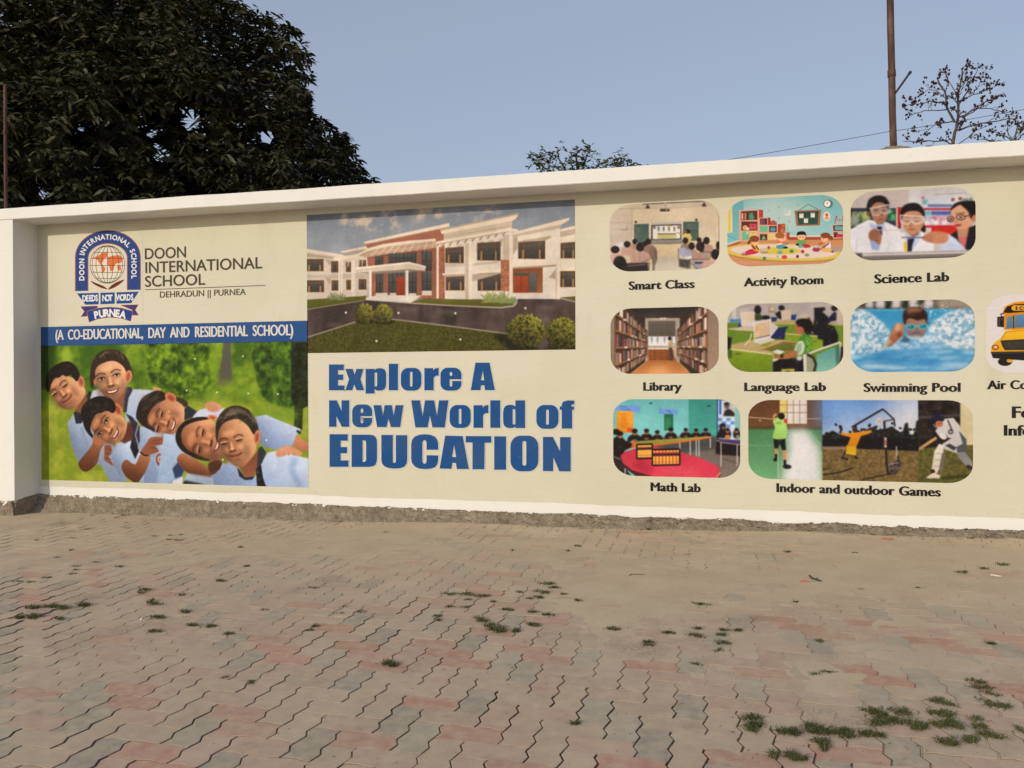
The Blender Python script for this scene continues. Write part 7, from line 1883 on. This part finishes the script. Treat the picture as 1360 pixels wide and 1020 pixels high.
leaf_cloud('inner_foliage', [q for q in inner if not in_hole(q[0])], M_MANGO, mango, 0.34, 7, 6, 0.9)

# --- leafy top of a small tree beyond the wall
def px_tree(name, label, depth, base_px, limbs, leafed, seed, leaf=0.0, buds=0.0, sub=2, tw=0.5, r0=0.05, trunk_r=0.09, group=None, spread=.6, rise=.15, kids=(2, 3), tl=.009):
    """limbs: polylines in photo pixels, given scattered depth so that the crown is round"""
    rnd = random.Random(seed)
    b_ = at_depth(base_px[0], base_px[1], depth)
    root = empty(name, (b_.x, depth, -0.05)); tag(root, label, 'tree', group)
    vs, fs, tips = [], [], []
    tube(vs, fs, [(b_.x + .15, depth, -0.1), (b_.x + .05, depth, b_.z * .5), tuple(b_)], [trunk_r * 1.6, trunk_r * 1.25, trunk_r], 8)
    for pts, r in limbs:
        off = rnd.uniform(-1, 1) * 0.045 * depth; q = []
        for i, (x, y) in enumerate(pts):
            v = at_depth(x, y, depth + off * i / max(1, len(pts) - 1)); q.append(v)
        # smooth wobble
        fine = []
        for a, c in zip(q, q[1:]):
            for t in (0, .33, .66): fine.append(a.lerp(c, t) + Vector((rnd.gauss(0, 1), rnd.gauss(0, 1), rnd.gauss(0, 1))) * (a - c).length * .035)
        fine.append(q[-1])
        rad_ = [r * (1 - .65 * i / len(fine)) for i in range(len(fine))]
        tube(vs, fs, fine, rad_, 6)
        for i in range(2, len(fine)):
            if rnd.random() < tw:
                d = (fine[i] - fine[i - 1]).normalized() + Vector((rnd.gauss(0, .7), rnd.gauss(0, .7), rnd.gauss(.2, .6)))
                grow(vs, fs, fine[i], d, tl * depth * rnd.uniform(.6, 1.4), rad_[i] * .6, sub, rnd, tips, spread, rise, kids, .7, 4)
        tips.append((fine[-1], (fine[-1] - fine[-2]).normalized()))
    put('trunk', mesh('trunk', vs, fs), M_BARK, root)
    if leaf > 0:
        cs = []
        for p, d in tips:
            for k in range(leafed):
                j = Vector((rnd.gauss(0, 1), rnd.gauss(0, 1), rnd.gauss(0, 1))) * leaf * 0.8
                cs.append((tuple(p + j), tuple(d)))
        leaf_cloud('crown', cs, M_LEAF2, root, leaf, 6, seed, .5)
    if buds > 0:
        vs, fs = [], []
        for p, d in tips:
            for k in range(rnd.choice((0, 0, 1, 1, 2))):
                c = p + Vector((rnd.gauss(0, 1), rnd.gauss(0, 1), rnd.gauss(0, 1))) * buds * .5; s = buds * rnd.uniform(.6, 1.2); b0 = len(vs)
                vs += [tuple(c + Vector(v) * s) for v in ((1, 0, 0), (-1, 0, 0), (0, 1, 0), (0, -1, 0), (0, 0, 1.2), (0, 0, -1.2))]
                fs += [(b0 + a, b0 + b, b0 + c_) for a, b, c_ in ((0, 2, 4), (2, 1, 4), (1, 3, 4), (3, 0, 4), (2, 0, 5), (1, 2, 5), (3, 1, 5), (0, 3, 5))]
        put('crown', mesh('crown', vs, fs), M_BUD, root)
    return root


px_tree('young_tree', 'small leafy tree top peeping over the middle of the wall', 22.0, (768, 262),
        [([(768, 262), (757, 235), (742, 212), (741, 198)], .035), ([(766, 255), (768, 225), (764, 206), (773, 197)], .04), ([(764, 250), (740, 232), (722, 222), (714, 213)], .03),
         ([(770, 250), (786, 226), (800, 216), (810, 209)], .03), ([(772, 255), (800, 232), (815, 224), (826, 220)], .02), ([(768, 255), (775, 222), (780, 204)], .03), ([(764, 258), (745, 236), (734, 224)], .025)],
        3, 8, leaf=0.15, sub=1, tw=.6, tl=.0055)
px_tree('young_tree', 'thin leafy sprig just showing above the wall beside the small tree', 22.0, (852, 250), [([(852, 250), (852, 232), (851, 220)], .012), ([(852, 236), (855, 224)], .008)], 2, 9, leaf=0.13, sub=0, tw=.3, trunk_r=.02)

Zp = lambda pts: [(1100 + x / 4.435, y / 4.435) for x, y in pts]
px_tree('silk_cotton_tree', 'bare spreading tree with dark buds beside the rusty pole', 42.0, (1266, 215),
        [(Zp([(738, 950), (745, 780), (765, 690), (760, 600), (768, 520), (790, 410)]), 0.082), (Zp([(745, 720), (705, 640), (690, 560), (650, 480), (640, 460)]), 0.058), (Zp([(765, 640), (800, 560), (850, 470), (880, 405)]), 0.038),
         (Zp([(700, 645), (640, 650), (560, 655), (480, 675)]), 0.029), (Zp([(690, 600), (600, 600), (520, 610), (445, 615)]), 0.029), (Zp([(770, 690), (850, 650), (920, 600), (990, 575)]), 0.038), (Zp([(765, 600), (860, 560), (930, 530), (990, 505)]), 0.029),
         (Zp([(768, 765), (850, 740), (940, 715), (1050, 705), (1160, 725)]), 0.043), (Zp([(745, 870), (690, 825), (600, 830), (520, 835), (440, 830)]), 0.038), (Zp([(755, 860), (820, 810), (870, 770), (930, 745)]), 0.029), (Zp([(730, 710), (650, 720), (590, 760), (530, 770)]), 0.024),
         (Zp([(765, 560), (700, 470), (690, 415)]), 0.024), (Zp([(770, 570), (800, 500), (815, 405)]), 0.024), (Zp([(800, 690), (880, 640), (960, 640), (1020, 660), (1110, 690)]), 0.029), (Zp([(690, 570), (620, 530), (590, 528), (530, 570)]), 0.019), (Zp([(850, 560), (900, 480), (900, 440)]), 0.019)],
        0, 21, buds=0.05, sub=2, tw=.85, trunk_r=.12, tl=.0062, spread=.5, rise=.1, group='bare silk cotton trees')
px_tree('silk_cotton_tree', 'low bare budding tree at the right edge behind the wall', 46.0, (1352, 215),
        [(Zp([(1110, 950), (1108, 820), (1115, 740)]), 0.067), (Zp([(1108, 860), (1040, 800), (990, 800)]), 0.038), (Zp([(1108, 840), (1060, 790), (1055, 755)]), 0.034), (Zp([(1110, 830), (1160, 780), (1200, 740)]), 0.038), (Zp([(1108, 870), (960, 840), (930, 820)]), 0.034), (Zp([(1110, 850), (1220, 800), (1300, 780)]), 0.034), (Zp([(1110, 870), (1010, 830), (880, 820)]), 0.029)],
        0, 33, buds=0.05, sub=2, tw=.85, trunk_r=.10, tl=.0062, spread=.5, rise=.1, group='bare silk cotton trees')

# ---------------------------------------------------------------- pipes on the wall, wire
def pole(label, px_top, px_bot, y, dia, extra, rod=False):
    b_ = at_depth(*px_bot, y); t_ = at_depth(*px_top, y)
    d = (t_ - b_).normalized(); t_ = t_ + d * extra; b_.z = TOP - 0.02
    root = empty('steel_pole', b_); tag(root, label, 'pole', 'rusty poles on the wall')
    vs, fs = [], []; n = 14; pts = [b_ + (t_ - b_) * k / n + Vector((noise.noise(Vector((k * .3, y, dia * 99))) * .006, 0, 0)) for k in range(n + 1)]
    tube(vs, fs, pts, [dia / 2] * (n + 1), 14)
    put('pipe', mesh('pipe', vs, fs, True), M_RUST, root)
    for k in range(2):
        vs, fs = [], []
        c = b_.lerp(t_, .28 + .36 * k); tube(vs, fs, [c - d * .03, c - d * .028, c + d * .028, c + d * .03], [dia / 2 * .98, dia / 2 * 1.18, dia / 2 * 1.18, dia / 2 * .98], 14)
        put('joint_collar', mesh('joint_collar', vs, fs, True), M_RUST, root)
    if rod:
        a = at_depth(1187.5, 126, y); e = at_depth(1209.3, 95.5, y - .03)
        vs, fs = [], []; tube(vs, fs, [a, e], [.0085, .0085], 8)
        tube(vs, fs, [e - (e - a).normalized() * .02, e + (e - a).normalized() * .005], [.012, .012], 8)
        put('side_rod', mesh('side_rod', vs, fs), M_DARKIRON, root)
    # mortar lump at the foot
    vs, fs = [], []
    for i in range(7):
        for k in range(16):
            a = k / 16 * 6.283; r_ = (0.20 if rod else 0.06) * (1 - i / 6 * .75) * (1 + .25 * noise.noise(Vector((math.cos(a) * 1.5, math.sin(a) * 1.5, i * .4 + y))))
            vs.append((b_.x + r_ * math.cos(a) * 1.0, b_.y + r_ * math.sin(a) * .45, TOP - .012 + .055 * (i / 6) ** .7 + .008 * noise.noise(Vector((a * 2, i, 3)))))
    for i in range(6):
        for k in range(16): fs.append((i * 16 + k, i * 16 + (k + 1) % 16, (i + 1) * 16 + (k + 1) % 16, (i + 1) * 16 + k))
    fs.append(tuple(6 * 16 + k for k in range(16)))
    put('mortar_foot', mesh('mortar_foot', vs, fs, True), M_FILLET, root)
    return root


pole('tall rusty pipe with a short slanting side rod standing on the wall', (1182, 0), (1186.8, 194), D - 0.24, 0.054, 1.1, True)
pole('thin rusty pipe rising before the dark mango tree', (6.6, 112), (7.6, 281), D - 0.10, 0.034, 0.0)

vs, fs = [], []
wp_ = [at_depth(x, y, 18.0) for x, y in ((700, 251), (860, 229), (975, 211), (1100, 189.4), (1181, 174.7), (1215, 170), (1290, 158), (1360, 145.5), (1500, 121), (1700, 84))]
tube(vs, fs, wp_, [.006] * len(wp_), 5)
wire = put('overhead_wire', mesh('overhead_wire', vs, fs), M_WIRE); tag(wire, 'thin dark wire sloping across the sky behind the rusty pole', 'wire')

# ---------------------------------------------------------------- weeds growing in the joints
def tuft(bl, cx, cy, rx, ry, n, h, rnd):
    vs, fs = bl
    sub = [(cx, cy, .7)] + [(cx + rx * rnd.gauss(0, .55), cy + ry * rnd.gauss(0, .6), rnd.uniform(.25, .6)) for _ in range(6)]
    for k in range(n):
        a = rnd.random() * 6.283; r_ = math.sqrt(rnd.random()); sx_, sy_, q_ = rnd.choice(sub)
        if rnd.random() < .08: q_ *= 2.6
        x, y = sx_ + rx * q_ * r_ * math.cos(a), sy_ + ry * q_ * r_ * math.sin(a); z = gz(x) - .004
        az = rnd.random() * 6.283; ln = h * rnd.uniform(.5, 1.5); lean = rnd.uniform(.35, 1.5); w_ = rnd.uniform(.0008, .0021)
        dx, dy = math.cos(az), math.sin(az); b0 = len(vs)
        p1 = (x + dx * ln * .35 * lean, y + dy * ln * .35 * lean, z + ln * .55); p2 = (x + dx * ln * lean, y + dy * ln * lean, z + ln * (.75 - .35 * lean))
        sx, sy = -dy * w_, dx * w_
        vs += [(x - sx, y - sy, z), (x + sx, y + sy, z), (p1[0] + sx, p1[1] + sy, p1[2]), (p1[0] - sx, p1[1] - sy, p1[2]), (p2[0], p2[1], max(p2[2], z + .004))]
        fs += [(b0, b0 + 1, b0 + 2, b0 + 3), (b0 + 3, b0 + 2, b0 + 4)]


rnd = random.Random(77)
BIG = [   # pieces (x, y, width px), label
    ([(1050, 970, 44), (1085, 969, 46), (1118, 972, 44), (1150, 975, 36), (1090, 984, 18), (1094, 992, 12)], 'long low strip of grass in a joint, lower right of the paving'),
    ([(1160, 946, 30), (1172, 952, 36), (1195, 945, 34), (1178, 960, 38), (1213, 961, 36), (1218, 966, 26)], 'branching ring of grass right of the long strip'),
    ([(1242, 948, 26), (1256, 950, 30), (1262, 960, 30), (1250, 963, 34), (1272, 966, 16)], 'ragged grass clump between the ring of grass and the tall right tuft'),
    ([(1250, 932, 22), (1262, 936, 16)], 'small oval grass tuft just above the ragged clump'),
    ([(1302, 906, 24), (1307, 914, 26), (1314, 922, 18), (1320, 936, 36), (1332, 939, 18)], 'tall grass tuft bending into a flat foot, near the right edge'),
    ([(1297, 956, 20), (1304, 966, 20), (1312, 975, 24), (1322, 978, 14)], 'slanting grass tuft below the bent one'),
    ([(1288, 984, 32), (1252, 986, 14), (1266, 986, 10)], 'grass tuft with a thin trailing runner, lowest at the right'),
    ([(1000, 953, 20), (1001, 961, 24), (998, 968, 10)], 'single upright dark tuft left of the long strip'),
    ([(1048, 1003, 26), (1060, 1007, 22), (1030, 1003, 10)], 'spidery grass tuft at the bottom edge of the photo'),
    ([(729, 775, 28), (720, 786, 24), (735, 780, 20), (718, 793, 14)], 'bushy two-lobed grass tuft in the middle of the paving'),
    ([(600, 789, 30), (624, 789, 34), (640, 791, 20)], 'wide feathery grass tuft left of the two-lobed one'),
    ([(637, 823, 26), (655, 831, 30), (668, 836, 26)], 'slanting grass tuft nearest below the feathery one'),
    ([(46, 806, 30), (66, 804, 30), (86, 806, 34), (110, 802, 28)], 'long wavy strip of grass on the left of the paving'),
    ([(42, 817, 34), (26, 819, 14)], 'short grass strip below the long wavy one'),
    ([(58, 706, 30), (88, 706, 34), (110, 703, 38), (120, 702, 14)], 'far grass strip close to the foot of the pillar'),
    ([(522, 882, 26), (512, 880, 12)], 'lone grass tuft in front of the blue words')]
for pieces, label in BIG:
    bl = ([], []); ax = ay = 0
    for x, y, wd in pieces:
        gx_, gy_ = on_ground(x, y + 1.5); s_ = gy_ / F_PX * 0.98
        rx = wd / 2 * s_ * .82; tuft(bl, gx_, gy_, rx, max(rx * .6, .016), int(34 + wd * 4.2), .026, rnd); ax += gx_; ay += gy_
    o = put('grass_tuft', mesh('grass_tuft', bl[0], bl[1]), M_GRASS); tag(o, label, 'grass', 'weed tufts in the paving joints')
SMALL = [(16, 700, 24), (33, 702, 10), (26, 710, 22), (96, 715, 22), (50, 717, 14), (140, 704, 18), (165, 701, 24), (155, 687, 10), (165, 684, 14), (124, 684, 12), (206, 712, 18), (225, 716, 16), (226, 711, 12), (237, 717, 14), (240, 710, 8), (95, 730, 10), (75, 740, 10), (100, 752, 24),
         (102, 757, 16), (96, 762, 16), (127, 747, 12), (160, 752, 18), (61, 767, 24), (40, 773, 16), (24, 772, 16), (81, 821, 18), (191, 782, 24), (185, 786, 12), (201, 800, 32), (203, 796, 8), (212, 818, 34), (247, 812, 24), (257, 829, 22), (277, 831, 26), (207, 837, 26), (304, 842, 26), (294, 770, 24),
         (320, 726, 8), (327, 751, 12), (241, 789, 8), (512, 707, 12), (646, 693, 14), (417, 781, 24), (456, 807, 20), (449, 815, 22), (479, 812, 26), (419, 832, 22), (412, 838, 14), (622, 797, 16), (597, 806, 24), (616, 806, 16), (582, 818, 14), (584, 823, 10), (672, 809, 22), (350, 810, 10), (655, 799, 10), (691, 786, 20), (704, 795, 14), (766, 797, 16), (747, 789, 10),
         (706, 812, 18), (727, 816, 18), (709, 829, 28), (686, 837, 24), (817, 834, 26), (889, 840, 26), (858, 852, 20), (862, 856, 14), (930, 801, 24), (927, 834, 16), (924, 843, 28), (959, 836, 18), (958, 843, 18), (980, 837, 18), (962, 854, 30), (957, 864, 12), (692, 695, 10), (710, 695, 10), (769, 724, 10), (861, 702, 8), (1090, 851, 16), (1082, 769, 16), (1088, 772, 8), (1280, 759, 18),
         (1306, 754, 10), (1334, 749, 18), (1046, 732, 12), (1135, 734, 10), (1056, 799, 10), (1317, 854, 16), (1220, 781, 8), (1289, 714, 8), (1115, 705, 6), (1160, 710, 8), (926, 882, 14), (765, 961, 16), (1102, 893, 18), (1088, 896, 16), (1356, 972, 18), (1352, 968, 8), (335, 907, 14), (630, 694, 8), (680, 640 + 90, 5), (755, 731, 5), (300, 900, 4), (1145, 783, 5)]
bl = ([], [])
for x, y, wd in SMALL:
    gx_, gy_ = on_ground(x, y + 1); s_ = gy_ / F_PX * .98; rx = wd / 2 * s_ * .8
    tuft(bl, gx_, gy_, rx, max(rx * .5, .012), int(10 + wd * 3.6), .021, rnd)
o = put('grass', mesh('grass', bl[0], bl[1]), M_GRASS); tag(o, 'small sprigs of grass scattered over the paving joints', 'grass', kind='stuff')

# ---------------------------------------------------------------- litter
def chip(name, label, cat, px, size, mat, seed, flat=.35):
    x, y = on_ground(*px); bm = bmesh.new(); bmesh.ops.create_icosphere(bm, subdivisions=2, radius=1.0)
    for v in bm.verts:
        k = 1 + .35 * noise.noise(v.co * 1.3 + Vector((seed, 0, 0)))
        v.co = Vector((x + v.co.x * size[0] * k, y + v.co.y * size[1] * k, gz(x) + size[2] * .5 + v.co.z * size[2] * k))
    o = put(name, bm_mesh(bm, name), mat); tag(o, label, cat); return o


M_BRICK, nt, b = mat_new('brick_chip', .95, .1); nt.links.new(ramp(nt, noise_tex(nt, 40, 4).outputs[0], [(.3, (.34, .12, .075)), (.7, (.45, .2, .13))]).outputs[0], b.inputs['Base Color'])
M_PAPER, nt, b = mat_new('paper', .8, .2); nt.links.new(ramp(nt, noise_tex(nt, 50, 3).outputs[0], [(.3, (.5, .47, .4)), (.7, (.66, .63, .56))]).outputs[0], b.inputs['Base Color'])
chip('brick_chip', 'red brick chip lying near the dirt fillet on the right', 'brick chip', (1178, 717), (.045, .02, .012), M_BRICK, 1)
chip('brick_chip', 'pale pink brick chip beside a dry twig, right of the middle', 'brick chip', (1069, 774), (.03, .015, .012), M_BRICK, 2)


def stick(name, label, cat, pix, r, mat):
    pts = []
    for x, y in pix:
        gx_, gy_ = on_ground(x, y); pts.append(Vector((gx_, gy_, gz(gx_) + r + .002)))
    vs, fs = [], []; tube(vs, fs, pts, [r * 1.1] + [r] * (len(pts) - 2) + [r * .6], 6)
    o = put(name, mesh(name, vs, fs), mat); tag(o, label, cat)


stick('paper_stick', 'white paper stick lying by a grass tuft on the left', 'litter', [(187, 824), (192, 821.5), (199, 819)], .006, M_PAPER)
stick('twig', 'bent dry twig lying in the dust right of the middle', 'twig', [(836, 766), (839, 764), (856, 764.5)], .004, M_BARK)
stick('twig', 'short dark twig beside the pale pink brick chip', 'twig', [(1075, 766), (1080, 770), (1091, 773)], .0055, M_BARK)
stick('paper_stick', 'whitish scrap of paper near the right edge', 'litter', [(1316, 765), (1322, 766), (1330, 767)], .006, M_PAPER)
# crumbs of grit near the foot of the wall and in the joints
vs, fs = [], []
for k in range(1500):
    if k < 900: x = rnd.uniform(-9, 6); y = D - DP * (x < X_PIL) - .10 - abs(rnd.gauss(0, .16))
    else: x, y = on_ground(rnd.uniform(-20, 1380), rnd.uniform(705, 1015))
    s_ = rnd.uniform(.0025, .0075) if k < 900 else rnd.uniform(.0015, .0045); b0 = len(vs); z = gz(x) + s_ * .3
    vs += [(x + s_ * rnd.uniform(.7, 1.3), y, z), (x - s_ * rnd.uniform(.7, 1.3), y, z), (x, y + s_, z), (x, y - s_, z), (x + rnd.gauss(0, .3) * s_, y, z + s_ * .9), (x, y, z - s_)]
    fs += [(b0 + a, b0 + c, b0 + d) for a, c, d in ((0, 2, 4), (2, 1, 4), (1, 3, 4), (3, 0, 4), (2, 0, 5), (1, 2, 5), (3, 1, 5), (0, 3, 5))]
o = put('gravel', mesh('gravel', vs, fs), M_FILLET); tag(o, 'loose grit along the foot of the wall', 'gravel', kind='stuff')
